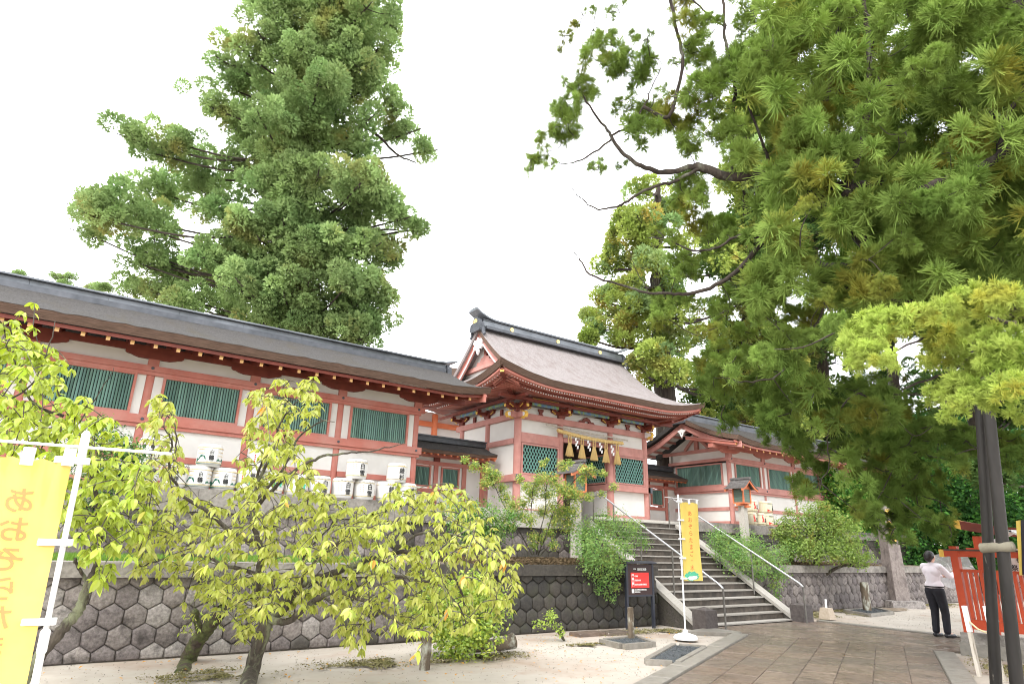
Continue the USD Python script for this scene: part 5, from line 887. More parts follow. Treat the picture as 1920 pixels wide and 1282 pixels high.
def barrel(x, z, brand, label, y=13.40):
    R, H = .228, .43; t = thing('sake_barrel', label, 'sake barrel', (x, y, z), group='sake barrels stacked before the shrine wings')
    prof = [(0, .01), (R * .82, .0), (R * .93, .03), (R * .985, .09), (R, H * .5), (R * .985, H - .09), (R * .95, H - .035), (R * .86, H - .005), (R * .6, H - .012), (0, H - .015)]
    wr_mat = 'straw_pale' if brand in 'RK' else 'barrel_white'
    part(t, 'body', MB().lathe(prof, (x, y, z), 28), wr_mat, 40)
    c = np.array([x, y, z + H * .5])
    if brand in 'RK': part(t, 'printed_wrap', wrap(sbox(-.30, -.155, .30, .15), .004, c, R * .998, -.30), 'barrel_white')
    for q in (.075, H - .075): part(t, 'rope_band', MB().tube([[x + (R * .985) * math.cos(a), y + (R * .985) * math.sin(a), z + q] for a in np.linspace(0, 2 * np.pi, 25)], .008, 5, False), 'straw')
    for a in np.linspace(0, np.pi, 4)[:-1]:
        part(t, 'top_cord', MB().tube([[x + R * .96 * math.cos(a), y + R * .96 * math.sin(a), z + H - .04], [x, y, z + H - .004], [x - R * .96 * math.cos(a), y - R * .96 * math.sin(a), z + H - .04]], .007, 5), 'straw')
    trn = -.55 if brand in 'RK' else 0.0
    def put(name, poly, m_, lift=.0035, dx=0, dz=0): part(t, name, wrap(affinity.translate(poly, dx, dz), lift, c, R, trn), m_)
    rr = random.Random(int(x * 100) + int(z * 10))
    if brand == 'H':      # crane label: dark green hills and a white card with two characters
        put('green_print', Polygon([(-.30, -.17), (.30, -.17), (.30, -.05), (.24, -.06), (.2, -.1), (.14, -.06), (.08, -.11), (-.08, -.11), (-.12, -.02), (-.2, -.0), (-.25, -.08), (-.3, -.06)]), 'print_greenink')
        for k in range(5): put('gold_stripe', sbox(-.28, 0, -.13, .009) if k % 2 else sbox(.13, 0, .28, .009), 'straw_rope', .002, dz=.13 - k * .035)
        put('card', sbox(-.095, -.12, .095, .12), 'paper', .005); put('lettering', glyph_poly('白', .085), 'print_black', .007, 0, .06); put('lettering', glyph_poly('鶴', .10), 'print_black', .007, 0, -.045)
    elif brand == 'K0':
        pass
    elif brand == 'C':    # chrysanthemum label: green leaf and three black characters
        for k, ch in enumerate('菊正宗'): put('lettering', glyph_poly(ch, .105), 'print_black', .004, .02, .105 - k * .105)
        for sx in (-1, 1): put('leaf_print', Polygon([(0, 0), (.04, .03), (.09, .02), (.06, -.02), (.08, -.06), (.02, -.05)]), 'print_green', .003, -.06 if sx < 0 else .09, -.02)
        for k in range(4): put('small_print', sbox(-.012, -.014, .012, .014), 'print_red', .003, -.17, .08 - k * .04)
    elif brand == 'S':
        for k, ch in enumerate('白雪'): put('lettering', glyph_poly(ch, .13), 'print_black', .004, .05, .065 - k * .14)
        for k in range(8): put('small_print', sbox(-.012, -.012, .012, .012), 'print_pale_red', .003, -.1 - .06 * (k % 2), .09 - (k // 2) * .045)
        for k in range(6): put('ink_stroke', sbox(-.03, -.006, .03, .006), 'ink_grey', .003, -.18 + k * .07, .15 + .008 * (k % 2))
    elif brand == 'A':
        for k, ch in enumerate('綾杉'): put('lettering', glyph_poly(ch, .135), 'print_black', .004, .03, .05 - k * .145)
        for k in range(4): put('small_print', sbox(-.014, -.010, .014, .010), 'straw_rope', .003, -.06 + k * .045, .155)
    elif brand == 'N':    # red and black rope pattern
        put('red_band', sbox(-.33, -.02, .33, .0), 'print_red', .003, 0, .145); put('red_band', sbox(-.33, -.012, .33, .0), 'print_red', .003, 0, .09)
        for k in range(11): put('black_stroke', Polygon([(0, 0), (.02, 0), (.05, .03), (.03, .03)]), 'print_black', .004, -.30 + k * .053, .155)
        for k in (-.14, .0, .13): put('black_dot', sbox(-.02, -.02, .02, .02).buffer(.01), 'print_black', .004, k, .05)
        put('lettering', glyph_poly('寿', .11), 'print_black', .004, .0, -.06)
    elif brand == 'R':
        put('red_print', red_bird(.30), 'print_red', .006, .06, .0)
        for k, ch in enumerate('飛徳'): put('lettering', glyph_poly(ch, .07), 'print_black', .006, .17, .01 - k * .075)
    elif brand == 'K':
        put('green_stroke', Polygon([(-.14, 0), (.14, .0), (.16, .022), (-.1, .03)]), 'print_greenink', .006, .1, .11)
        for k, ch in enumerate('大国' if '大' in GLYPH else '国御'): put('lettering', glyph_poly(ch, .11), 'print_black', .006, .2, .03 - k * .1)
        put('red_corner', Polygon([(-.1, -.06), (.16, -.06), (.02, -.01), (-.1, .04)]), 'print_red', .006, .05, -.10)
ZB = 2.452; ZU = ZB + .425
rowL = [(1.17, 'N', 'lower'), (1.66, 'N', 'lower'), (2.04 + .03, 'H', ''), (2.42 + .10, 'H', ''), (2.98, 'C', ''), (3.44, 'C', ''), (3.92, 'C', ''), (4.42, 'S', ''), (4.92, 'S', ''), (5.41, 'S', ''), (5.94, 'A', ''), (6.44, 'A', '')]
BD = {'N': 'white sake barrel with red bands and black rope pattern', 'H': 'sake barrel with dark green hills under a white card', 'C': 'white sake barrel with green leaf and black characters', 'S': 'white sake barrel with two black characters and grey strokes', 'A': 'white sake barrel with dense black character, straw dots', 'R': 'straw-sided sake barrel with a big red crest', 'K': 'straw-sided sake barrel with green stroke and red corner'}
NTH = {1: 'leftmost', 2: 'second', 3: 'third', 4: 'rightmost'}; tot = {b: sum(1 for r in rowL if r[1] == b) for b in 'NHCSA'}; cnt = {}
for x, b, _ in rowL:
    cnt[b] = cnt.get(b, 0) + 1; w_ = 'rightmost' if cnt[b] == tot[b] else NTH[cnt[b]]
    barrel(x, ZB, b, f'{BD[b]}, {w_} in lower row')
for x, b in ((1.19, 'N'), (2.20, 'H'), (3.16, 'C'), (5.20, 'S'), (6.16, 'A')): barrel(x, ZU, b, f'{BD[b]}, on top')
for x, b, l in ((18.97 - .22, 'R', 'bottom left by the lantern'), (19.43 - .2, 'R', 'bottom right of the pair'), (19.72, 'K', 'bottom, by the round tree')): barrel(x + .55, ZB, b, f'{BD[b]}, {l}')
barrel(19.0 + .38, ZU, 'R', BD['R'] + ', on top'); barrel(20.3 - .05, ZU, 'K', BD['K'] + ', on top')

# ================================================================ straw rope with tassels on the gate
rp = thing('straw_rope', 'thick straw rope with five tassels and white paper streamers across the gate', 'sacred rope', (13.5, 15.0, 4.8))
def twist(a, b, r, turns, sag, n=60):
    a, b = np.array(a, float), np.array(b, float); out = []
    for ph in (0, 2.1, 4.2):
        t = np.linspace(0, 1, n); p = a + (b - a) * t[:, None]; p[:, 2] -= sag * 4 * t * (1 - t); an = ph + turns * 2 * np.pi * t
        p[:, 1] += r * .8 * np.cos(an); p[:, 2] += r * .8 * np.sin(an); out.append(p)
    return out
RY = 14.98
pa, pb = (12.15, RY, 5.02), (14.95, RY, 4.93)
part(rp, 'bamboo_pole', MB().tube([[11.75, RY + .06, 5.16], [15.25, RY + .06, 5.06]], .024, 8), 'wood_grey', True)
mr = MB()
for p in twist(pa, pb, .045, 14, .06): mr.tube(p, .034, 6)
part(rp, 'rope', mr, 'straw_rope', True)
for k in range(5):
    x = 12.62 + k * .51; zt = 4.93 - .03 * k * .5
    for s in (-1, 1):
        tw = MB()
        for p in twist((x + s * .035, RY - .03, zt), (x + s * .055, RY - .03, zt - .25), .016, 3, 0, 20): tw.tube(p, .014, 5)
        tc = part(rp, 'tassel_cord', tw, 'straw_rope', True)
    r_ = np.random.default_rng(k); prof = []
    cone = MB()
    for j in range(70):
        a = r_.random() * 6.28; rr_ = math.sqrt(r_.random()) * .155; top = np.array([x + .04 * math.cos(a) * .8, RY - .03 + .03 * math.sin(a), zt - .24]); bot = np.array([x + rr_ * math.cos(a), RY - .03 + rr_ * .6 * math.sin(a), zt - .66 + r_.normal() * .012])
        cone.tube([top, top * .45 + bot * .55 + np.array([0, 0, .02]), bot], [.012, .014, .010], 4, False)
    part(rp, 'tassel', cone, 'straw_rope', label=None)
for k in range(4):
    x = 12.88 + k * .51; z = 4.90 - k * .02; zz = MB()
    for j in range(4): zz.obox((x + (.028 if j % 2 else -.028), RY - .05 - .01 * j, z - .09 - j * .08), (.065, 0, .018), (0, .003, 0), (.012, 0, .10), .001)
    part(rp, 'paper_streamer', zz, 'paper', kind=None)

# ================================================================ lanterns
def lantern(x, y, zb, zh, label):
    t = thing('lantern', label, 'lantern', (x, y, zb))
    part(t, 'post', MB().box(x - .10, x + .10, y - .10, y + .10, zb, zh - .10, .02), 'granite')
    part(t, 'tray', MB().box(x - .27, x + .27, y - .05, y + .05, zh - .10, zh - .04, .01).box(x - .05, x + .05, y - .27, y + .27, zh - .16, zh - .10, .01), 'vermilion_b', kind='stuff')
    fr = part(t, 'light_box', MB().box(x - .2, x + .2, y - .2, y + .2, zh - .04, zh, .006), 'vermilion_b')
    for sx in (-1, 1):
        for sy in (-1, 1): part(fr, 'corner_post', MB().box(x + sx * .185 - .022, x + sx * .185 + .022, y + sy * .185 - .022, y + sy * .185 + .022, zh, zh + .42, .005), 'vermilion_b')
    for k in range(4):
        a, b = (.165, .008) if k < 2 else (.008, .165); ox, oy = ((0, -.175), (0, .175), (-.175, 0), (.175, 0))[k]
        pn = part(fr, 'pane', MB().box(x + ox - a, x + ox + a, y + oy - b, y + oy + b, zh + .0, zh + .42, .002), 'lantern_pane')
        for q in range(5):
            zz = zh + .06 + q * .075
            part(pn, 'cross_bar', MB().box(x + ox * 1.06 - (a if a > .1 else .004), x + ox * 1.06 + (a if a > .1 else .004), y + oy * 1.06 - (b if b > .1 else .004), y + oy * 1.06 + (b if b > .1 else .004), zz, zz + .014, .001), 'slat')
    us = np.linspace(0, .42, 8); f = lambda u: .42 + .30 * (1 - u / .42) ** 1.5 * 1.0 + .03
    for s in (-1, 1):
        T = np.array([[(x + s * u, yy, zh + f(u)) for u in us] for yy in np.linspace(y - .36, y + .36, 5)])
        if s > 0: T = T[:, ::1]
        m_ = MB().slab(T if s > 0 else T[:, ::-1], (T if s > 0 else T[:, ::-1]) - np.array([0, 0, .035])); rfp = part(t, 'roof_slope', m_, 'roof_shingle')
        for u in us[1:-1]: part(rfp, 'shingle_edge', MB().box(x + s * u - .01, x + s * u + .01, y - .362, y + .362, zh + f(u) - .006, zh + f(u) + .012, .002), 'roof_shingle')
        pts = [(s * u, f(u) - .036) for u in us]; lo = [(a, b - .07) for a, b in pts]
        for yy in (y - .34, y + .30): part(t, 'barge_board', MB().prism(Polygon(pts + lo[::-1]).buffer(0), (0, .04, 0), (x, yy, zh), (1, 0, 0), (0, 0, 1)), 'vermilion_b')
    part(t, 'ridge', MB().box(x - .05, x + .05, y - .38, y + .38, zh + .735, zh + .80, .015), 'roof_shingle')
    for yy in (y - .2, y + .17): part(t, 'gable_panel', MB().prism(Polygon([(-.2, .42), (.2, .42), (.06, .64), (-.06, .64)]), (0, .03, 0), (x, yy, zh), (1, 0, 0), (0, 0, 1)), 'vermilion_b')
    return t
lantern(18.16, 12.85, 1.22, 3.12, 'wooden lantern with shingled gable roof on a stone post, before the red-marked barrels')
lantern(11.05, 12.85, 1.22, 3.00, 'wooden lantern behind the airy shrub, left of the stair top')

# ================================================================ banners
def nobori(name, label, base, topz, dirv, wid, ctop, cbot, chars, size, front, mirror, pole_r, mats, foot=True, picture=False, bar_over=.12, gap=.03, lean=(0, 0)):
    base = np.array(base, float); dv = np.array([dirv[0], dirv[1], 0.0]); dv /= np.linalg.norm(dv); nv = np.array([dv[1], -dv[0], 0]) * front   # towards the eye
    P = lambda z: base + np.array([lean[0] * z, lean[1] * z, z])
    t = thing(name, label, 'banner', base)
    zj = topz * .52
    part(t, 'pole', MB().tube([P(.10), P(zj)], pole_r * 1.15, 12), 'plastic_white', True); part(t, 'pole', MB().tube([P(zj - .02), P(topz)], pole_r * .85, 12), 'plastic_white', True)
    part(t, 'pole_joint', MB().tube([P(zj - .07), P(zj - .06), P(zj + .04), P(zj + .05)], [pole_r * 1.2, pole_r * 1.5, pole_r * 1.5, pole_r], 12), 'plastic_white', True)
    tz = topz - .06
    part(t, 'cross_bar', MB().tube([P(tz) - dv * bar_over * 3, P(tz), P(tz) + dv * (wid + .06)], pole_r * .45, 8), 'plastic_white', True)
    part(t, 'pole_cap', MB().tube([P(topz - .11), P(topz), P(topz + .015)], [pole_r * 1.25, pole_r * 1.25, pole_r * .6], 12), 'plastic_white', True)
    nx, nz = 25, 60; r = np.random.default_rng(3)
    def cloth(u, v):      # u across, v down
        sagz = .012 * np.sin(np.pi * ((u * 3) % 1)) * (v < .02) ; wob = .018 * np.sin(5 * v + 2 * u) * u + .012 * np.sin(11 * u + 3 * v) * (1 - v) + .01 * np.sin(17 * u) * np.exp(-v * 9)
        return P(0) + np.array([lean[0], lean[1], 0]) * (ctop - v * (ctop - cbot)) + dv * (gap + wid * u) + nv * wob + np.array([0, 0, ctop - v * (ctop - cbot) - .014 * (abs(math.sin(np.pi * u * 3)) if v < .25 else 0) * (1 - v * 4 if v < .25 else 0)])
    G = np.array([[cloth(i / (nx - 1), j / (nz - 1)) for j in range(nz)] for i in range(nx)])
    cl = part(t, 'cloth', MB().slab(G, G - nv * .0012), mats[0], True)
    for k in range(3):
        u = .04 + k * .46; c = cloth(u, 0); part(t, 'loop', MB().obox(c + np.array([0, 0, .02]), dv * .05, nv * .014, (0, 0, .085), .003), 'plastic_white')
    for v in (.0, .24, .48, .72, .97):
        c = cloth(0, v) - dv * gap * .3; part(t, 'loop', MB().obox(c + dv * .01, dv * (gap * 2 + .075), nv * (pole_r * 2.4), (0, 0, .032), .004), 'plastic_white')
    def put(poly, uc, vc, mt, nm='lettering', lift=.003):
        for g in getattr(poly.segmentize(.04), 'geoms', [poly.segmentize(.04)]):
            tm = trimesh.creation.extrude_polygon(g, 1.0, engine='earcut'); v = np.asarray(tm.vertices); W_ = ctop - cbot; out = []
            for a, b, h in v: out.append(cloth(uc + (a if not mirror else a) / wid, vc - b / W_) + nv * (.0018 + lift * .3 * h))
            part(cl, nm, (np.array(out), np.asarray(tm.faces) if front > 0 else np.asarray(tm.faces)[:, ::-1]), mt)
    for ch, v, sc in chars: put(glyph_poly(ch, size * sc, mirror), .5, v, mats[1])
    if picture:
        rr = random.Random(2); pol = Polygon([(math.cos(a) * .19 * rr.uniform(.8, 1.1), math.sin(a) * .085 * rr.uniform(.8, 1.15)) for a in np.linspace(0, 2 * np.pi, 40)[:-1]])
        put(pol.buffer(0), .45, .94, 'print_green', 'green_print'); put(affinity.scale(pol, .75, .7), .45, .95, 'paper', 'white_print', .006)
        for k in range(3): put(sbox(-.07, -.006, .07, .006), .42 + .03 * (k % 2), .93 + k * .016, 'print_red', 'red_print', .009)
    if foot:
        part(t, 'base', MB().lathe([(0, .0), (.215, 0), (.225, .03), (.19, .075), (.10, .10), (.05, .115), (.045, .16), (.03, .165), (0, .165)], base, 20), 'plastic_white', 40)
    return t
ch = [(c, .14 + .087 * k, 1.0 if c not in '一' else .6) for k, c in enumerate('あおぞらたまご一木')]
_B = atZ(1286, 1200, 0)
nobori('banner', 'yellow banner with orange characters standing before the stair on a white foot', (_B[0], _B[1], .02), 2.62, (1.0, -.08), .50, 2.50, 1.02, ch, .105, 1, False, .014, ('banner', 'print_orange'), picture=True, gap=.035)
_d = atD(0, 826, 2.95) - atD(160, 822, 3.1); _d[2] = 0
_p0 = atD(65, 1282, 3.25); _p1 = atD(160, 822, 3.1); ln = (_p1 - _p0) / (_p1[2] - _p0[2])
_b = _p0 - ln * _p0[2]
nobori('banner', 'large yellow banner close by at the left edge, seen from behind with reversed characters', (_b[0], _b[1], 0), _p1[2] + .02, _d, .36, _p1[2] - .105, _p1[2] - 1.72, [(c, .115 + .087 * k, 1.0) for k, c in enumerate('あおぞらたまご')], .128, -1, False, .0155, ('banner_back', 'print_back'), lean=(ln[0], ln[1]), gap=.035, bar_over=.13)

# ================================================================ signboard
sg = thing('signboard', 'brown notice board with red panel on dark posts at the stair foot', 'signboard', (10.65, 10.3, 0))
for x in (10.27, 11.06): part(sg, 'post', MB().box(x - .028, x + .028, 10.27, 10.33, -.1, 1.30, .006), 'metal_navy')
part(sg, 'board', MB().box(10.30, 11.03, 10.275, 10.31, .66, 1.28, .005), 'sign_brown'); part(sg, 'roof_cap', MB().obox((10.665, 10.28, 1.325), (.92, 0, 0), (0, .16, .03), (0, 0, .025), .005), 'metal_navy'); part(sg, 'lower_rail', MB().box(10.30, 11.03, 10.272, 10.312, .625, .66, .004), 'metal_navy')
rp_ = part(sg, 'red_panel', MB().box(10.38, 10.93, 10.266, 10.2745, .80, 1.11, .002), 'print_red')
def sgl(ch, x, z, s, m_='paper', par=None, y=10.2735): part(par or sg, 'lettering', MB().prism(glyph_poly(ch, s), (0, -.003, 0), (x, y, z), (1, 0, 0), (0, 0, 1)), m_)
for k, c in enumerate('香椎宮本殿'): sgl(c, 10.61 + k * .056, 1.18, .058)
for k, c in enumerate('官幣国'): sgl(c, 10.47 + k * .03, 1.185, .028)
part(rp_, 'white_strip', MB().box(10.40, 10.465, 10.262, 10.2655, .83, 1.08, .001), 'paper')
for k, c in enumerate('御祭神'[:2] if '神' not in GLYPH else '御祭神'): sgl(c, 10.4325, 1.03 - k * .09, .055, 'print_red', rp_, 10.2615)
for row, (z, n) in enumerate(((1.04, 3), (.955, 5), (.87, 10))):
    for k in range(n): sgl('本宮殿御国官幣香椎正'[(k * 3 + row) % 10], 10.50 + k * .038, z, .036, 'paper', rp_, 10.2655)
part(sg, 'white_square', MB().box(10.40, 10.47, 10.27, 10.2745, .70, .78, .001), 'paper')
for row, (z, n) in enumerate(((.765, 11), (.72, 5))):
    for k in range(n): sgl('宮殿本御国官幣香椎正宗'[(k * 2 + row) % 11], 10.51 + k * .033, z, .031)

# ================================================================ posts, gravel beds, pillar
def rough_post(name, label, cat, x, y, r, h, m_, seed, sides=9, lean=0, group=None, flat=False):
    t = thing(name, label, cat, (x, y, 0), group=group); rr = np.random.default_rng(seed); n = 12; zs = np.linspace(-.1, h, n); V = []
    for z in zs:
        a = np.arange(sides) * 2 * np.pi / sides; rad = r * (1 + .06 * rr.normal(size=sides)) * (1 - .06 * z / h)
        if flat: rad = rad * (1 / np.maximum(np.abs(np.cos(a + .3)), np.abs(np.sin(a + .3)))) * .85
        V.append(np.stack([x + lean * z + rad * np.cos(a), y + rad * np.sin(a), np.full(sides, z)], 1))
    P = np.array(V); P = np.concatenate([P, P[:, :1]], 1); mb = MB().grid(P, True); top = P[-1, :-1]; mb.add(np.vstack([top, top.mean(0) + [0, 0, .01]]), [[k, (k + 1) % sides, sides] for k in range(sides)])
    part(t, 'shaft', mb, m_, 40); return t
rough_post('old_post', 'weathered wooden post in the small gravel bed by the signboard', 'post', 9.08, 9.02, .062, .56, 'oldpost', 1)
rough_post('old_post', 'lichen-spotted stone post in front of the leafy bush', 'post', 4.48, 8.35, .075, .50, 'oldpost', 2, 8, .02)
rough_post('old_post', 'short mossy stone post in a gravel bed before the right wall', 'post', 20.45, 10.45, .12, .82, 'oldpost', 3, 10)
def gravel_bed(label, corners, seed, n):
    P = np.array(corners, float); t = thing('gravel_bed', label, 'gravel bed', (P[:, 0].mean(), P[:, 1].mean(), 0))
    for k in range(4):
        a, b = P[k], P[(k + 1) % 4]; d = (b - a) / np.linalg.norm(b - a); part(t, 'kerb', MB().bar((*(a - d * .0), .02), (*(b - d * .09), .02), .085, .09, ch=.01), 'kerb')
    pg = Polygon(P).buffer(-.05); r = np.random.default_rng(seed); mb = MB(); ico = trimesh.creation.icosphere(0)
    part(t, 'bed', MB().prism(pg, (0, 0, .02), (0, 0, -.005), (1, 0, 0), (0, 1, 0)), 'joint'); iv, if_ = np.asarray(ico.vertices), np.asarray(ico.faces); c = 0; x0, y0, x1, y1 = pg.bounds
    from shapely import contains_xy
    while c < n:
        x, y = r.uniform(x0, x1), r.uniform(y0, y1)
        if not contains_xy(pg, x, y): continue
        s = r.uniform(.014, .028); mb.add(iv * np.array([s, s * .8, s * .55]) @ np.array(trimesh.transformations.euler_matrix(*r.uniform(-.4, .4, 2), r.uniform(0, 6))[:3, :3]) + [x, y, .025 + r.random() * .015], if_); c += 1
    part(t, 'pebbles', mb, 'pebble', kind='stuff'); return t
gravel_bed('kerbed bed of dark pebbles along the path edge by the banner foot', [(7.5, 7.18), (7.85, 6.86), (9.5, 7.68), (9.2, 8.12)], 1, 1500)
gravel_bed('small kerbed bed of dark pebbles round the wooden post', [(8.35, 9.05), (8.3, 8.42), (9.0, 8.4), (9.3, 9.1)], 2, 900)
gravel_bed('kerbed bed of dark pebbles round the post by the right wall', [(19.6, 10.7), (18.95, 9.65), (20.6, 9.8), (21.6, 10.8)], 3, 900)
fs = thing('flat_stone', 'flat brown stone slab lying on the sand before the dark wall', 'stone slab', (9.0, 9.95, 0)); part(fs, 'slab', MB().box(8.5, 9.15, 9.78, 10.1, -.03, .05, .02), 'slab'); part(fs, 'slab', MB().box(9.16, 9.75, 9.70, 10.05, -.03, .045, .02), 'slab_c')
cb = thing('concrete_base', 'small tan concrete block with a white pipe stub, right of the stair', 'concrete block', (16.9, 9.7, 0))
v = np.array([[sx * a, sy * a, z] for z, a in ((0, .155), (.27, .11)) for sx, sy in ((-1, -1), (1, -1), (1, 1), (-1, 1))]) + [16.9, 9.7, 0]
part(cb, 'block', (v, np.array([[0, 1, 5], [0, 5, 4], [1, 2, 6], [1, 6, 5], [2, 3, 7], [2, 7, 6], [3, 0, 4], [3, 4, 7], [4, 5, 6], [4, 6, 7]])), 'concrete'); part(cb, 'pipe', MB().tube([[16.9, 9.7, .26], [16.92, 9.7, .48]], .025, 10), 'plastic_white', True)
pl = thing('stone_pillar', 'tall carved stone pillar with gold characters, right of the round tree', 'stone pillar', (24.1, 11.3, 0))
a_ = math.radians(28); ax, ay = np.array([math.cos(a_), -math.sin(a_), 0]), np.array([math.sin(a_), math.cos(a_), 0]); cx = np.array([23.6, 11.0, 0])
part(pl, 'plinth', MB().obox(cx + [0, 0, .08], ax * 1.15, ay * 1.0, (0, 0, .24), .05), 'hexstone_2')
v = np.array([cx + ax * sx * w_ + ay * sy * w_ + [0, 0, z] for z, w_ in ((.18, .25), (3.1, .195), (3.3, .0)) for sx, sy in ((-1, -1), (1, -1), (1, 1), (-1, 1))]); f = []
for k in (0, 1):
    for j in range(4): a, b = k * 4 + j, k * 4 + (j + 1) % 4; f += [[a, b, b + 4], [a, b + 4, a + 4]]
sh = part(pl, 'shaft', (v, np.array(f)), 'stone_pillar')
for c_, z in (('御', 2.62), ('宮', 2.22), ('香', 1.82 + 1.2)):
    part(sh, 'lettering', MB().prism(glyph_poly(c_, .29), -ay * .012, cx - ay * (.25 - .055 * (z - .18) / 2.92 + .004) + [0, 0, z] - ay * 0.0, ax, (0, 0, 1)), 'lead_gold')
lg = thing('log', 'grey hollow log lying on the moss beside the bush', 'log', (6.2, 8.95, 0)); pts = [np.array(p) for p in ((5.45, 8.95, .10), (5.8, 8.95, .11), (6.1, 8.9, .12), (6.32, 8.86, .17))]; part(lg, 'trunk', MB().tube(pts, [.08, .085, .095, .12], 10, False), 'oldpost', True); part(lg, 'hollow', MB().tube([pts[-1], pts[-1] - (pts[-1] - pts[-2]) * .3], [.085, .05], 10), 'dark_void')

# ================================================================ vermilion fence and little shrine gate at the right
FX, FY = 13.55, 5.2
fb = thing('vermilion_fence', 'bright vermilion slatted fence on a stone footing behind the dark poles', 'fence', (FX, FY, 0))
for k in range(4): part(fb, 'footing_stone', MB().box(FX - .14, FX + .14, FY + .14 - (k + 1) * .9, FY + .136 - k * .9, -.05, .2, .015), 'kerb'); part(fb, 'footing_stone', MB().box(FX - .11, FX + .11, FY + .11 - (k + 1) * .85, FY + .106 - k * .85, .2, .36, .015), 'coping')
for k, y in enumerate((FY, FY - 1.55, FY - 3.1)): part(fb, 'post', MB().box(FX - .06, FX + .06, y - .06, y + .06, .36, 1.80, .008), 'vermilion')
part(fb, 'top_rail', MB().box(FX - .05, FX + .05, FY - 3.3, FY + .16, 1.62, 1.72, .006), 'vermilion'); part(fb, 'rail_end', MB().box(FX - .052, FX + .052, FY + .161, FY + .24, 1.61, 1.74, .008), 'yellow_paint'); part(fb, 'rail_cap', MB().box(FX - .065, FX + .065, FY - 3.3, FY + .15, 1.722, 1.75, .004), 'wood_dark')
for z in (.42, 1.36): part(fb, 'rail', MB().box(FX - .03, FX + .03, FY - 3.2, FY - .062, z, z + (.16 if z < 1 else .05), .005), 'vermilion')
for k in range(38):
    y = FY - .115 - k * .082
    if abs(y - (FY - 1.55)) < .085: continue
    part(fb, 'slat', MB().box(FX - .036, FX + .02 - .002, y - .026, y + .026, .585, 1.41, .005), 'vermilion')
tg = thing('small_torii', 'small vermilion shrine gate with yellow beam ends behind the fence', 'shrine gate', (15.3, 5.0, 0)); TX = 15.2
for y in (5.38, 3.3): part(tg, 'post', MB().tube([[TX, y, 0], [TX, y, 2.02]], .085, 14), 'vermilion', True)
cap = np.array([[(TX + dx, y, 1.99 + .16 * (abs(y - 4.2) / 1.4) ** 2 + dz) for dx, dz in ((-.1, 0), (-.12, .17), (.12, .17), (.1, 0))] for y in np.linspace(5.6, 2.85, 14)])
part(tg, 'lintel', MB().slab(cap[:, 1:3], np.stack([cap[:, 0], cap[:, 3]], 1)), 'red_deep'); e = cap[0]
part(tg, 'lintel_end', MB().slab(np.array([e[1:3], e[1:3] + [0, .12, .03]])[::-1], np.array([[e[0], e[3]], [e[0] + [0, .12, .03], e[3] + [0, .12, .03]]])[::-1]), 'yellow_paint')
part(tg, 'tie_beam', MB().box(TX - .05, TX + .05, 2.9, 5.6, 1.68, 1.8, .006), 'vermilion')
bd = thing('prayer_board', 'white roofed notice board standing behind the fence, mostly behind the poles', 'notice board', (14.3, 4.55, 0))
part(bd, 'panel', MB().obox((14.2, 4.45, 1.35), (0, .36, 0), (.03, 0, 0), (0, 0, .86), .004), 'paper'); part(bd, 'post', MB().box(14.18, 14.26, 4.41, 4.49, 0, .95, .006), 'wood_grey')
for k, s_ in enumerate((1, -1)): part(bd, 'roof_slope', MB().obox((14.2, 4.45 + s_ * .17, 1.98), (.28, 0, 0), (0, .38, -s_ * .22), (0, 0, .035), .004), 'plastic_white')
for k, c in enumerate('御祭国正'): part(bd, 'lettering', MB().prism(glyph_poly(c, .11), (-.004, 0, 0), (14.184, 4.45 + (.08 if k % 2 else -.02), 1.6 - k * .14), (0, -1, 0), (0, 0, 1)), 'print_black')
def stake(label, x, y, h, lean):
    t = thing('marker_stake', label, 'stake', (x, y, 0)); p = part(t, 'shaft', MB().bar((x, y, -.1), (x + lean[0] * h, y + lean[1] * h, h), .07, .045), 'wood_grey'); part(p, 'white_top', MB().bar((x + lean[0] * h * .62, y + lean[1] * h * .62, h * .62), (x + lean[0] * h * 1.004, y + lean[1] * h * 1.004, h * 1.004), .076, .051), 'plastic_white')
stake('leaning weathered stake with white top before the fence', 11.35, 4.32, .92, (.0, .04)); stake('second white-topped stake half hidden behind the dark pole', 11.2, 3.98, .95, (.0, .05))
part_rope = single('rope', MB().tube([[11.33, 4.33, .72], [11.32, 4.22, .62], [11.27, 4.1, .59], [11.2, 4.0, .66]], .012, 6), 'straw', 'grey rope slung between the white-topped stakes', 'rope')
pp = thing('support_poles', 'pair of dark wooden poles propping the cedar, joined by a short crossbar', 'support poles', (8.4, 3.0, 0))
A0, A1, B0, B1 = atD(1868, 1285, 6.6), atD(1836, 730, 6.9), atD(1907, 1285, 6.3), atD(1850, 730, 6.75)
for a, b, r_ in ((A0, A1, .052), (B0, B1, .058)):
    d_ = (b - a) / (b[2] - a[2]); g0 = a - d_ * (a[2] + .1); part(pp, 'pole', MB().tube([g0 + (b - g0) * s for s in np.linspace(0, 1.15, 8)], np.linspace(r_ * 1.08, r_ * .92, 8), 14), 'pole_dark', True)
part(pp, 'crossbar', MB().tube([atD(1840, 1027, 6.65), atD(1900, 1024, 6.4)], .05, 12), 'oldwood', True)
eb = atD(1925, 1282, 10.5); eb[2] = 0; et = thing('banner', 'yellow and navy banner cut by the right edge of the photo, beyond the fence', 'banner', eb)
_q = [atD(x, y, 10.5) for x, y in ((1905, 976), (1940, 972), (1945, 1075), (1912, 1078))]; part(et, 'cloth', MB().slab(np.array([[_q[0], _q[3]], [_q[1], _q[2]]]), np.array([[_q[0], _q[3]], [_q[1], _q[2]]]) + _fw * .004), 'banner')
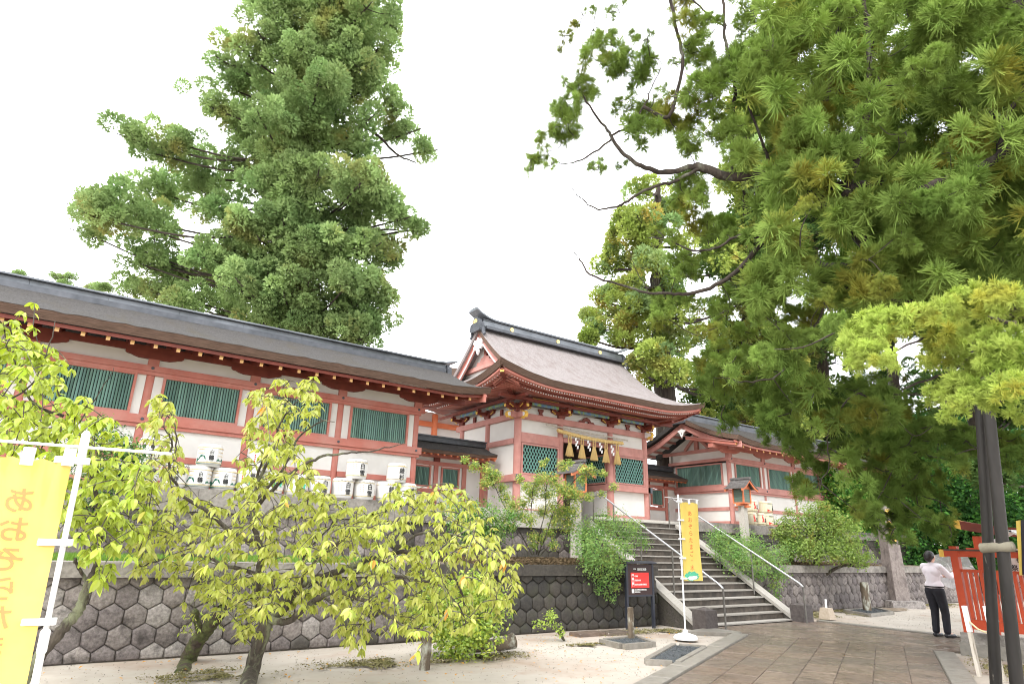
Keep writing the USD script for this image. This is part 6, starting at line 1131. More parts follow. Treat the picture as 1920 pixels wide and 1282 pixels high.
_q = [atD(x, y, 10.49) for x, y in ((1914, 975), (1922, 974), (1926, 1076), (1917, 1077))]; part(et, 'navy_stripe', MB().slab(np.array([[_q[0], _q[3]], [_q[1], _q[2]]]), np.array([[_q[0], _q[3]], [_q[1], _q[2]]]) + _fw * .004), 'metal_navy'); _t = atD(1938, 960, 10.5); part(et, 'pole', MB().tube([[_t[0], _t[1], 0], _t], .014, 8), 'plastic_white', True)
# ================================================================ vegetation
def unit(v): return v / (np.linalg.norm(v, axis=-1, keepdims=True) + 1e-9)
def tubes(curves, rad0, rad1, sides=3):
    """many tapered tubes at once: curves (n, k, 3)"""
    C = np.asarray(curves, float); n, k, _ = C.shape
    t = np.gradient(C, axis=1); t = unit(t); ref = np.where(np.abs(t[..., 2:]) < .9, [0, 0, 1.0], [1.0, 0, 0]); a = unit(np.cross(t, ref)); b = np.cross(t, a)
    g = np.arange(sides) * 2 * np.pi / sides; r = np.linspace(0, 1, k); r = (rad0 * (1 - r) + rad1 * r)[None, :, None, None]
    v = C[:, :, None] + r * (np.cos(g)[None, None, :, None] * a[:, :, None] + np.sin(g)[None, None, :, None] * b[:, :, None]); v = v.reshape(-1, 3)
    i, s, j = np.meshgrid(np.arange(n), np.arange(k - 1), np.arange(sides), indexing='ij'); base = i * k * sides + s * sides
    q = np.stack([base + j, base + (j + 1) % sides, base + sides + (j + 1) % sides, base + sides + j], -1).reshape(-1, 4)
    tip = (np.arange(n) * k * sides + (k - 1) * sides)[:, None] + np.arange(sides)[None]
    f = np.vstack([q[:, [0, 1, 2]], q[:, [0, 2, 3]], tip[:, [0, 1, 2]]]); return v, f
def tuft(seed, nb, ns, forks, r0, r1, droop=.35, k=4, sides=3):
    """a spray of cedar: curved branchlets set all round with cord-like forking shoots, radius about 1"""
    r = np.random.default_rng(seed); V, F, o = [], [], 0
    def add(vf):
        nonlocal o
        V.append(vf[0]); F.append(vf[1] + o); o += len(vf[0])
    for b in range(nb):
        az = 2 * np.pi * (b + r.uniform(-.3, .3)) / nb; el = r.uniform(-.35, .75); d = np.array([math.cos(az) * math.cos(el), math.sin(az) * math.cos(el), math.sin(el)]); L = r.uniform(.55, .8)
        s = np.linspace(0, 1, 7)[:, None]; A = d * L * s + np.array([0, 0, -droop * .5]) * s ** 2 + r.normal(size=3) * .10 * s ** 2
        add(tubes(A[None], r0 * 1.1, r0 * .8, sides)); t = unit(np.gradient(A, axis=0))
        at = np.sort(r.uniform(.12, 1.0, ns)); p0 = np.stack([np.interp(at, s[:, 0], A[:, c]) for c in range(3)], 1); tt = np.stack([np.interp(at, s[:, 0], t[:, c]) for c in range(3)], 1)
        side = unit(r.normal(size=(ns, 3)) + [0, 0, .15]); side = unit(side - tt * (side * tt).sum(1, keepdims=True)); dd = unit(tt * r.uniform(.55, 1.15, (ns, 1)) + side * r.uniform(.35, .9, (ns, 1))); l = r.uniform(.30, .52, ns) * (1.1 - .45 * at)
        u = np.linspace(0, 1, k); C = p0[:, None] + dd[:, None] * (l[:, None] * u)[..., None] + tt[:, None] * (.10 * u ** 2)[None, :, None] + np.array([0, 0, -.10]) * (u ** 1.5)[None, :, None] + np.array([0, 0, .09]) * (u ** 3)[None, :, None]
        add(tubes(C, r0, r1, sides))
        for q in range(forks):
            a2 = r.uniform(.2, .7, ns); i0 = np.clip((a2 * (k - 1)).astype(int), 0, k - 1); q0 = C[np.arange(ns), i0]; e = unit(unit(C[:, -1] - C[:, 0]) + .62 * unit(r.normal(size=(ns, 3)))); l2 = l * (1.05 - a2) * r.uniform(.7, 1.1, ns); u3 = np.linspace(0, 1, 3)
            add(tubes(q0[:, None] + e[:, None] * (l2[:, None] * u3)[..., None] + np.array([0, 0, .03]) * (u3 ** 2)[None, :, None], r0 * .9, r1, sides))
    return np.vstack(V), np.vstack(F)
def mop(seed, n, forks, r0, r1, k=4, droop=.5, sides=3, dome=.5):
    """a soft rounded mop of cedar shoots, radius about 1: shoots start along short inner twigs, curve and fork"""
    r = np.random.default_rng(seed); d = unit(r.normal(size=(n, 3)) + np.array([0, 0, dome])); hub = unit(r.normal(size=(7, 3)) + [0, 0, .4]) * .34; w = (d @ hub.T); h = hub[np.argmax(w + r.normal(size=w.shape) * .12, 1)]
    L = r.uniform(.38, .72, n) * (.85 + .3 * meshkit.noise(d * 2.2 + 3, seed)); side = unit(r.normal(size=(n, 3))); s = np.linspace(0, 1, k)
    dd = unit(d * .75 + h * 1.1 + .35 * r.normal(size=(n, 3))); st = h * r.uniform(.3, 1.1, (n, 1))
    C = st[:, None] + dd[:, None] * (L[:, None] * s)[..., None] + side[:, None] * (.14 * s ** 2)[None, :, None] + np.array([0, 0, -droop * .32]) * (s ** 1.6)[None, :, None] + np.array([0, 0, .10]) * (s ** 4)[None, :, None]
    parts = [tubes(C, r0, r1, sides)]
    for q in range(forks):
        at = r.uniform(.15, .75, n); i0 = np.clip((at * (k - 1)).astype(int), 0, k - 1); p0 = C[np.arange(n), i0]; e = unit(unit(C[:, -1] - C[:, 0]) + .6 * unit(r.normal(size=(n, 3)))); l = L * (1.05 - at) * r.uniform(.6, 1.0, n); u3 = np.linspace(0, 1, 3)
        parts.append(tubes(p0[:, None] + e[:, None] * (l[:, None] * u3)[..., None] + np.array([0, 0, .03]) * (u3 ** 2)[None, :, None], r0 * .9, r1, sides))
    for hh in hub: parts.append(tubes(np.array([[hh * 0, hh * .5 + r.normal(size=3) * .03, hh]]), r0, r0 * .8, 4))
    V, F, o = [], [], 0
    for v, f in parts: V.append(v); F.append(f + o); o += len(v)
    return np.vstack(V), np.vstack(F)
def pad(seed, n, size):
    """cauliflower clump for far cedars: short blades standing out of a lumpy dome, radius about 1"""
    r = np.random.default_rng(seed); d = unit(r.normal(size=(n, 3)) * [1, 1, .8] + [0, 0, .35]); rad = .55 + .45 * meshkit.noise(d * 2.3 + 5, seed); c = d * (rad * r.uniform(.72, 1, n))[:, None]
    ax = unit(d + .5 * r.normal(size=(n, 3)) + [0, 0, .2]); sd = unit(np.cross(ax, r.normal(size=(n, 3)))); L = size * r.uniform(.7, 1.4, n)[:, None]; w = L * .26; nn = np.cross(ax, sd)
    v = np.stack([c - sd * w * .4, c + sd * w * .4, c + ax * L * .6 + sd * w + nn * w * .3, c + ax * L * .6 - sd * w + nn * w * .3, c + ax * L], 1).reshape(-1, 3); k = np.arange(n)[:, None] * 5
    return v, np.concatenate([k + [[0, 1, 2]], k + [[0, 2, 3]], k + [[3, 2, 4]]])
def instancer(parent, name, protos, pos, scale, tilt=.5, idx=None, seed=0, mats=None):
    p = numbered(parent + '/' + name); pi = UsdGeom.PointInstancer.Define(stage, p); r = np.random.default_rng(seed); n = len(pos); root = '/'.join(parent.split('/')[:3]); b, _ = BASE[root]; paths = []
    for k, (v, f) in enumerate(protos):
        g = usdkit.mesh(stage, f'{p}/clump_{k}' if k else f'{p}/clump', (v, f), M[mats[k]], False); paths.append(g.GetPath())
    pi.CreatePrototypesRel().SetTargets(paths); pi.CreateProtoIndicesAttr(Vt.IntArray([int(x) for x in (idx if idx is not None else r.integers(0, len(protos), n))]))
    pi.CreatePositionsAttr(Vt.Vec3fArray.FromNumpy((np.asarray(pos) - b).astype(np.float32))); s = np.asarray(scale, float); s = np.repeat(s[:, None], 3, 1) * r.uniform(.85, 1.15, (n, 3)); pi.CreateScalesAttr(Vt.Vec3fArray.FromNumpy(s.astype(np.float32)))
    yaw = r.uniform(0, 2 * np.pi, n); ti = r.normal(0, tilt, n); az = r.uniform(0, 2 * np.pi, n)
    qs = []
    for a, t_, z in zip(yaw, ti, az):
        q1 = np.array([math.cos(a / 2), 0, 0, math.sin(a / 2)]); q2 = np.array([math.cos(t_ / 2), math.sin(t_ / 2) * math.cos(z), math.sin(t_ / 2) * math.sin(z), 0])
        w0, x0, y0, z0 = q2; w1, x1, y1, z1 = q1
        qs.append(Gf.Quath(w0 * w1 - x0 * x1 - y0 * y1 - z0 * z1, w0 * x1 + x0 * w1 + y0 * z1 - z0 * y1, w0 * y1 - x0 * z1 + y0 * w1 + z0 * x1, w0 * z1 + x0 * y1 - y0 * x1 + z0 * w1))
    pi.CreateOrientationsAttr(Vt.QuathArray(qs)); pi.GetPrim().SetCustomDataByKey('kind', 'stuff'); return p
def smooth_line(P, n=6):
    """Catmull-Rom through the points"""
    P = np.asarray(P, float); Q = np.vstack([2 * P[0] - P[1], P, 2 * P[-1] - P[-2]]); out = []
    for i in range(1, len(Q) - 2):
        for t in np.linspace(0, 1, n, endpoint=False):
            a, b, c, d = Q[i - 1], Q[i], Q[i + 1], Q[i + 2]; out.append(.5 * (2 * b + (c - a) * t + (2 * a - 5 * b + 4 * c - d) * t * t + (3 * b - a - 3 * c + d) * t ** 3))
    return np.array(out + [P[-1]])
def limb(mb, P, r0, r1, n=5, sides=8, rough=.0, seed=0):
    L = smooth_line(P, n); 
    if rough: L = L + np.random.default_rng(seed).normal(size=L.shape) * rough
    mb.tube(L, np.linspace(r0, r1, len(L)), sides); return L
# ---- broad leaves
def leaf_shape(L, w, curl, fold):
    s = np.array([0, .18, .42, .7, .9, 1.0]); wd = np.array([.02, .72, 1.0, .74, .3, .0]) * w / 2
    x = s * L; z = -curl * L * s ** 2
    mid = np.stack([x, 0 * x, z], 1); lf = np.stack([x, wd, z + fold * wd], 1); rt = np.stack([x, -wd, z + fold * wd], 1); v = np.vstack([mid, lf, rt]); f = []
    for k in range(5):
        f += [[k, k + 1, 6 + k + 1], [k, 6 + k + 1, 6 + k], [k, 12 + k, 12 + k + 1], [k, 12 + k + 1, k + 1]]
    return v, np.array(f)
LEAF_F = leaf_shape(1, .4, .3, .3)[1]
def leaves_at(base, dirs, size, r, ratio=.42):
    """list of leaf vertex arrays (18 x 3): stalk end at base, blade along dirs, drooping"""
    out = []
    for p, d in zip(base, dirs):
        L = size * r.uniform(.55, 1.3); v, _ = leaf_shape(L, L * ratio * r.uniform(.85, 1.15), r.uniform(.1, .5), r.uniform(.1, .45)); d = unit(d); up = np.array([0, 0, 1.0]) + .35 * r.normal(size=3); sd = unit(np.cross(up, d)); n = np.cross(d, sd); out.append(p + v[:, :1] * d + v[:, 1:2] * sd + v[:, 2:] * n)
    return out
def joined(vs, f=None):
    f = LEAF_F if f is None else f; n = len(vs[0]); return np.vstack(vs), np.vstack([f + k * n for k in range(len(vs))])
def leafy_tree(t, limbs, crown, n_twigs, leaf, rng, mats, bark='bark_tree', twig_len=(.35, .8), rosette=(5, 9), single_leaves=300, spread=.45, up=.25, tip_only=.6, twig_mat='bark_tree', ratio=.42):
    """limbs: [(points, r0, r1)]; twigs grow from the limbs to wherever the crown polygon (photo outline) lets them; leaves hang in rosettes"""
    from shapely import contains_xy
    nodes = []
    for k, (P, r0, r1) in enumerate(limbs):
        mb = MB(); L = limb(mb, P, r0, r1, 6, 9, .006, k); part(t, 'trunk' if k == 0 else 'limb', mb, bark, True); w0 = 0 if k else len(L) // 2
        nodes += [(L[i], unit(L[min(i + 1, len(L) - 1)] - L[max(0, i - 1)])) for i in range(w0, len(L))]
    tw = MB(); LV = []; count = tries = 0; P0 = [n[0] for n in nodes]; D0 = [n[1] for n in nodes]; bx = crown.bounds
    while count < n_twigs and tries < n_twigs * 6:
        tries += 1; x, y = rng.uniform(bx[0], bx[2]), rng.uniform(bx[1], bx[3])
        if not contains_xy(crown, x, y): continue
        q = rng.integers(len(P0)); dep = (P0[q] - O) @ _fw + rng.normal() * .35; tgt = atD(x, y, dep); A_ = np.array(P0); i = int(np.argmin(((A_ - tgt) ** 2).sum(1) + .04 * rng.random(len(A_)))); p, d = P0[i], D0[i]; gap = np.linalg.norm(tgt - p)
        if gap < .06: continue
        ln = min(gap, rng.uniform(*twig_len)); dv = unit(unit(tgt - p) + d * .35 + rng.normal(size=3) * .18 + np.array([0, 0, up * .6])); s = np.linspace(0, 1, 6)
        T = p + dv * (ln * s)[:, None] + rng.normal(size=3) * .12 * ln * (s ** 2)[:, None] + np.array([0, 0, -.24 * ln]) * (s ** 2.5)[:, None]; P0 += [T[3], T[-1]]; D0 += [dv, dv]
        count += 1; tw.tube(T, np.linspace(.0065, .0022, 6), 4, False); 
        k = rng.integers(*rosette); a0 = rng.uniform(0, 6.28); td = unit(T[-1] - T[-2])
        for j in range(k):
            a = a0 + j * 6.28 / k + rng.normal() * .35; o = np.array([math.cos(a), math.sin(a), -.35 - rng.random() * .7]); LV += leaves_at([T[-1] - td * rng.random() * .05], [o + td * .35], leaf, rng, ratio)
        for q in (2, 3, 4):
            if rng.random() > tip_only: a = rng.uniform(0, 6.28); LV += leaves_at([T[q]], [np.array([math.cos(a), math.sin(a), -.4 - rng.random() * .5])], leaf * .9, rng, ratio)
    part(t, 'twigs', tw, twig_mat, kind='stuff')
    LV = np.array(LV); ctr = LV.mean(1) - O; dist = np.linalg.norm(ctr, axis=1); order = np.argsort(dist)
    for k in order[:single_leaves]: part(t, 'leaf', (LV[k], LEAF_F), mats[rng.choice(len(mats), p=[.66, .29, .05] if len(mats) == 3 else None)])
    rest = order[single_leaves:]; m_ = rng.random(len(rest)) < .7
    for mm, mt in ((rest[m_], mats[0]), (rest[~m_], mats[min(1, len(mats) - 1)])):
        if len(mm): part(t, 'leaves', joined(list(LV[mm])), mt, kind='stuff')
    return LV
def zp(ox, oy, sc): return lambda q, d=None: [(ox + p[0] / sc, oy + p[1] / sc) for p in q]
def px3(pts, d0, d1=None, jit=0, seed=0):
    """photo pixels to points at depths running from d0 to d1"""
    r = np.random.default_rng(seed); n = len(pts); ds = np.linspace(d0, d1 if d1 else d0, n) + r.normal(size=n) * jit; return np.array([atD(x, y, d) for (x, y), d in zip(pts, ds)])

# ---- the big cherry in front
rng = np.random.default_rng(21)
z6 = zp(450, 850, 2.967)
ch_t = thing('cherry_tree', 'large cherry tree with yellow-green drooping leaves spreading in front of the walls', 'tree', (2.1, 7.82, 0))
root = np.array([2.02, 7.6, -.05]); fork = atD(502, 1158, 7.55)
LB = [([root, atD(470, 1262, 7.45), atD(487, 1205, 7.5), fork], .10, .078),
      (px3([(502, 1158)] + z6([(120, 900), (100, 760), (98, 690), (120, 540), (75, 400), (70, 290), (95, 140), (120, 40)]), 7.55, 7.1, .05), .055, .012),
      (px3([(503, 1158)] + z6([(240, 870), (310, 750), (440, 690), (560, 650), (700, 590), (900, 545), (1100, 540), (1200, 522), (1330, 560)]), 7.55, 7.9, .05), .055, .012),
      (px3([(505, 1160)] + z6([(270, 930), (400, 830), (540, 765), (700, 820), (800, 885), (940, 975)]), 7.5, 7.0, .05), .045, .010),
      (px3(z6([(440, 690), (600, 640), (780, 590), (880, 520), (1000, 445), (1130, 440), (1340, 490), (1400, 500)]), 7.6, 8.1, .05), .03, .006),
      (px3(z6([(1090, 540), (1170, 640), (1240, 790), (1262, 900), (1265, 940)]), 7.85, 7.6, .03), .018, .005),
      (px3([(490, 1020), (440, 1000), (390, 960), (345, 930), (318, 880), (322, 830), (310, 800)], 7.3, 6.9, .05), .03, .006),
      (px3([(484, 1075), (430, 1060), (370, 1040), (300, 1050), (262, 1062)], 7.4, 6.9, .04), .025, .006),
      (px3([(480, 950), (530, 900), (590, 860), (640, 850), (700, 845), (760, 830)], 7.3, 7.7, .05), .026, .005),
      (px3([(484, 900), (510, 850), (523, 800), (545, 765), (570, 735)], 7.2, 7.3, .04), .02, .004),
      (px3([(478, 940), (530, 880), (560, 820), (600, 790), (628, 790)], 7.2, 7.0, .04), .018, .004),
      (px3(z6([(300, 760), (420, 600), (560, 480), (700, 380), (860, 300), (980, 270)]), 7.5, 7.8, .05), .028, .005),
      (px3(z6([(600, 650), (800, 670), (950, 690), (1100, 730), (1220, 850), (1260, 960)]), 7.6, 7.2, .05), .024, .005),
      (px3(z6([(250, 870), (350, 690), (360, 560), (480, 430), (560, 330)]), 7.5, 7.4, .05), .026, .005),
      (px3([(330, 860), (330, 810), (318, 770), (300, 740)], 6.9, 6.9, .02), .010, .003)]
crown = Polygon([(262, 1075), (255, 1020), (250, 930), (280, 870), (265, 800), (285, 730), (330, 745), (345, 830), (340, 900), (385, 940), (440, 925), (462, 860), (462, 790), (480, 715), (590, 700), (600, 760), (560, 800), (575, 850), (600, 905), (650, 940), (715, 930), (735, 900), (790, 905), (820, 900), (870, 900), (900, 960), (965, 1010), (975, 1130), (930, 1150), (900, 1130), (880, 1190), (840, 1160), (790, 1180), (770, 1200), (730, 1170), (690, 1200), (660, 1225), (640, 1180), (600, 1150), (540, 1140), (500, 1190), (440, 1190), (430, 1130), (380, 1140), (360, 1090)])
leafy_tree(ch_t, LB, crown, 1500, .092, rng, ['leaf_cherry', 'leaf_yellow', 'leaf_old'])
# ---- cherry behind the near banner
ch2 = thing('cherry_tree', 'leaning cherry tree with broad green leaves, half behind the near yellow banner', 'tree', (.2, 6.9, 0)); rng = np.random.default_rng(22)
LB = [(np.vstack([[atD(20, 1330, 6.2)], px3([(60, 1250), (95, 1205), (130, 1165), (150, 1140), (165, 1100), (178, 1075)], 6.2, 6.6, .02)]), .062, .045),
      (px3([(178, 1075), (184, 1040), (186, 990), (180, 930), (170, 880), (150, 820), (120, 760), (90, 690)], 6.6, 6.5, .04), .035, .006),
      (px3([(165, 1090), (145, 1060), (140, 1045)], 6.6, 6.5, .01), .02, .012),
      (px3([(184, 1000), (220, 960), (250, 930), (290, 920)], 6.6, 6.8, .03), .016, .004),
      (px3([(175, 920), (130, 900), (90, 870), (50, 830), (20, 780)], 6.55, 6.2, .04), .02, .005),
      (px3([(120, 780), (70, 760), (40, 720), (25, 660), (20, 610)], 6.5, 6.0, .04), .016, .004),
      (px3([(100, 830), (150, 790), (190, 730), (215, 690)], 6.5, 6.6, .02), .010, .003),
      (px3([(-60, 900), (-20, 820), (10, 760), (60, 720), (95, 640), (104, 600)], 6.0, 6.3, .03), .014, .003)]
crown = Polygon([(-80, 1100), (-80, 580), (30, 570), (60, 640), (110, 650), (150, 740), (180, 760), (215, 790), (250, 830), (290, 900), (285, 980), (255, 1000), (240, 1050), (230, 1085), (160, 1070), (150, 990), (100, 1000)])
leafy_tree(ch2, LB, crown, 720, .095, rng, ['leaf_mid_cherry', 'leaf_cherry', 'leaf_yellow'], ratio=.52)
# ---- mossy cut-back trunk with sprouts
st2 = thing('stump_tree', 'short forked mossy trunk with small yellow sprouts, left of the big cherry', 'tree', (1.66, 9.1, 0)); rng = np.random.default_rng(23)
LB = [(np.vstack([[atZ(338, 1272, -.1)], px3([(350, 1245), (362, 1215), (375, 1195), (395, 1172), (412, 1150), (418, 1140)], 8.55, 8.5)]), .12, .075), (px3([(378, 1195), (370, 1165), (364, 1145)], 8.5, 8.45), .05, .045)]
leafy_tree(st2, LB, Polygon([(350, 1150), (370, 1085), (400, 1070), (480, 1085), (490, 1130), (440, 1165), (330, 1200), (325, 1160)]), 110, .045, rng, ['leaf_cherry', 'leaf_yellow', 'leaf_old'], bark='bark_moss', twig_len=(.15, .4), rosette=(4, 7), single_leaves=0, up=.5)
# ---- shrubs: clouds of small leaves on stems
def shrub(name, label, cat, base, stems, blobs, n, leaf, mts, seed, bark='bark_tree', sr=(.012, .005), fill=.55, group=None, ratio=.55, hang=0.0):
    """blobs: (px, py, radius px, depth): leaves lie mostly near the blobs' surfaces; stems: lists of points"""
    t = thing(name, label, cat, base, group=group); r = np.random.default_rng(seed)
    for P in stems:
        mb = MB(); limb(mb, P, sr[0], sr[1], 5, 7, .004, seed); part(t, 'stem', mb, bark, True)
    tot_ = sum(b[2] ** 2 for b in blobs); Cs = []; Ns = []; tw = MB()
    for bx, by, br, bd in blobs:
        R = br * bd / FPX; c = atD(bx, by, bd); k = int(n * br * br / tot_); d = unit(r.normal(size=(k, 3)) + [0, 0, .2]); lump = .55 + .9 * meshkit.noise(d * 2.3 + bx, seed)
        rad = R * lump * np.where(r.random(k) < fill, r.uniform(.7, 1.15, k), r.uniform(.2, .95, k)); p = c + d * rad[:, None] * [1, 1, .9]
        if hang: p[:, 2] -= hang * r.random(k) ** 2 * R
        Cs.append(p); Ns.append(unit(d * .6 + r.normal(size=(k, 3)) * .5 + [0, 0, .7]))
        if stems:
            S = np.vstack([smooth_line(P, 5) for P in stems])
            for q in range(max(3, int(br / 9))):
                e = c + unit(r.normal(size=3)) * R * .8; s0 = S[np.argmin(((S - (c * .5 + e * .5)) ** 2).sum(1))]; m_ = (s0 + e) / 2 + r.normal(size=3) * .08 * R; tw.tube(smooth_line([s0, m_, e], 4), np.linspace(sr[1], .002, 9), 4, False)
    if tw.v: part(t, 'twigs', tw, bark, kind='stuff')
    C, N = np.vstack(Cs), np.vstack(Ns); w = r.random(len(C)); k = len(mts)
    for j, mt in enumerate(mts):
        mm = (w * k).astype(int) == j; part(t, 'foliage', leaf_cards(C[mm], N[mm], leaf, r, ratio), mt, kind='stuff')
    return t
bb = atZ(862, 1228, 0); D_ = (bb - O) @ _fw
shrub('leafy_bush', 'low bright green bush on a mossy patch under the cherry branches', 'bush', bb, [[bb, bb + [a, b, .35], bb + [2.2 * a, 2 * b, .7]] for a, b in ((.1, .1), (-.15, .05), (.2, -.1), (0, .2), (-.25, -.1), (.3, .1))],
      [(860, 1170, 62, D_), (905, 1150, 48, D_ + .2), (810, 1160, 48, D_), (850, 1205, 45, D_ - .15), (900, 1195, 40, D_ - .1), (880, 1110, 45, D_ + .3), (820, 1115, 42, D_ + .2), (930, 1130, 28, D_ + .2), (790, 1140, 30, D_)], 6500, .068, ['leaf_bush', 'leaf_bush', 'leaf_cherry'], 31)
bb = atZ(1058, 1200, 0); D_ = (bb - O) @ _fw
shrub('small_plant', 'small leaning leafy sapling on the sand before the dark wall', 'plant', bb, [[bb, atD(1048, 1178, D_), atD(1030, 1160, D_)], [bb, atD(1040, 1180, D_), atD(1008, 1170, D_)]], [(1030, 1162, 16, D_), (1010, 1168, 12, D_), (1045, 1178, 12, D_), (1052, 1188, 8, D_), (1036, 1150, 10, D_)], 260, .055, ['leaf_cherry', 'leaf_bush'], 32, sr=(.02, .006))
# airy shrub on the terrace
z5b = zp(850, 850, 5.13); bb = np.array(atY(1006, 1040, 11.6)); bb[2] = 1.25; D_ = (bb - O) @ _fw
sts = [z5b(q) for q in ([(760, 975), (640, 760), (560, 630), (480, 480), (400, 320), (370, 250), (250, 150), (90, 40)], [(775, 970), (748, 720), (752, 500), (765, 360), (790, 260), (850, 50)], [(800, 970), (830, 760), (885, 540), (882, 360), (880, 300)], [(815, 975), (890, 780), (960, 570), (1000, 500), (1060, 450)], [(830, 985), (920, 880), (1010, 730), (1080, 640), (1200, 600)], [(885, 360), (930, 220), (1000, 130), (1120, 90)], [(1000, 480), (1110, 320), (1200, 220), (1330, 160), (1450, 190)], [(1060, 450), (1300, 420), (1430, 390), (1560, 310)])]
bl = [z5b([(x, y)])[0] + (r_ / 5.13, D_ + dd) for x, y, r_, dd in [(110, 60, 50, -.2), (200, 120, 60, -.1), (330, 170, 80, 0), (370, 260, 90, 0), (420, 210, 60, .1), (300, 290, 60, -.2), (470, 330, 60, .2), (500, 420, 70, .1), (560, 500, 80, -.1), (680, 480, 80, .2), (760, 380, 90, .1), (700, 320, 60, -.2), (640, 250, 50, .2), (850, 240, 90, 0), (860, 100, 45, 0), (900, 60, 30, 0), (800, 300, 70, .2), (960, 250, 80, -.1), (1050, 120, 70, .1), (1120, 90, 45, 0), (900, 400, 80, .2), (1020, 350, 100, -.2), (1120, 360, 90, .2), (1180, 420, 90, .1), (1250, 160, 60, 0), (1330, 170, 70, .1), (1440, 190, 50, .1), (1240, 250, 60, 0), (1300, 420, 60, 0), (1430, 390, 45, .1), (1540, 320, 50, .1), (960, 520, 80, 0), (860, 560, 80, .2), (1050, 560, 90, .1), (1150, 560, 80, 0), (640, 600, 80, 0), (740, 640, 80, -.2), (980, 650, 80, .1), (1100, 680, 90, .1), (770, 800, 60, -.2), (770, 880, 50, -.2), (840, 820, 60, 0), (920, 760, 70, 0), (960, 880, 60, -.1), (560, 700, 50, 0)]]
shrub('airy_shrub', 'airy many-stemmed shrub with fine green sprays on the terrace before the gate', 'shrub', bb, [px3(q, D_, D_, .06, k) for k, q in enumerate(sts)], bl, 15000, .048, ['leaf_nandina', 'leaf_nandina', 'leaf_bush', 'leaf_yellow'], 33, sr=(.014, .004), fill=.35)
sub = lambda x, y, yy: ((np.array(atY(x, y, yy)) - O) @ _fw)
def hung(L, yw, top): return [(x, y, r_, sub(x, y, yw if y > top else yw + .5)) for x, y, r_ in L]
D_ = sub(1130, 1000, 11.0)
shrub('trailing_shrub', 'trailing shrub spilling over the dark wall left of the stair', 'shrub', atY(1125, 1040, 11.0), [px3([(1125, 1045), (1120, 1000), (1130, 985), (1150, 1010)], D_, D_ - .2), px3([(1125, 1045), (1150, 1000), (1170, 1030), (1178, 1080), (1180, 1120)], D_, D_ - .35), px3([(1125, 1045), (1110, 1020), (1105, 1060), (1120, 1110)], D_, D_ - .4), px3([(1125, 1045), (1140, 1030), (1150, 1080), (1155, 1130)], D_, D_ - .4)],
      hung([(1120, 985, 32), (1090, 1000, 30), (1150, 985, 32), (1175, 1000, 26), (1105, 1030, 32), (1140, 1030, 34), (1168, 1028, 22), (1110, 1060, 24), (1146, 1062, 25), (1130, 1085, 16), (1152, 1098, 13), (1122, 1105, 9), (1150, 1122, 8), (1138, 1112, 9), (1205, 1015, 16), (1190, 985, 18)], 10.36, 1025), 7500, .055, ['leaf_hanging', 'leaf_nandina', 'leaf_hanging'], 34, hang=.4)
D_ = sub(900, 985, 11.6)
shrub('dark_shrub', 'dense green shrub on the terrace left of the airy shrub', 'shrub', atY(905, 1030, 11.6), [px3([(905, 1035), (900, 990), (880, 960)], D_, D_)], [(900, 975, 42, D_), (935, 985, 32, D_), (860, 960, 36, D_), (915, 1010, 30, D_), (880, 1000, 32, D_), (955, 970, 18, D_)], 5200, .058, ['leaf_hanging', 'leaf_mid', 'leaf_nandina'], 35)
D_ = sub(230, 850, 12.0)
shrub('dark_shrub', 'dark feathery evergreen shrub before the white wall, left of the first sake barrels', 'shrub', atY(205, 935, 12.0), [px3([(205, 1040), (210, 940), (215, 850)], D_, D_)], [(230, 850, 36, D_), (200, 830, 34, D_), (255, 880, 36, D_), (215, 900, 40, D_), (180, 880, 36, D_), (250, 850, 25, D_), (190, 800, 25, D_), (150, 850, 36, D_), (185, 940, 36, D_)], 5500, .07, ['leaf_dark', 'leaf_mid', 'leaf_hanging'], 36, ratio=.28)
# right of the stair
D_ = sub(1390, 1030, 11.8)
shrub('trailing_shrub', 'pale trailing shrub behind the right handrail, spilling over the wall', 'shrub', atY(1390, 1060, 11.8), [px3([(1400, 1070), (1390, 1030), (1360, 1010)], D_, D_), px3([(1400, 1070), (1430, 1030), (1455, 1060), (1462, 1105)], D_, D_ - .5)],
      hung([(1345, 1005, 22), (1370, 1020, 30), (1400, 1020, 30), (1425, 1035, 30), (1450, 1050, 28), (1380, 1045, 30), (1410, 1060, 26), (1350, 1030, 22), (1462, 1075, 18), (1452, 1100, 13), (1470, 1030, 20), (1430, 1075, 16), (1458, 1118, 8)], 10.95, 1040), 6500, .065, ['leaf_hanging', 'leaf_nandina', 'leaf_hanging'], 37, hang=.3)
bb = atZ(1527, 1140, 0); D_ = (bb - O) @ _fw
shrub('round_tree', 'small round-crowned tree with tiny pale leaves before the right wall', 'tree', bb, [[bb, atD(1529, 1110, D_), atD(1530, 1088, D_)], px3([(1530, 1090), (1515, 1075), (1490, 1060)], D_, D_ - .2), px3([(1530, 1090), (1548, 1076), (1580, 1060), (1605, 1062)], D_, D_ - .2), px3([(1530, 1090), (1528, 1050), (1535, 1010)], D_, D_)],
      [(1530, 1000, 38, D_), (1490, 1000, 30, D_), (1570, 1005, 33, D_), (1520, 970, 30, D_ + .3), (1560, 980, 27, D_ + .2), (1480, 1030, 25, D_ - .3), (1530, 1035, 27, D_ - .5), (1580, 1035, 25, D_ - .4), (1605, 1050, 16, D_ - .3), (1470, 985, 19, D_), (1600, 1020, 19, D_), (1480, 960, 10, D_), (1620, 1060, 8, D_), (1455, 1000, 14, D_), (1540, 950, 16, D_), (1510, 1030, 22, D_ - .6), (1560, 1035, 20, D_ - .6), (1625, 1045, 14, D_), (1600, 985, 18, D_), (1475, 1010, 16, D_)], 13000, .08, ['leaf_azalea', 'leaf_azalea', 'leaf_azalea', 'leaf_bush'], 38, sr=(.07, .025))
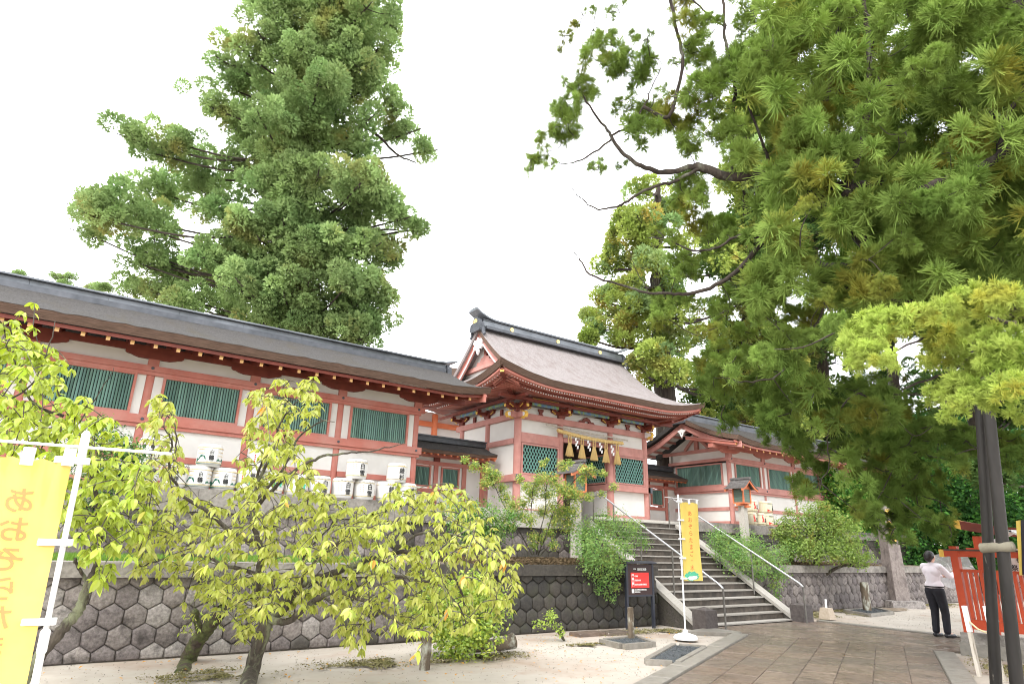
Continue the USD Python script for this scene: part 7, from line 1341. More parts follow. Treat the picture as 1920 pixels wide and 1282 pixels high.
def broadleaf(label, stem_px, depth, blobs, n, leaf, mts, seed, name='broadleaf_tree'):
    b = atD(*stem_px, depth); b = np.array([b[0], b[1], 1.2]) if False else b
    shrub(name, label, 'tree', b, [px3([stem_px, (stem_px[0], stem_px[1] - 60), (blobs[0][0], blobs[0][1])], depth, depth)], [(x, y, r_, depth + dd) for x, y, r_, dd in blobs], n, leaf, mts, seed, sr=(.10, .03))
broadleaf('bright green broadleaf tree beyond the barrels, over the round tree', (1585, 1060), 25.5, [(1565, 930, 45, 0), (1600, 950, 45, 0), (1550, 900, 30, 0), (1620, 980, 40, .5), (1580, 985, 40, -.5), (1645, 1000, 36, 0), (1545, 950, 26, 0)], 11000, .15, ['leaf_mid', 'leaf_mid', 'leaf_bush'], 41)
broadleaf('dark glossy broadleaf tree behind the stone pillar', (1690, 1110), 27, [(1690, 1010, 60, 0), (1740, 1000, 60, .6), (1640, 1040, 46, 0), (1700, 1060, 50, -.6), (1750, 1050, 50, 0), (1790, 1020, 50, .5), (1660, 980, 45, 1), (1720, 950, 50, 1)], 15000, .17, ['leaf_dark', 'leaf_mid', 'leaf_dark'], 42)
broadleaf('dark broadleaf tree rising behind the vermilion fence', (1860, 1080), 26, [(1840, 980, 70, 0), (1900, 960, 70, .5), (1800, 960, 60, .6), (1780, 900, 60, 1), (1880, 1030, 60, 0), (1820, 1040, 50, 0), (1940, 1010, 60, 0)], 15000, .17, ['leaf_dark', 'leaf_dark', 'leaf_mid'], 43)

# ================================================================ cedars
PADS = [pad(1, 300, .26), pad(2, 300, .26), pad(3, 300, .26)]
def far_cedar(name, label, trunk, trunk_r, pads, sc, clump_r, per, mts, seed, dz=3.0, loc=None, bare=()):
    """trunk: points; pads: (px, py, rx, ry, depth) foliage masses, each filled with clumps in depth as well"""
    t = thing(name, label, 'tree', loc if loc is not None else trunk[0]); r = np.random.default_rng(seed); mb = MB(); T = limb(mb, trunk, trunk_r, trunk_r * .18, 6, 10, .03, seed); part(t, 'trunk', mb, 'bark_cedar', True)
    pos, scl = [], []; lm = MB()
    for x, y, rx, ry, d in pads:
        c = atD(x, y, d); Rx, Ry = rx * d / FPX, ry * d / FPX; k = max(6, int(per * rx * ry / (clump_r * FPX / d) ** 2 * 1.7))
        q = unit(r.normal(size=(k, 3))) * np.minimum(1.22, r.random(k) ** .4 * (1 + .22 * r.normal(size=k)))[:, None]; q[:, 2] = np.where(q[:, 2] < -.3, q[:, 2] * .6, q[:, 2])
        p = c + _rt * (q[:, :1] * Rx) + np.array([_fw[0], _fw[1], 0]) * (q[:, 1:2] * Rx * 1.1) + np.array([0, 0, 1.0]) * (q[:, 2:] * Ry); pos.append(p); scl.append(clump_r * r.uniform(.7, 1.25, k))
        i = np.argmin(((T - (c - [0, 0, Rx * .3])) ** 2).sum(1)); s0 = T[i]; m_ = (s0 + c) / 2 - [0, 0, .12 * np.linalg.norm(c - s0)]; L = smooth_line([s0, m_, c - [0, 0, Ry * .3], c + (c - s0) * .12], 5); lm.tube(L, np.linspace(min(.075, trunk_r * .16), .02, len(L)), 6, False)
        for j in range(3):
            e = p[r.integers(k)]; L2 = smooth_line([L[10], (L[10] + e) / 2 + [0, 0, -.1], e], 4); lm.tube(L2, np.linspace(.03, .012, len(L2)), 4, False)
    for P in bare: limb(lm, P, .09, .03, 5, 6, .01, seed)
    part(t, 'limbs', lm, 'bark_cedar', kind='stuff'); pos, scl = np.vstack(pos), np.concatenate(scl)
    instancer(t, 'foliage', PADS, pos, scl, .5, seed=seed, mats=mts); return t
zc = lambda x, y: (140 + x / 1.973, y / 1.973)
rr = np.random.default_rng(8); DT = 31.0
big = [(230, 500, 90, 60), (330, 560, 110, 60), (390, 520, 60, 50), (60, 760, 60, 60), (130, 790, 110, 90), (230, 780, 120, 80), (300, 840, 100, 60), (70, 860, 60, 50), (460, 640, 90, 60), (330, 700, 110, 60), (480, 690, 100, 60), (550, 770, 90, 70), (600, 620, 80, 50), (620, 500, 130, 60), (520, 390, 100, 50), (600, 320, 90, 60), (560, 220, 70, 40), (650, 290, 80, 60), (700, 130, 90, 60), (760, 90, 120, 60), (820, 40, 130, 60), (960, 40, 130, 70), (1080, 20, 110, 50), (1150, 90, 80, 70), (880, 200, 130, 70), (980, 180, 110, 60), (1100, 180, 90, 80), (820, 260, 100, 70), (900, 300, 80, 60), (760, 350, 100, 60), (870, 380, 110, 60), (700, 440, 110, 60), (850, 460, 100, 60), (960, 500, 110, 60), (1060, 540, 70, 60), (760, 560, 110, 60), (700, 620, 80, 50), (900, 640, 110, 60), (1060, 660, 80, 60), (1120, 680, 70, 50), (1000, 720, 80, 70), (1130, 760, 80, 60), (1200, 800, 70, 50), (1260, 840, 30, 30), (1180, 400, 80, 50), (1240, 480, 60, 40), (1300, 550, 36, 40), (1170, 500, 50, 36), (1080, 440, 70, 40), (840, 760, 110, 70), (780, 820, 90, 60), (900, 850, 90, 70), (960, 900, 90, 60), (660, 870, 110, 50), (1100, 900, 90, 60), (1160, 950, 60, 50), (560, 960, 130, 80), (480, 1030, 110, 70), (620, 980, 90, 80), (700, 960, 60, 60), (740, 1060, 90, 70), (640, 1080, 90, 60), (820, 1120, 90, 70), (940, 980, 90, 80), (1000, 1060, 90, 70), (1080, 1060, 80, 80), (1100, 1150, 80, 80), (1060, 1210, 90, 70), (960, 1180, 90, 70), (850, 1200, 90, 50), (580, 1150, 90, 60), (480, 1110, 80, 50), (340, 1080, 120, 50), (230, 1070, 70, 40), (260, 970, 90, 36), (330, 960, 60, 36), (400, 1000, 50, 60), (250, 920, 60, 26), (700, 1180, 90, 50), (400, 1140, 60, 40), (900, -40, 160, 60), (1050, -50, 130, 60), (680, 20, 40, 30), (560, 1260, 90, 60), (700, 1280, 120, 60), (880, 1290, 120, 60), (1020, 1300, 120, 60), (640, 190, 70, 40), (1130, 300, 60, 40), (960, 330, 70, 60), (1060, 330, 60, 40)]
pads = []
for x, y, a, b in big:
    X_, Y_ = zc(x, y); edge = min(1, abs(x - 870) / 500); pads.append((X_, Y_, a / 1.973 * .98, b / 1.973 * 1.1, DT - 3.4 * (1 - edge) + rr.normal() * 1.3))
for k in range(80):
    t_ = rr.random(); y = 60 + 1180 * t_; x = 940 - 130 * t_ + rr.normal() * (60 + 90 * t_); X_, Y_ = zc(x, y); pads.append((X_, Y_, 44, 30, DT - rr.uniform(1.5, 5.5) * (.5 + .5 * t_)))
tr = [np.array([atD(*zc(820, 1400), DT)[0], atD(*zc(820, 1400), DT)[1], 2.0])] + [atD(*zc(*q), DT) for q in ((835, 1150), (850, 900), (860, 700), (865, 500), (890, 300), (930, 150), (960, 0), (975, -120))]
far_cedar('cedar_tree', 'huge old cedar towering over the left wing, its crown against the white sky', tr, .42, pads, 1, .47, 2.1, ['cedar_far', 'cedar_far', 'cedar_far'], 51, bare=[px3([zc(960, 460), zc(1030, 360), zc(1110, 230), zc(1160, 150)], DT - 1, DT - 2), px3([zc(1040, 450), zc(1120, 500), zc(1190, 570), zc(1262, 602)], DT - 1, DT - 2), px3([zc(930, 830), zc(1020, 860), zc(1090, 850), zc(1200, 850)], DT - 1, DT - 1)])
zd = lambda x, y: (980 + x / 3.373, 330 + y / 3.373)
mid = [(760, 90, 90, 60), (830, 160, 110, 70), (640, 260, 90, 60), (740, 260, 110, 60), (580, 340, 80, 60), (680, 370, 100, 60), (820, 330, 110, 70), (900, 220, 90, 70), (570, 480, 90, 60), (640, 540, 90, 60), (540, 570, 60, 50), (740, 540, 110, 60), (850, 560, 110, 70), (780, 440, 110, 60), (700, 650, 110, 60), (620, 700, 90, 60), (560, 740, 70, 50), (500, 780, 60, 50), (650, 820, 110, 60), (520, 860, 90, 60), (420, 890, 50, 40), (450, 960, 50, 40), (570, 950, 110, 70), (680, 920, 90, 70), (620, 1040, 90, 50), (780, 820, 110, 70), (760, 760, 80, 50), (860, 900, 110, 80), (760, 1060, 110, 70), (860, 1100, 110, 80), (720, 1160, 90, 60), (800, 1200, 110, 70), (920, 1200, 110, 80), (850, 1280, 110, 60), (960, 1050, 100, 80), (1000, 1260, 110, 70), (410, 1020, 16, 24), (950, 700, 100, 90), (980, 420, 90, 80), (960, 880, 90, 80)]
pads = [(*zd(x, y), a / 3.373, b / 3.373, 27 + rr.normal() * 1.3 - (x - 500) / 300) for x, y, a, b in mid] + [(x, y, 38, 30, 29 + rr.normal()) for x, y in ((1240, 420), (1290, 400), (1330, 440), (1360, 500), (1310, 500), (1280, 560), (1340, 580), (1390, 560), (1250, 620), (1300, 640), (1350, 650), (1400, 640), (1260, 690), (1310, 720), (1360, 720), (1410, 720), (1340, 770), (1400, 780), (1230, 720))]
b0 = atD(*zd(900, 1400), 27)
far_cedar('cedar_tree', 'light green cedar rising just behind the gate roof on its right', [np.array([b0[0], b0[1], 2.2])] + [atD(*zd(*q), 27) for q in ((880, 1150), (860, 800), (850, 500), (850, 200), (860, 60))], .5, pads, 1, .42, 1.05, ['cedar_mid', 'cedar_mid', 'cedar_far'], 52)
# darker cedars deeper in the grove
def grove(label, xy, depth, wpx, top, bottom, seed, mts, clump=.6, n=30, base=0):
    r = np.random.default_rng(seed); x0, yb = xy; pads = []
    for k in range(n):
        t_ = r.random(); y = bottom + (top - bottom) * t_; w_ = wpx * (1 - .75 * t_); pads.append((x0 + r.uniform(-1, 1) * w_ + (y - bottom) * .12 * ((x0 - 1060) / 900) * 1.0, y, wpx * .36, wpx * .26, depth + r.normal() * 1.6))
    b = atD(x0, yb, depth); far_cedar('cedar_tree', label, [np.array([b[0], b[1], .0])] + [atD(x0 + (y - bottom) * .12 * ((x0 - 1060) / 900), y, depth) for y in np.linspace(bottom, top, 5)], .5, pads, 1, clump, .8, mts, seed)
mid2 = [(1400 + rr.normal() * 55 * (1.15 - t_), 180 + 640 * (1 - t_), 40, 30, 30 + rr.normal() * 1.2) for t_ in rr.random(44)]
b0 = atD(1400, 900, 30); far_cedar('cedar_tree', 'second light green cedar behind the gate, nearer the overhanging limbs', [np.array([b0[0], b0[1], 2.2])] + [atD(1400, y, 30) for y in (800, 600, 400, 200)], .4, mid2, 1, .42, 1.3, ['cedar_mid', 'cedar_far', 'cedar_mid'], 55)
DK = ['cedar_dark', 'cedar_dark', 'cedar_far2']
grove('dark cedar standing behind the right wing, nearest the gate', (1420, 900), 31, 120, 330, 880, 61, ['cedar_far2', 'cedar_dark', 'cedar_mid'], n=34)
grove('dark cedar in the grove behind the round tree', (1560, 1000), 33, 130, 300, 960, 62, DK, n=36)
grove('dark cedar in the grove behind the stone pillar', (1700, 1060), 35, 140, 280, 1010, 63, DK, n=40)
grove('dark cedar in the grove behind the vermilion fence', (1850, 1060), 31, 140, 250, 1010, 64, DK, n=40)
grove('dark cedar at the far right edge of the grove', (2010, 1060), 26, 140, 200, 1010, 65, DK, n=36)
# small tree tops over the left roof
def tips(label, px_, depth, seed):
    r = np.random.default_rng(seed); b = atD(px_[0], px_[1] + 60, depth); pads = [(px_[0] + r.normal() * 12, px_[1] + r.uniform(-8, 26), 11, 6, depth + r.normal() * .4) for _ in range(8)]
    far_cedar('conifer_top', label, [np.array([b[0], b[1], 2.2]), b, atD(px_[0], px_[1] - 6, depth)], .12, pads, 1, .22, .35, ['cedar_far'] * 3, seed)
tips('wispy conifer top peeping over the left roof, leftmost of three', (35, 520), 36, 71); tips('wispy conifer top peeping over the left roof, middle of three', (118, 525), 36, 72); tips('wispy conifer top peeping over the left roof, beside the huge cedar', (185, 545), 34, 73)

# the wood beyond, one dark mass of leaves
r = np.random.default_rng(90); n = 42000; xx, dd_ = r.uniform(1380, 2250, n), r.uniform(36, 52, n); C = np.array([atD(a, 1000, d) for a, d in zip(xx, dd_)]); C[:, 2] = r.uniform(.2, 1, n) ** .8 * (7 + 9 * meshkit.noise(C * [.25, .25, 0], 4))
single('wood', leaf_cards(C, r.normal(size=(n, 3)) + [0, 0, .5], .42, r, .6), 'leaf_dark', 'dark wood closing the background behind the fence and pillar', 'wood', kind='stuff')
# ---- the near cedar overhanging from the right
NEAR = [mop(11, 56, 3, .0235, .0165, 5, .5), mop(12, 56, 3, .0235, .0165, 5, .6), mop(13, 50, 3, .024, .017, 5, .8)]
MIDT = [mop(14, 95, 3, .0165, .0105), mop(15, 95, 3, .0165, .0105, 4, .7), mop(16, 85, 3, .017, .0105, 4, .9)]
nc = thing('near_cedar', 'near cedar whose mossy limbs and bright tufted sprays hang in from the right', 'tree', (12.5, 1.5, 0))
Z1, Z2, Z3, Z4, Z5 = zp(980, 0, 3.373), zp(1400, 0, 3.373), zp(980, 330, 3.373), zp(1400, 330, 3.373), zp(1300, 650, 3.097)
trunk_pts = [np.array([12.6, 1.2, -.1]), np.array([12.4, 1.4, 3]), np.array([12.2, 1.6, 6.5]), np.array([12.0, 1.9, 11]), np.array([11.9, 2.2, 15])]
mb = MB(); limb(mb, trunk_pts, .55, .28, 8, 16, .01); part(nc, 'trunk', mb, 'bark_cedar', True); TL = smooth_line(trunk_pts, 12)
def to_trunk(p): return TL[np.argmin(((TL - (p - [0, 0, .8])) ** 2).sum(1))]
limbs = [([(1919, 290), (1862, 302), (1785, 332), (1729, 356), (1690, 385)], 8.6, 8.0, .13, .05, True), ([(1874, 296), (1886, 219), (1920, 166), (1935, 60)], 8.5, 8.5, .08, .03, False),
         ([(1920, 110), (1904, 133), (1874, 202), (1827, 246), (1794, 273), (1741, 314), (1679, 338), (1643, 341), (1602, 350), (1584, 365)], 9.6, 9.0, .10, .07, True), ([(1590, 347), (1607, 296), (1619, 252), (1628, 193), (1630, 148), (1628, 74), (1619, 0), (1612, -60)], 9.0, 9.2, .10, .035, False),
         ([(1516, 345), (1530, 270), (1542, 207), (1554, 166), (1563, 113), (1575, 40), (1590, -30)], 9.6, 9.8, .09, .04, False), ([(1690, 520), (1649, 487), (1593, 428), (1548, 386), (1505, 348), (1454, 317), (1410, 332), (1359, 329), (1315, 314), (1303, 311)], 9.2, 9.6, .16, .09, True),
         ([(1303, 311), (1247, 323), (1202, 311), (1164, 285), (1143, 252), (1134, 237), (1099, 190), (1085, 160)], 9.6, 9.8, .07, .015, False), ([(1143, 264), (1107, 290), (1078, 305), (1048, 305), (1024, 285)], 9.8, 9.9, .03, .008, False), ([(1146, 255), (1182, 234), (1205, 202), (1226, 157), (1240, 120)], 9.8, 9.7, .03, .008, False),
         ([(1312, 314), (1265, 341), (1217, 353), (1170, 382), (1158, 386), (1122, 392), (1093, 374), (1069, 348)], 9.6, 9.9, .045, .008, False), ([(1250, 220), (1265, 190), (1279, 127), (1276, 89), (1265, 39), (1255, -20)], 9.7, 9.6, .045, .035, False),
         ([(1374, 300), (1374, 228), (1377, 166), (1365, 101), (1357, 50), (1354, -20)], 9.6, 9.7, .05, .03, False), ([(1447, 310), (1437, 288), (1416, 231), (1395, 166), (1390, 120)], 9.5, 9.5, .05, .015, False), ([(1357, 50), (1330, 30), (1300, 0), (1280, -30)], 9.7, 9.7, .02, .02, False),
         ([(1516, 360), (1469, 416), (1434, 449), (1395, 496), (1351, 529), (1300, 549), (1265, 551), (1217, 549), (1173, 537), (1107, 514), (1087, 487), (1078, 475)], 9.4, 9.8, .08, .010, False), ([(1434, 449), (1390, 440), (1340, 465), (1290, 468), (1255, 450), (1215, 445)], 9.5, 9.8, .04, .010, False),
         ([(1690, 530), (1605, 502), (1548, 496), (1519, 487), (1465, 472)], 9.0, 9.3, .08, .05, True), ([(1560, 540), (1540, 590), (1500, 653), (1474, 689), (1442, 711), (1387, 716)], 9.2, 9.4, .06, .015, True), ([(1840, 660), (1791, 692), (1752, 708), (1700, 726), (1650, 760)], 9.5, 9.6, .06, .02, True),
         ([(1600, 740), (1558, 795), (1552, 831), (1555, 870), (1539, 905), (1523, 918)], 9.8, 9.6, .025, .008, False), ([(1217, 549), (1195, 510), (1178, 470)], 9.8, 9.8, .015, .006, False), ([(1120, 70), (1113, 40), (1125, 0), (1130, -30)], 9.9, 9.9, .012, .01, False), ([(1113, 55), (1080, 10), (1075, -20)], 9.9, 9.9, .01, .008, False), ([(1113, 55), (1150, 40), (1175, 0)], 9.9, 9.9, .01, .006, False), ([(1085, 160), (1100, 90), (1113, 55)], 9.8, 9.9, .014, .012, False),
         ([(1960, 640), (1880, 600), (1800, 600), (1720, 640), (1640, 680)], 5.6, 5.4, .03, .008, False), ([(1960, 700), (1900, 690), (1820, 720), (1760, 770)], 5.2, 5.0, .025, .006, False)]
LP = []
for k, (P, d0, d1, r0, r1, tt) in enumerate(limbs):
    r0, r1 = r0 * .64, r1 * .7
    p3 = px3(P, d0, d1, .03, k)
    if tt and k not in (0, 2): p3 = np.vstack([smooth_line([to_trunk(p3[0]), (to_trunk(p3[0]) + p3[0]) / 2 + [0, 0, -.2], p3[0]], 3)[:-1], p3])
    elif tt: p3 = np.vstack([[to_trunk(p3[0])], p3])
    elif LP:
        A_ = np.vstack(LP); dd_ = ((A_ - p3[0]) ** 2).sum(1)
        if dd_.min() < 2.0 and dd_.min() > .0025: p3 = np.vstack([[A_[dd_.argmin()]], p3])
    mb = MB(); LP.append(limb(mb, p3, r0, r1, 5, 9, .008, k)); part(nc, 'limb', mb, 'bark_cedar', True)
LPa = np.vstack(LP)
c1 = [(400, 600, 80), (480, 320, 100), (560, 430, 70), (700, 440, 110), (750, 240, 60), (330, 510, 70), (280, 700, 90), (250, 830, 80), (330, 860, 60), (110, 900, 60), (90, 1050, 70), (180, 1030, 50), (460, 1060, 60), (650, 680, 70), (620, 1040, 40), (880, 600, 50), (850, 750, 110), (750, 850, 100), (1000, 700, 100), (1060, 880, 90), (1120, 600, 110), (1230, 500, 100), (1200, 700, 60), (960, 30, 80), (1050, 150, 80), (1100, 330, 100), (960, 400, 40), (1180, 380, 60), (1420, 420, 120), (1330, 380, 70), (1500, 560, 110), (1600, 300, 120), (1700, 120, 110), (1700, 250, 90), (1450, 60, 80), (1310, 850, 100), (1340, 1010, 90), (1660, 900, 130), (1690, 1080, 120), (1450, 960, 60), (1600, 520, 100), (1250, 720, 70), (1500, 760, 80), (1050, 1160, 80), (1090, 1240, 80), (430, 80, 40), (560, 60, 50), (330, 150, 45), (270, 240, 50), (250, 300, 36), (620, 30, 40), (1400, 200, 60), (1520, 180, 70), (1200, 120, 60)]
c2 = [(300, 80, 130), (600, 90, 110), (350, 260, 110), (230, 280, 90), (600, 300, 80), (60, 350, 100), (1000, 60, 100), (1250, 150, 160), (1100, 300, 130), (1300, 260, 120), (1400, 90, 100), (1080, 500, 110), (1180, 400, 100), (1320, 600, 120), (1450, 550, 90), (1680, 320, 120), (1600, 460, 80), (1700, 150, 90), (1600, 60, 90), (400, 780, 120), (330, 900, 130), (450, 940, 90), (300, 1090, 130), (480, 1050, 80), (600, 830, 60), (860, 740, 60), (900, 1080, 100), (1000, 1010, 80), (1250, 960, 70), (1420, 900, 60), (700, 640, 60), (860, 200, 70), (900, 600, 60), (1550, 760, 60), (1690, 560, 80), (780, 460, 50), (1450, 1160, 70), (600, 560, 60), (1000, 860, 60), (1500, 240, 90), (450, 520, 60), (150, 120, 80)]
c3 = [(1050, 60, 90), (1000, 180, 90), (1100, 130, 60), (1150, 330, 90), (1080, 250, 60), (1260, 320, 90), (1330, 380, 80), (850, 380, 60), (950, 370, 70), (1000, 550, 90), (960, 620, 70), (1060, 620, 70), (1180, 470, 70), (1300, 440, 60), (870, 820, 90), (860, 920, 80), (1000, 780, 70), (1080, 800, 70), (1240, 880, 80), (1230, 960, 60), (1300, 760, 70), (1400, 720, 70), (1180, 1000, 80), (1260, 1100, 80), (1180, 1180, 100), (1300, 1200, 100), (1450, 560, 60), (1600, 560, 80), (1700, 180, 60), (1500, 880, 80), (1620, 760, 80), (1700, 900, 80), (1600, 980, 80), (1400, 1000, 80), (1420, 1150, 80), (1600, 1150, 80)]
c4 = [(300, 30, 100), (380, 200, 70), (860, 250, 140), (1100, 230, 150), (1300, 180, 140), (1500, 170, 90), (1180, 320, 110), (900, 480, 110), (1150, 480, 170), (1250, 560, 120), (1050, 680, 110), (1500, 430, 110), (1620, 300, 140), (1700, 150, 130), (1700, 420, 110), (760, 520, 90), (560, 680, 110), (330, 540, 90), (150, 590, 70), (700, 800, 110), (850, 720, 90), (480, 800, 80), (350, 900, 100), (180, 780, 90), (100, 900, 80), (250, 1000, 80), (400, 1030, 90), (560, 950, 90), (620, 1100, 80), (1230, 740, 80), (1600, 560, 70), (100, 1150, 90), (300, 1180, 80), (700, 150, 70), (1000, 400, 90), (1400, 300, 90)]
n4 = [(760, 1000, 150), (900, 950, 130), (700, 1130, 120), (850, 1150, 120), (1100, 900, 120), (1250, 850, 110), (1400, 830, 140), (1550, 800, 130), (1680, 830, 120), (1300, 1000, 130), (1250, 1130, 120), (1620, 1050, 140), (1700, 1150, 120), (1550, 1200, 100), (1420, 1000, 80)]
n5 = [(1000, 70, 100), (1100, 110, 80), (1450, 30, 110), (1750, 50, 120), (1850, 80, 100), (1720, 170, 130), (1850, 250, 120), (1560, 240, 110), (1450, 300, 100), (1600, 330, 90), (1500, 390, 70), (1780, 330, 90), (1880, 400, 80), (1680, 280, 90)]
c5 = [(150, 130, 130), (100, 210, 100), (200, 270, 90), (60, 260, 60), (200, 460, 80), (430, 310, 130), (500, 400, 120), (380, 230, 90), (560, 250, 100), (680, 240, 90), (600, 350, 80), (520, 510, 100), (580, 570, 110), (430, 520, 70), (680, 400, 80), (780, 420, 80), (850, 330, 90), (900, 260, 90), (1000, 250, 110), (1100, 300, 110), (1000, 420, 110), (960, 520, 90), (1010, 580, 80), (1150, 420, 90), (1250, 380, 90), (640, 620, 80), (700, 700, 80), (620, 800, 80), (650, 850, 70), (780, 620, 70), (860, 600, 80), (900, 680, 80), (1100, 560, 100), (1250, 560, 110), (1150, 660, 110), (1300, 650, 120), (1250, 730, 90), (1000, 720, 80), (1080, 870, 110), (1150, 850, 100), (1250, 880, 110), (1030, 980, 90), (1130, 1000, 100), (1230, 1000, 90), (1100, 1070, 70), (1230, 1130, 70), (1180, 1080, 70), (1400, 1050, 90), (1450, 1080, 70), (1350, 1010, 60), (1480, 980, 50), (1450, 500, 110), (1550, 560, 110), (1620, 620, 90), (1700, 560, 90), (1800, 560, 90), (1850, 650, 90), (1350, 500, 100), (1500, 680, 90), (1400, 780, 80), (1380, 880, 80)]
groups = {'cedar_near': ([], []), 'cedar_bright': ([], []), 'cedar_dark2': ([], [])}
r = np.random.default_rng(77); tw = MB(); todo = []
def put(cl, Zf, sc, dlo, dhi, mt, sub=3, twig=True):
    for x, y, rad in cl:
        (X_, Y_), = Zf([(x, y)]); d = r.uniform(dlo, dhi); R = rad / sc * d / FPX; c = atD(X_, Y_, d); n = max(2, int(sub * (rad / 90) ** 1.2))
        n = int(n * (2.4 if Zf is Z1 else 2.1 if mt != 'cedar_bright' else 1.6)); R *= 1.22 if Zf is Z1 else 1.0
        for q in range(n):
            u_ = unit(r.normal(size=3) + np.array([0, 0, .35])); off = u_ * R * (r.uniform(.35, 1.0) ** .6) * [1, 1, .8]; s = R * r.uniform(.42, .62); groups[mt][0].append(c + off); groups[mt][1].append(s)
            if twig and q % 2 == 0: todo.append(c + off)
put(c1, Z1, 3.373, 9.3, 10.2, 'cedar_near', 6); put(c2, Z2, 3.373, 8.0, 9.6, 'cedar_near', 7); put(c3, Z3, 3.373, 9.4, 11.0, 'cedar_near', 6); put(c4, Z4, 3.373, 7.6, 9.6, 'cedar_near', 7); put(c5, Z5, 3.097, 9.2, 12.0, 'cedar_dark2', 5); put(n4, Z4, 3.373, 4.7, 5.6, 'cedar_bright', 8, False); put(n5, Z5, 3.097, 4.5, 5.4, 'cedar_bright', 8, False)
for k in range(700):      # deeper sprays of the same tree behind the ones above
    x, y = r.uniform(1450, 1980), r.uniform(-30, 620)
    if x < 1560 and y > 380: continue
    mt = 'cedar_dark2' if r.random() < .6 else 'cedar_near'; groups[mt][0].append(atD(x, y, r.uniform(10.5, 14))); groups[mt][1].append(r.uniform(.24, .42))
for q in LPa[::2]:
    c_ = (q - O) @ _fw; X_ = 960 + FPX * ((q - O) @ _r2) / c_
    if X_ > 1380 and X_ < 1960 and c_ > 6.5 and r.random() < .4: groups['cedar_near'][0].append(q + r.normal(size=3) * .28 - _fw * .2); groups['cedar_near'][1].append(r.uniform(.16, .30))
for k in range(300):
    x, y = r.uniform(1390, 1960), r.uniform(-30, 560); lim = 1390 + 60 * math.sin(y * .021)
    if x > lim and meshkit.noise(np.array([x * .012, y * .012, 2.0])) > .42: groups['cedar_near'][0].append(atD(x, y, r.uniform(8.0, 10.0))); groups['cedar_near'][1].append(r.uniform(.2, .36))
n = 900; a_, z_ = r.uniform(0, 2 * np.pi, n), r.uniform(3.2, 15, n); rad = 5.6 * np.sqrt(r.uniform(.05, 1, n)) * np.clip(1.25 - z_ / 18, .3, 1); Q = np.stack([12.6 + rad * np.cos(a_), 1.0 + rad * np.sin(a_), z_], -1); e_ = Q - O; c_ = np.maximum(e_ @ _fw, .01)
off = (e_ @ _fw < .3) | (960 + FPX * (e_ @ _r2) / c_ > 2010)
for q in Q[off]: groups['cedar_dark2'][0].append(q); groups['cedar_dark2'][1].append(r.uniform(.35, .6))
todo = np.array(todo); order = np.argsort(((todo[:, None, :] - LPa[None, ::4]) ** 2).sum(-1).min(1)); nodes = [p for p in LPa]
for c in todo[order]:
    N_ = np.array(nodes); i = np.argmin(((N_ - c) ** 2).sum(1)); s0 = N_[i]; ds = np.linalg.norm(s0 - c)
    if ds > 1.9 or ds < .02: continue
    L = smooth_line([s0, (s0 + c) / 2 + r.normal(size=3) * .12 * ds + [0, 0, -.10 * ds], c], 4); tw.tube(L, np.linspace(.006 + .006 * ds, .005, len(L)), 4, False); nodes += [L[4], L[6], L[-1]]
part(nc, 'twigs', tw, 'bark_cedar', kind='stuff')
for mt, pr in (('cedar_near', MIDT), ('cedar_dark2', MIDT), ('cedar_bright', NEAR)): instancer(nc, 'sprays', pr, np.array(groups[mt][0]), np.minimum(np.array(groups[mt][1]) * (1.25 if mt != 'cedar_bright' else 1.2), .40 if mt != 'cedar_dark2' else .6), .45, seed=5, mats=[mt] * 3)
# ================================================================ the person
MF = manifold3d.Manifold
def blob(bones, length=.03, it=8, lo=None, hi=None):
    """bones: lists of (point, radius); neighbours are hulled, all joined, refined and smoothed into one surface"""
    parts = []
    for ch in bones:
        sp = [MF.sphere(r_, 14).translate(list(map(float, p))) for p, r_ in ch]
        parts += [MF.batch_hull([a, b]) for a, b in zip(sp[:-1], sp[1:])] if len(sp) > 1 else sp
    m_ = MF.batch_boolean(parts, manifold3d.OpType.Add)
    if lo is not None: m_ = m_.trim_by_plane((0, 0, 1.0), lo)
    if hi is not None: m_ = m_.trim_by_plane((0, 0, -1.0), -hi)
    m_ = m_.refine_to_length(length); me = m_.to_mesh(); tm = trimesh.Trimesh(me.vert_properties[:, :3], me.tri_verts, process=True)
    trimesh.smoothing.filter_taubin(tm, lamb=.5, nu=.53, iterations=it); return np.asarray(tm.vertices), np.asarray(tm.faces)
PP = atZ(1768, 1194, 0.02); PF = np.array([.97, -.24, 0]); PF /= np.linalg.norm(PF); PL = np.array([-PF[1], PF[0], 0])
def pw(v): v = np.asarray(v, float); return PP + v[..., :1] * PF + v[..., 1:2] * PL + v[..., 2:] * np.array([0, 0, 1.0])
ps = thing('person', 'person in a pale pink shirt and black trousers holding a clear umbrella beside the fence', 'person', PP)
hip, kn, an = {}, {}, {}
for s in (-1, 1): hip[s], kn[s], an[s] = (0, .085 * s, .90), (.03 + .03 * (s < 0), .10 * s, .48), (-.03 + .06 * (s < 0), .10 * s, .085)
sh = {-1: (.01, -.175, 1.385), 1: (.01, .175, 1.385)}; el = {-1: (.20, -.235, 1.20), 1: (.17, .22, 1.15)}; wr_ = {-1: (.42, -.17, 1.255), 1: (.38, .07, 1.19)}
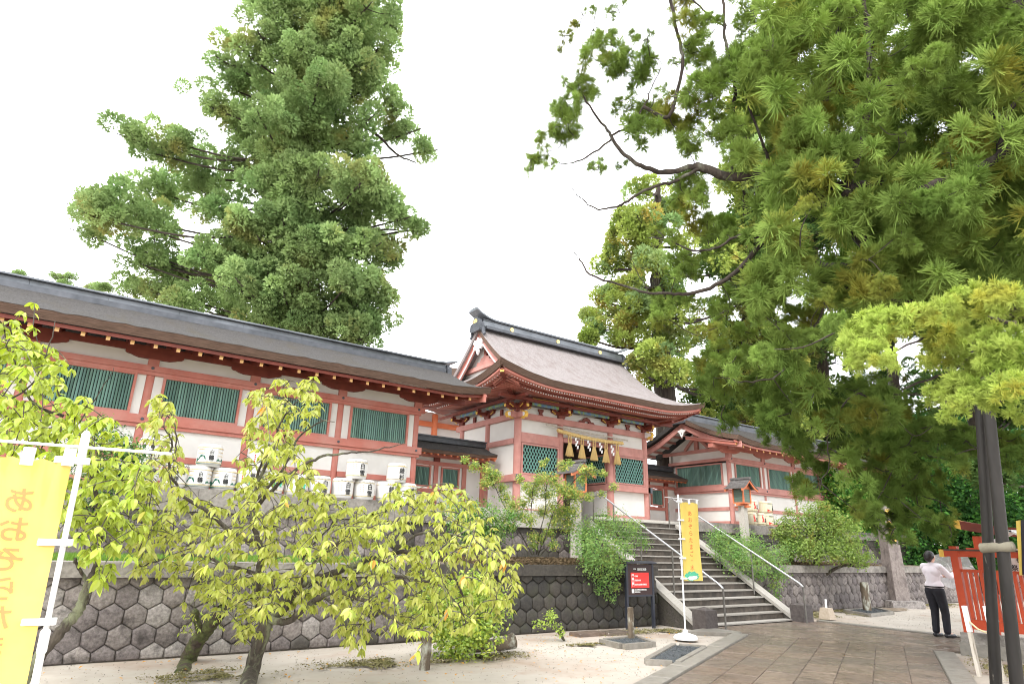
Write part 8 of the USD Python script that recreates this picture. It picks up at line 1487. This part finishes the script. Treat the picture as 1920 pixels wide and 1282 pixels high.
body = [[((0, .0, .93), .12), ((0, 0, 1.08), .11), ((0, 0, 1.28), .12)], [((.0, -.07, 1.30), .10), ((0, .07, 1.30), .10)], [(sh[-1], .06), (sh[1], .06)], [((0, 0, 1.38), .06), ((.015, 0, 1.47), .052), ((.03, 0, 1.52), .055)],
        [((.02, 0, 1.60), .088), ((.05, 0, 1.545), .066), ((.065, 0, 1.51), .045)], [((.0, 0, 1.585), .088)], [((.115, .0, 1.565), .014), ((.128, 0, 1.545), .013)], [((.02, -.088, 1.565), .016), ((.02, -.092, 1.545), .012)], [((.02, .088, 1.565), .016), ((.02, .092, 1.545), .012)]]
for s in (-1, 1):
    body += [[(hip[s], .09), (kn[s], .06), (an[s], .042)], [(an[s], .04), ((an[s][0] + .14, an[s][1] + .02 * s, .04), .035)], [(sh[s], .055), (el[s], .042), (wr_[s], .028)]]
    w0, e0 = np.array(wr_[s]), np.array(el[s]); d_ = unit(w0 - e0); up_ = unit(np.array([0, 0, 1.0]) - d_ * d_[2]); lat = np.cross(up_, d_); palm = w0 + d_ * .055
    body.append([(w0, .026), (palm, .03), (w0 + d_ * .085, .028)])
    for q, (o, L) in enumerate(((.03, .07), (.011, .078), (-.009, .073), (-.028, .06))):
        b0 = w0 + d_ * .085 + up_ * o; k1 = b0 + d_ * L * .45 + lat * s * -.012; k2 = k1 + d_ * L * .1 - lat * s * .034; k3 = k2 - d_ * L * .3 - lat * s * .012; body.append([(b0, .0105), (k1, .0098), (k2, .009), (k3, .008)])
    b0 = w0 + d_ * .035 + up_ * .026; body.append([(b0, .0125), (b0 + d_ * .035 + up_ * .02 - lat * s * .02, .0115), (b0 + d_ * .06 + up_ * .012 - lat * s * .04, .0095)])
v, f = blob(body, .02, 6); bd_ = part(ps, 'body', (pw(v), f), 'skin', True)
for s in (-1, 1):
    part(bd_, 'eye', MB().mesh(trimesh.creation.icosphere(1, .011)).arrays() if False else (pw(np.asarray(trimesh.creation.icosphere(1, .010).vertices) + [.103, .031 * s, 1.578]), np.asarray(trimesh.creation.icosphere(1, .010).faces)), 'hair')
part(bd_, 'mouth', (pw(np.asarray(trimesh.creation.box((.008, .045, .009)).vertices) + [.108, 0, 1.508]), np.asarray(trimesh.creation.box((.008, .045, .009)).faces)), 'print_red')
v, f = blob([[((-.02, 0, 1.60), .098), ((.02, 0, 1.625), .088)], [((.05, 0, 1.64), .062), ((.0, 0, 1.63), .09)], [((-.045, 0, 1.56), .075), ((-.03, 0, 1.52), .05)], [((.005, -.07, 1.59), .035), ((.0, .07, 1.59), .035)]], .02, 5); part(ps, 'hair', (pw(v), f), 'hair', True)
shirt = [[((0, .0, .945), .142), ((0, 0, 1.08), .132), ((.0, 0, 1.27), .138)], [((-.01, -.075, 1.29), .118), ((-.01, .075, 1.29), .118)], [((0, -.06, 1.0), .13), ((0, .06, 1.0), .13)], [(sh[-1], .072), (sh[1], .072)], [((0, 0, 1.39), .07), ((.008, 0, 1.435), .064)]]
for s in (-1, 1): shirt.append([(sh[s], .072), (tuple(np.array(sh[s]) * .5 + np.array(el[s]) * .5), .068), (el[s], .058), (tuple(np.array(wr_[s]) * .92 + np.array(el[s]) * .08), .042)])
v, f = blob(shirt, .022, 5, lo=.955); v = v + .006 * (meshkit.noise(v * [14, 14, 9], 3)[:, None] - .5) * unit(v - [0, 0, 1.2]); part(ps, 'shirt', (pw(v), f), 'shirt', True)
tr_ = [[((0, -.05, .93), .128), ((0, .05, .93), .128)]]
for s in (-1, 1): tr_ += [[((hip[s][0] - .015, hip[s][1], .90), .118), (tuple(np.array(hip[s]) * .5 + np.array(kn[s]) * .5), .098), (kn[s], .078), ((an[s][0], an[s][1], .12), .068)]]
v, f = blob(tr_, .025, 5, hi=.995); v = v + .008 * (meshkit.noise(v * [10, 10, 16], 5)[:, None] - .5) * unit(v * [1, 1, 0] + 1e-6); part(ps, 'trousers', (pw(v), f), 'trousers', True)
part(ps, 'belt', (pw(blob([[((0, -.055, .995), .132), ((0, .055, .995), .132)]], .04, 2)[0] * [1, 1, .0] + np.array([0, 0, 1.0]) * 0 + np.stack([np.zeros(1), np.zeros(1), np.zeros(1)], 1)), np.zeros((0, 3), int)) if False else MB().tube(pw(np.array([[.137 * math.cos(a), .187 * math.sin(a), .985] for a in np.linspace(0, 2 * np.pi, 25)])), .016, 6, False), 'hair')
for s in (-1, 1):
    a0 = an[s]; v, f = blob([[((a0[0] - .05, a0[1], .045), .042), ((a0[0] + .06, a0[1] + .01 * s, .05), .045), ((a0[0] + .17, a0[1] + .02 * s, .038), .036)]], .02, 3); v[:, 2] = np.maximum(v[:, 2], .0); part(ps, 'shoe', (pw(v), f), 'shoe', True)
# his umbrella, open and held low in front of him
um = thing('umbrella', 'clear open umbrella held low in front of the person', 'umbrella', pw(np.array([.5, -.1, 1.2]))); h0 = pw(np.array([.47, -.13, 1.22])); ax_ = unit(PF * .55 + PL * .55 + np.array([0, 0, .45])); top = h0 + ax_ * .42; e1 = unit(np.cross(ax_, [0, 0, 1.0])); e2 = np.cross(ax_, e1)
part(um, 'shaft', MB().tube([h0 - ax_ * .32, h0 - ax_ * .2, top + ax_ * .05], .006, 8), 'plastic_white', True); part(um, 'handle', MB().tube(smooth_line([h0 - ax_ * .2, h0 - ax_ * .34, h0 - ax_ * .40 + e1 * .03, h0 - ax_ * .36 + e1 * .07], 4), .011, 8), 'plastic_white', True)
for k in range(8):
    a, b = k * np.pi / 4, (k + 1) * np.pi / 4; G = []
    for q in np.linspace(0, 1, 7):
        row = []
        for s in np.linspace(0, 1, 5):
            aa = a + (b - a) * s; rad = .46 * q * (1 - .10 * math.sin(np.pi * s) * q); row.append(top - ax_ * (.20 * q ** 2) + (e1 * math.cos(aa) + e2 * math.sin(aa)) * rad)
        G.append(row)
    part(um, 'panel', MB().grid(np.array(G)), 'umbrella_film', True)
    part(um, 'rib', MB().tube([top - ax_ * (.20 * q ** 2 + .004) + (e1 * math.cos(a) + e2 * math.sin(a)) * .46 * q for q in np.linspace(0, 1, 6)], .0035, 5), 'plastic_white', True)
# ================================================================ the damp air
if HAZE: single('haze', MB().box(-90, 110, -60, 120, -1.5, 62, .001), 'haze', kind='stuff')
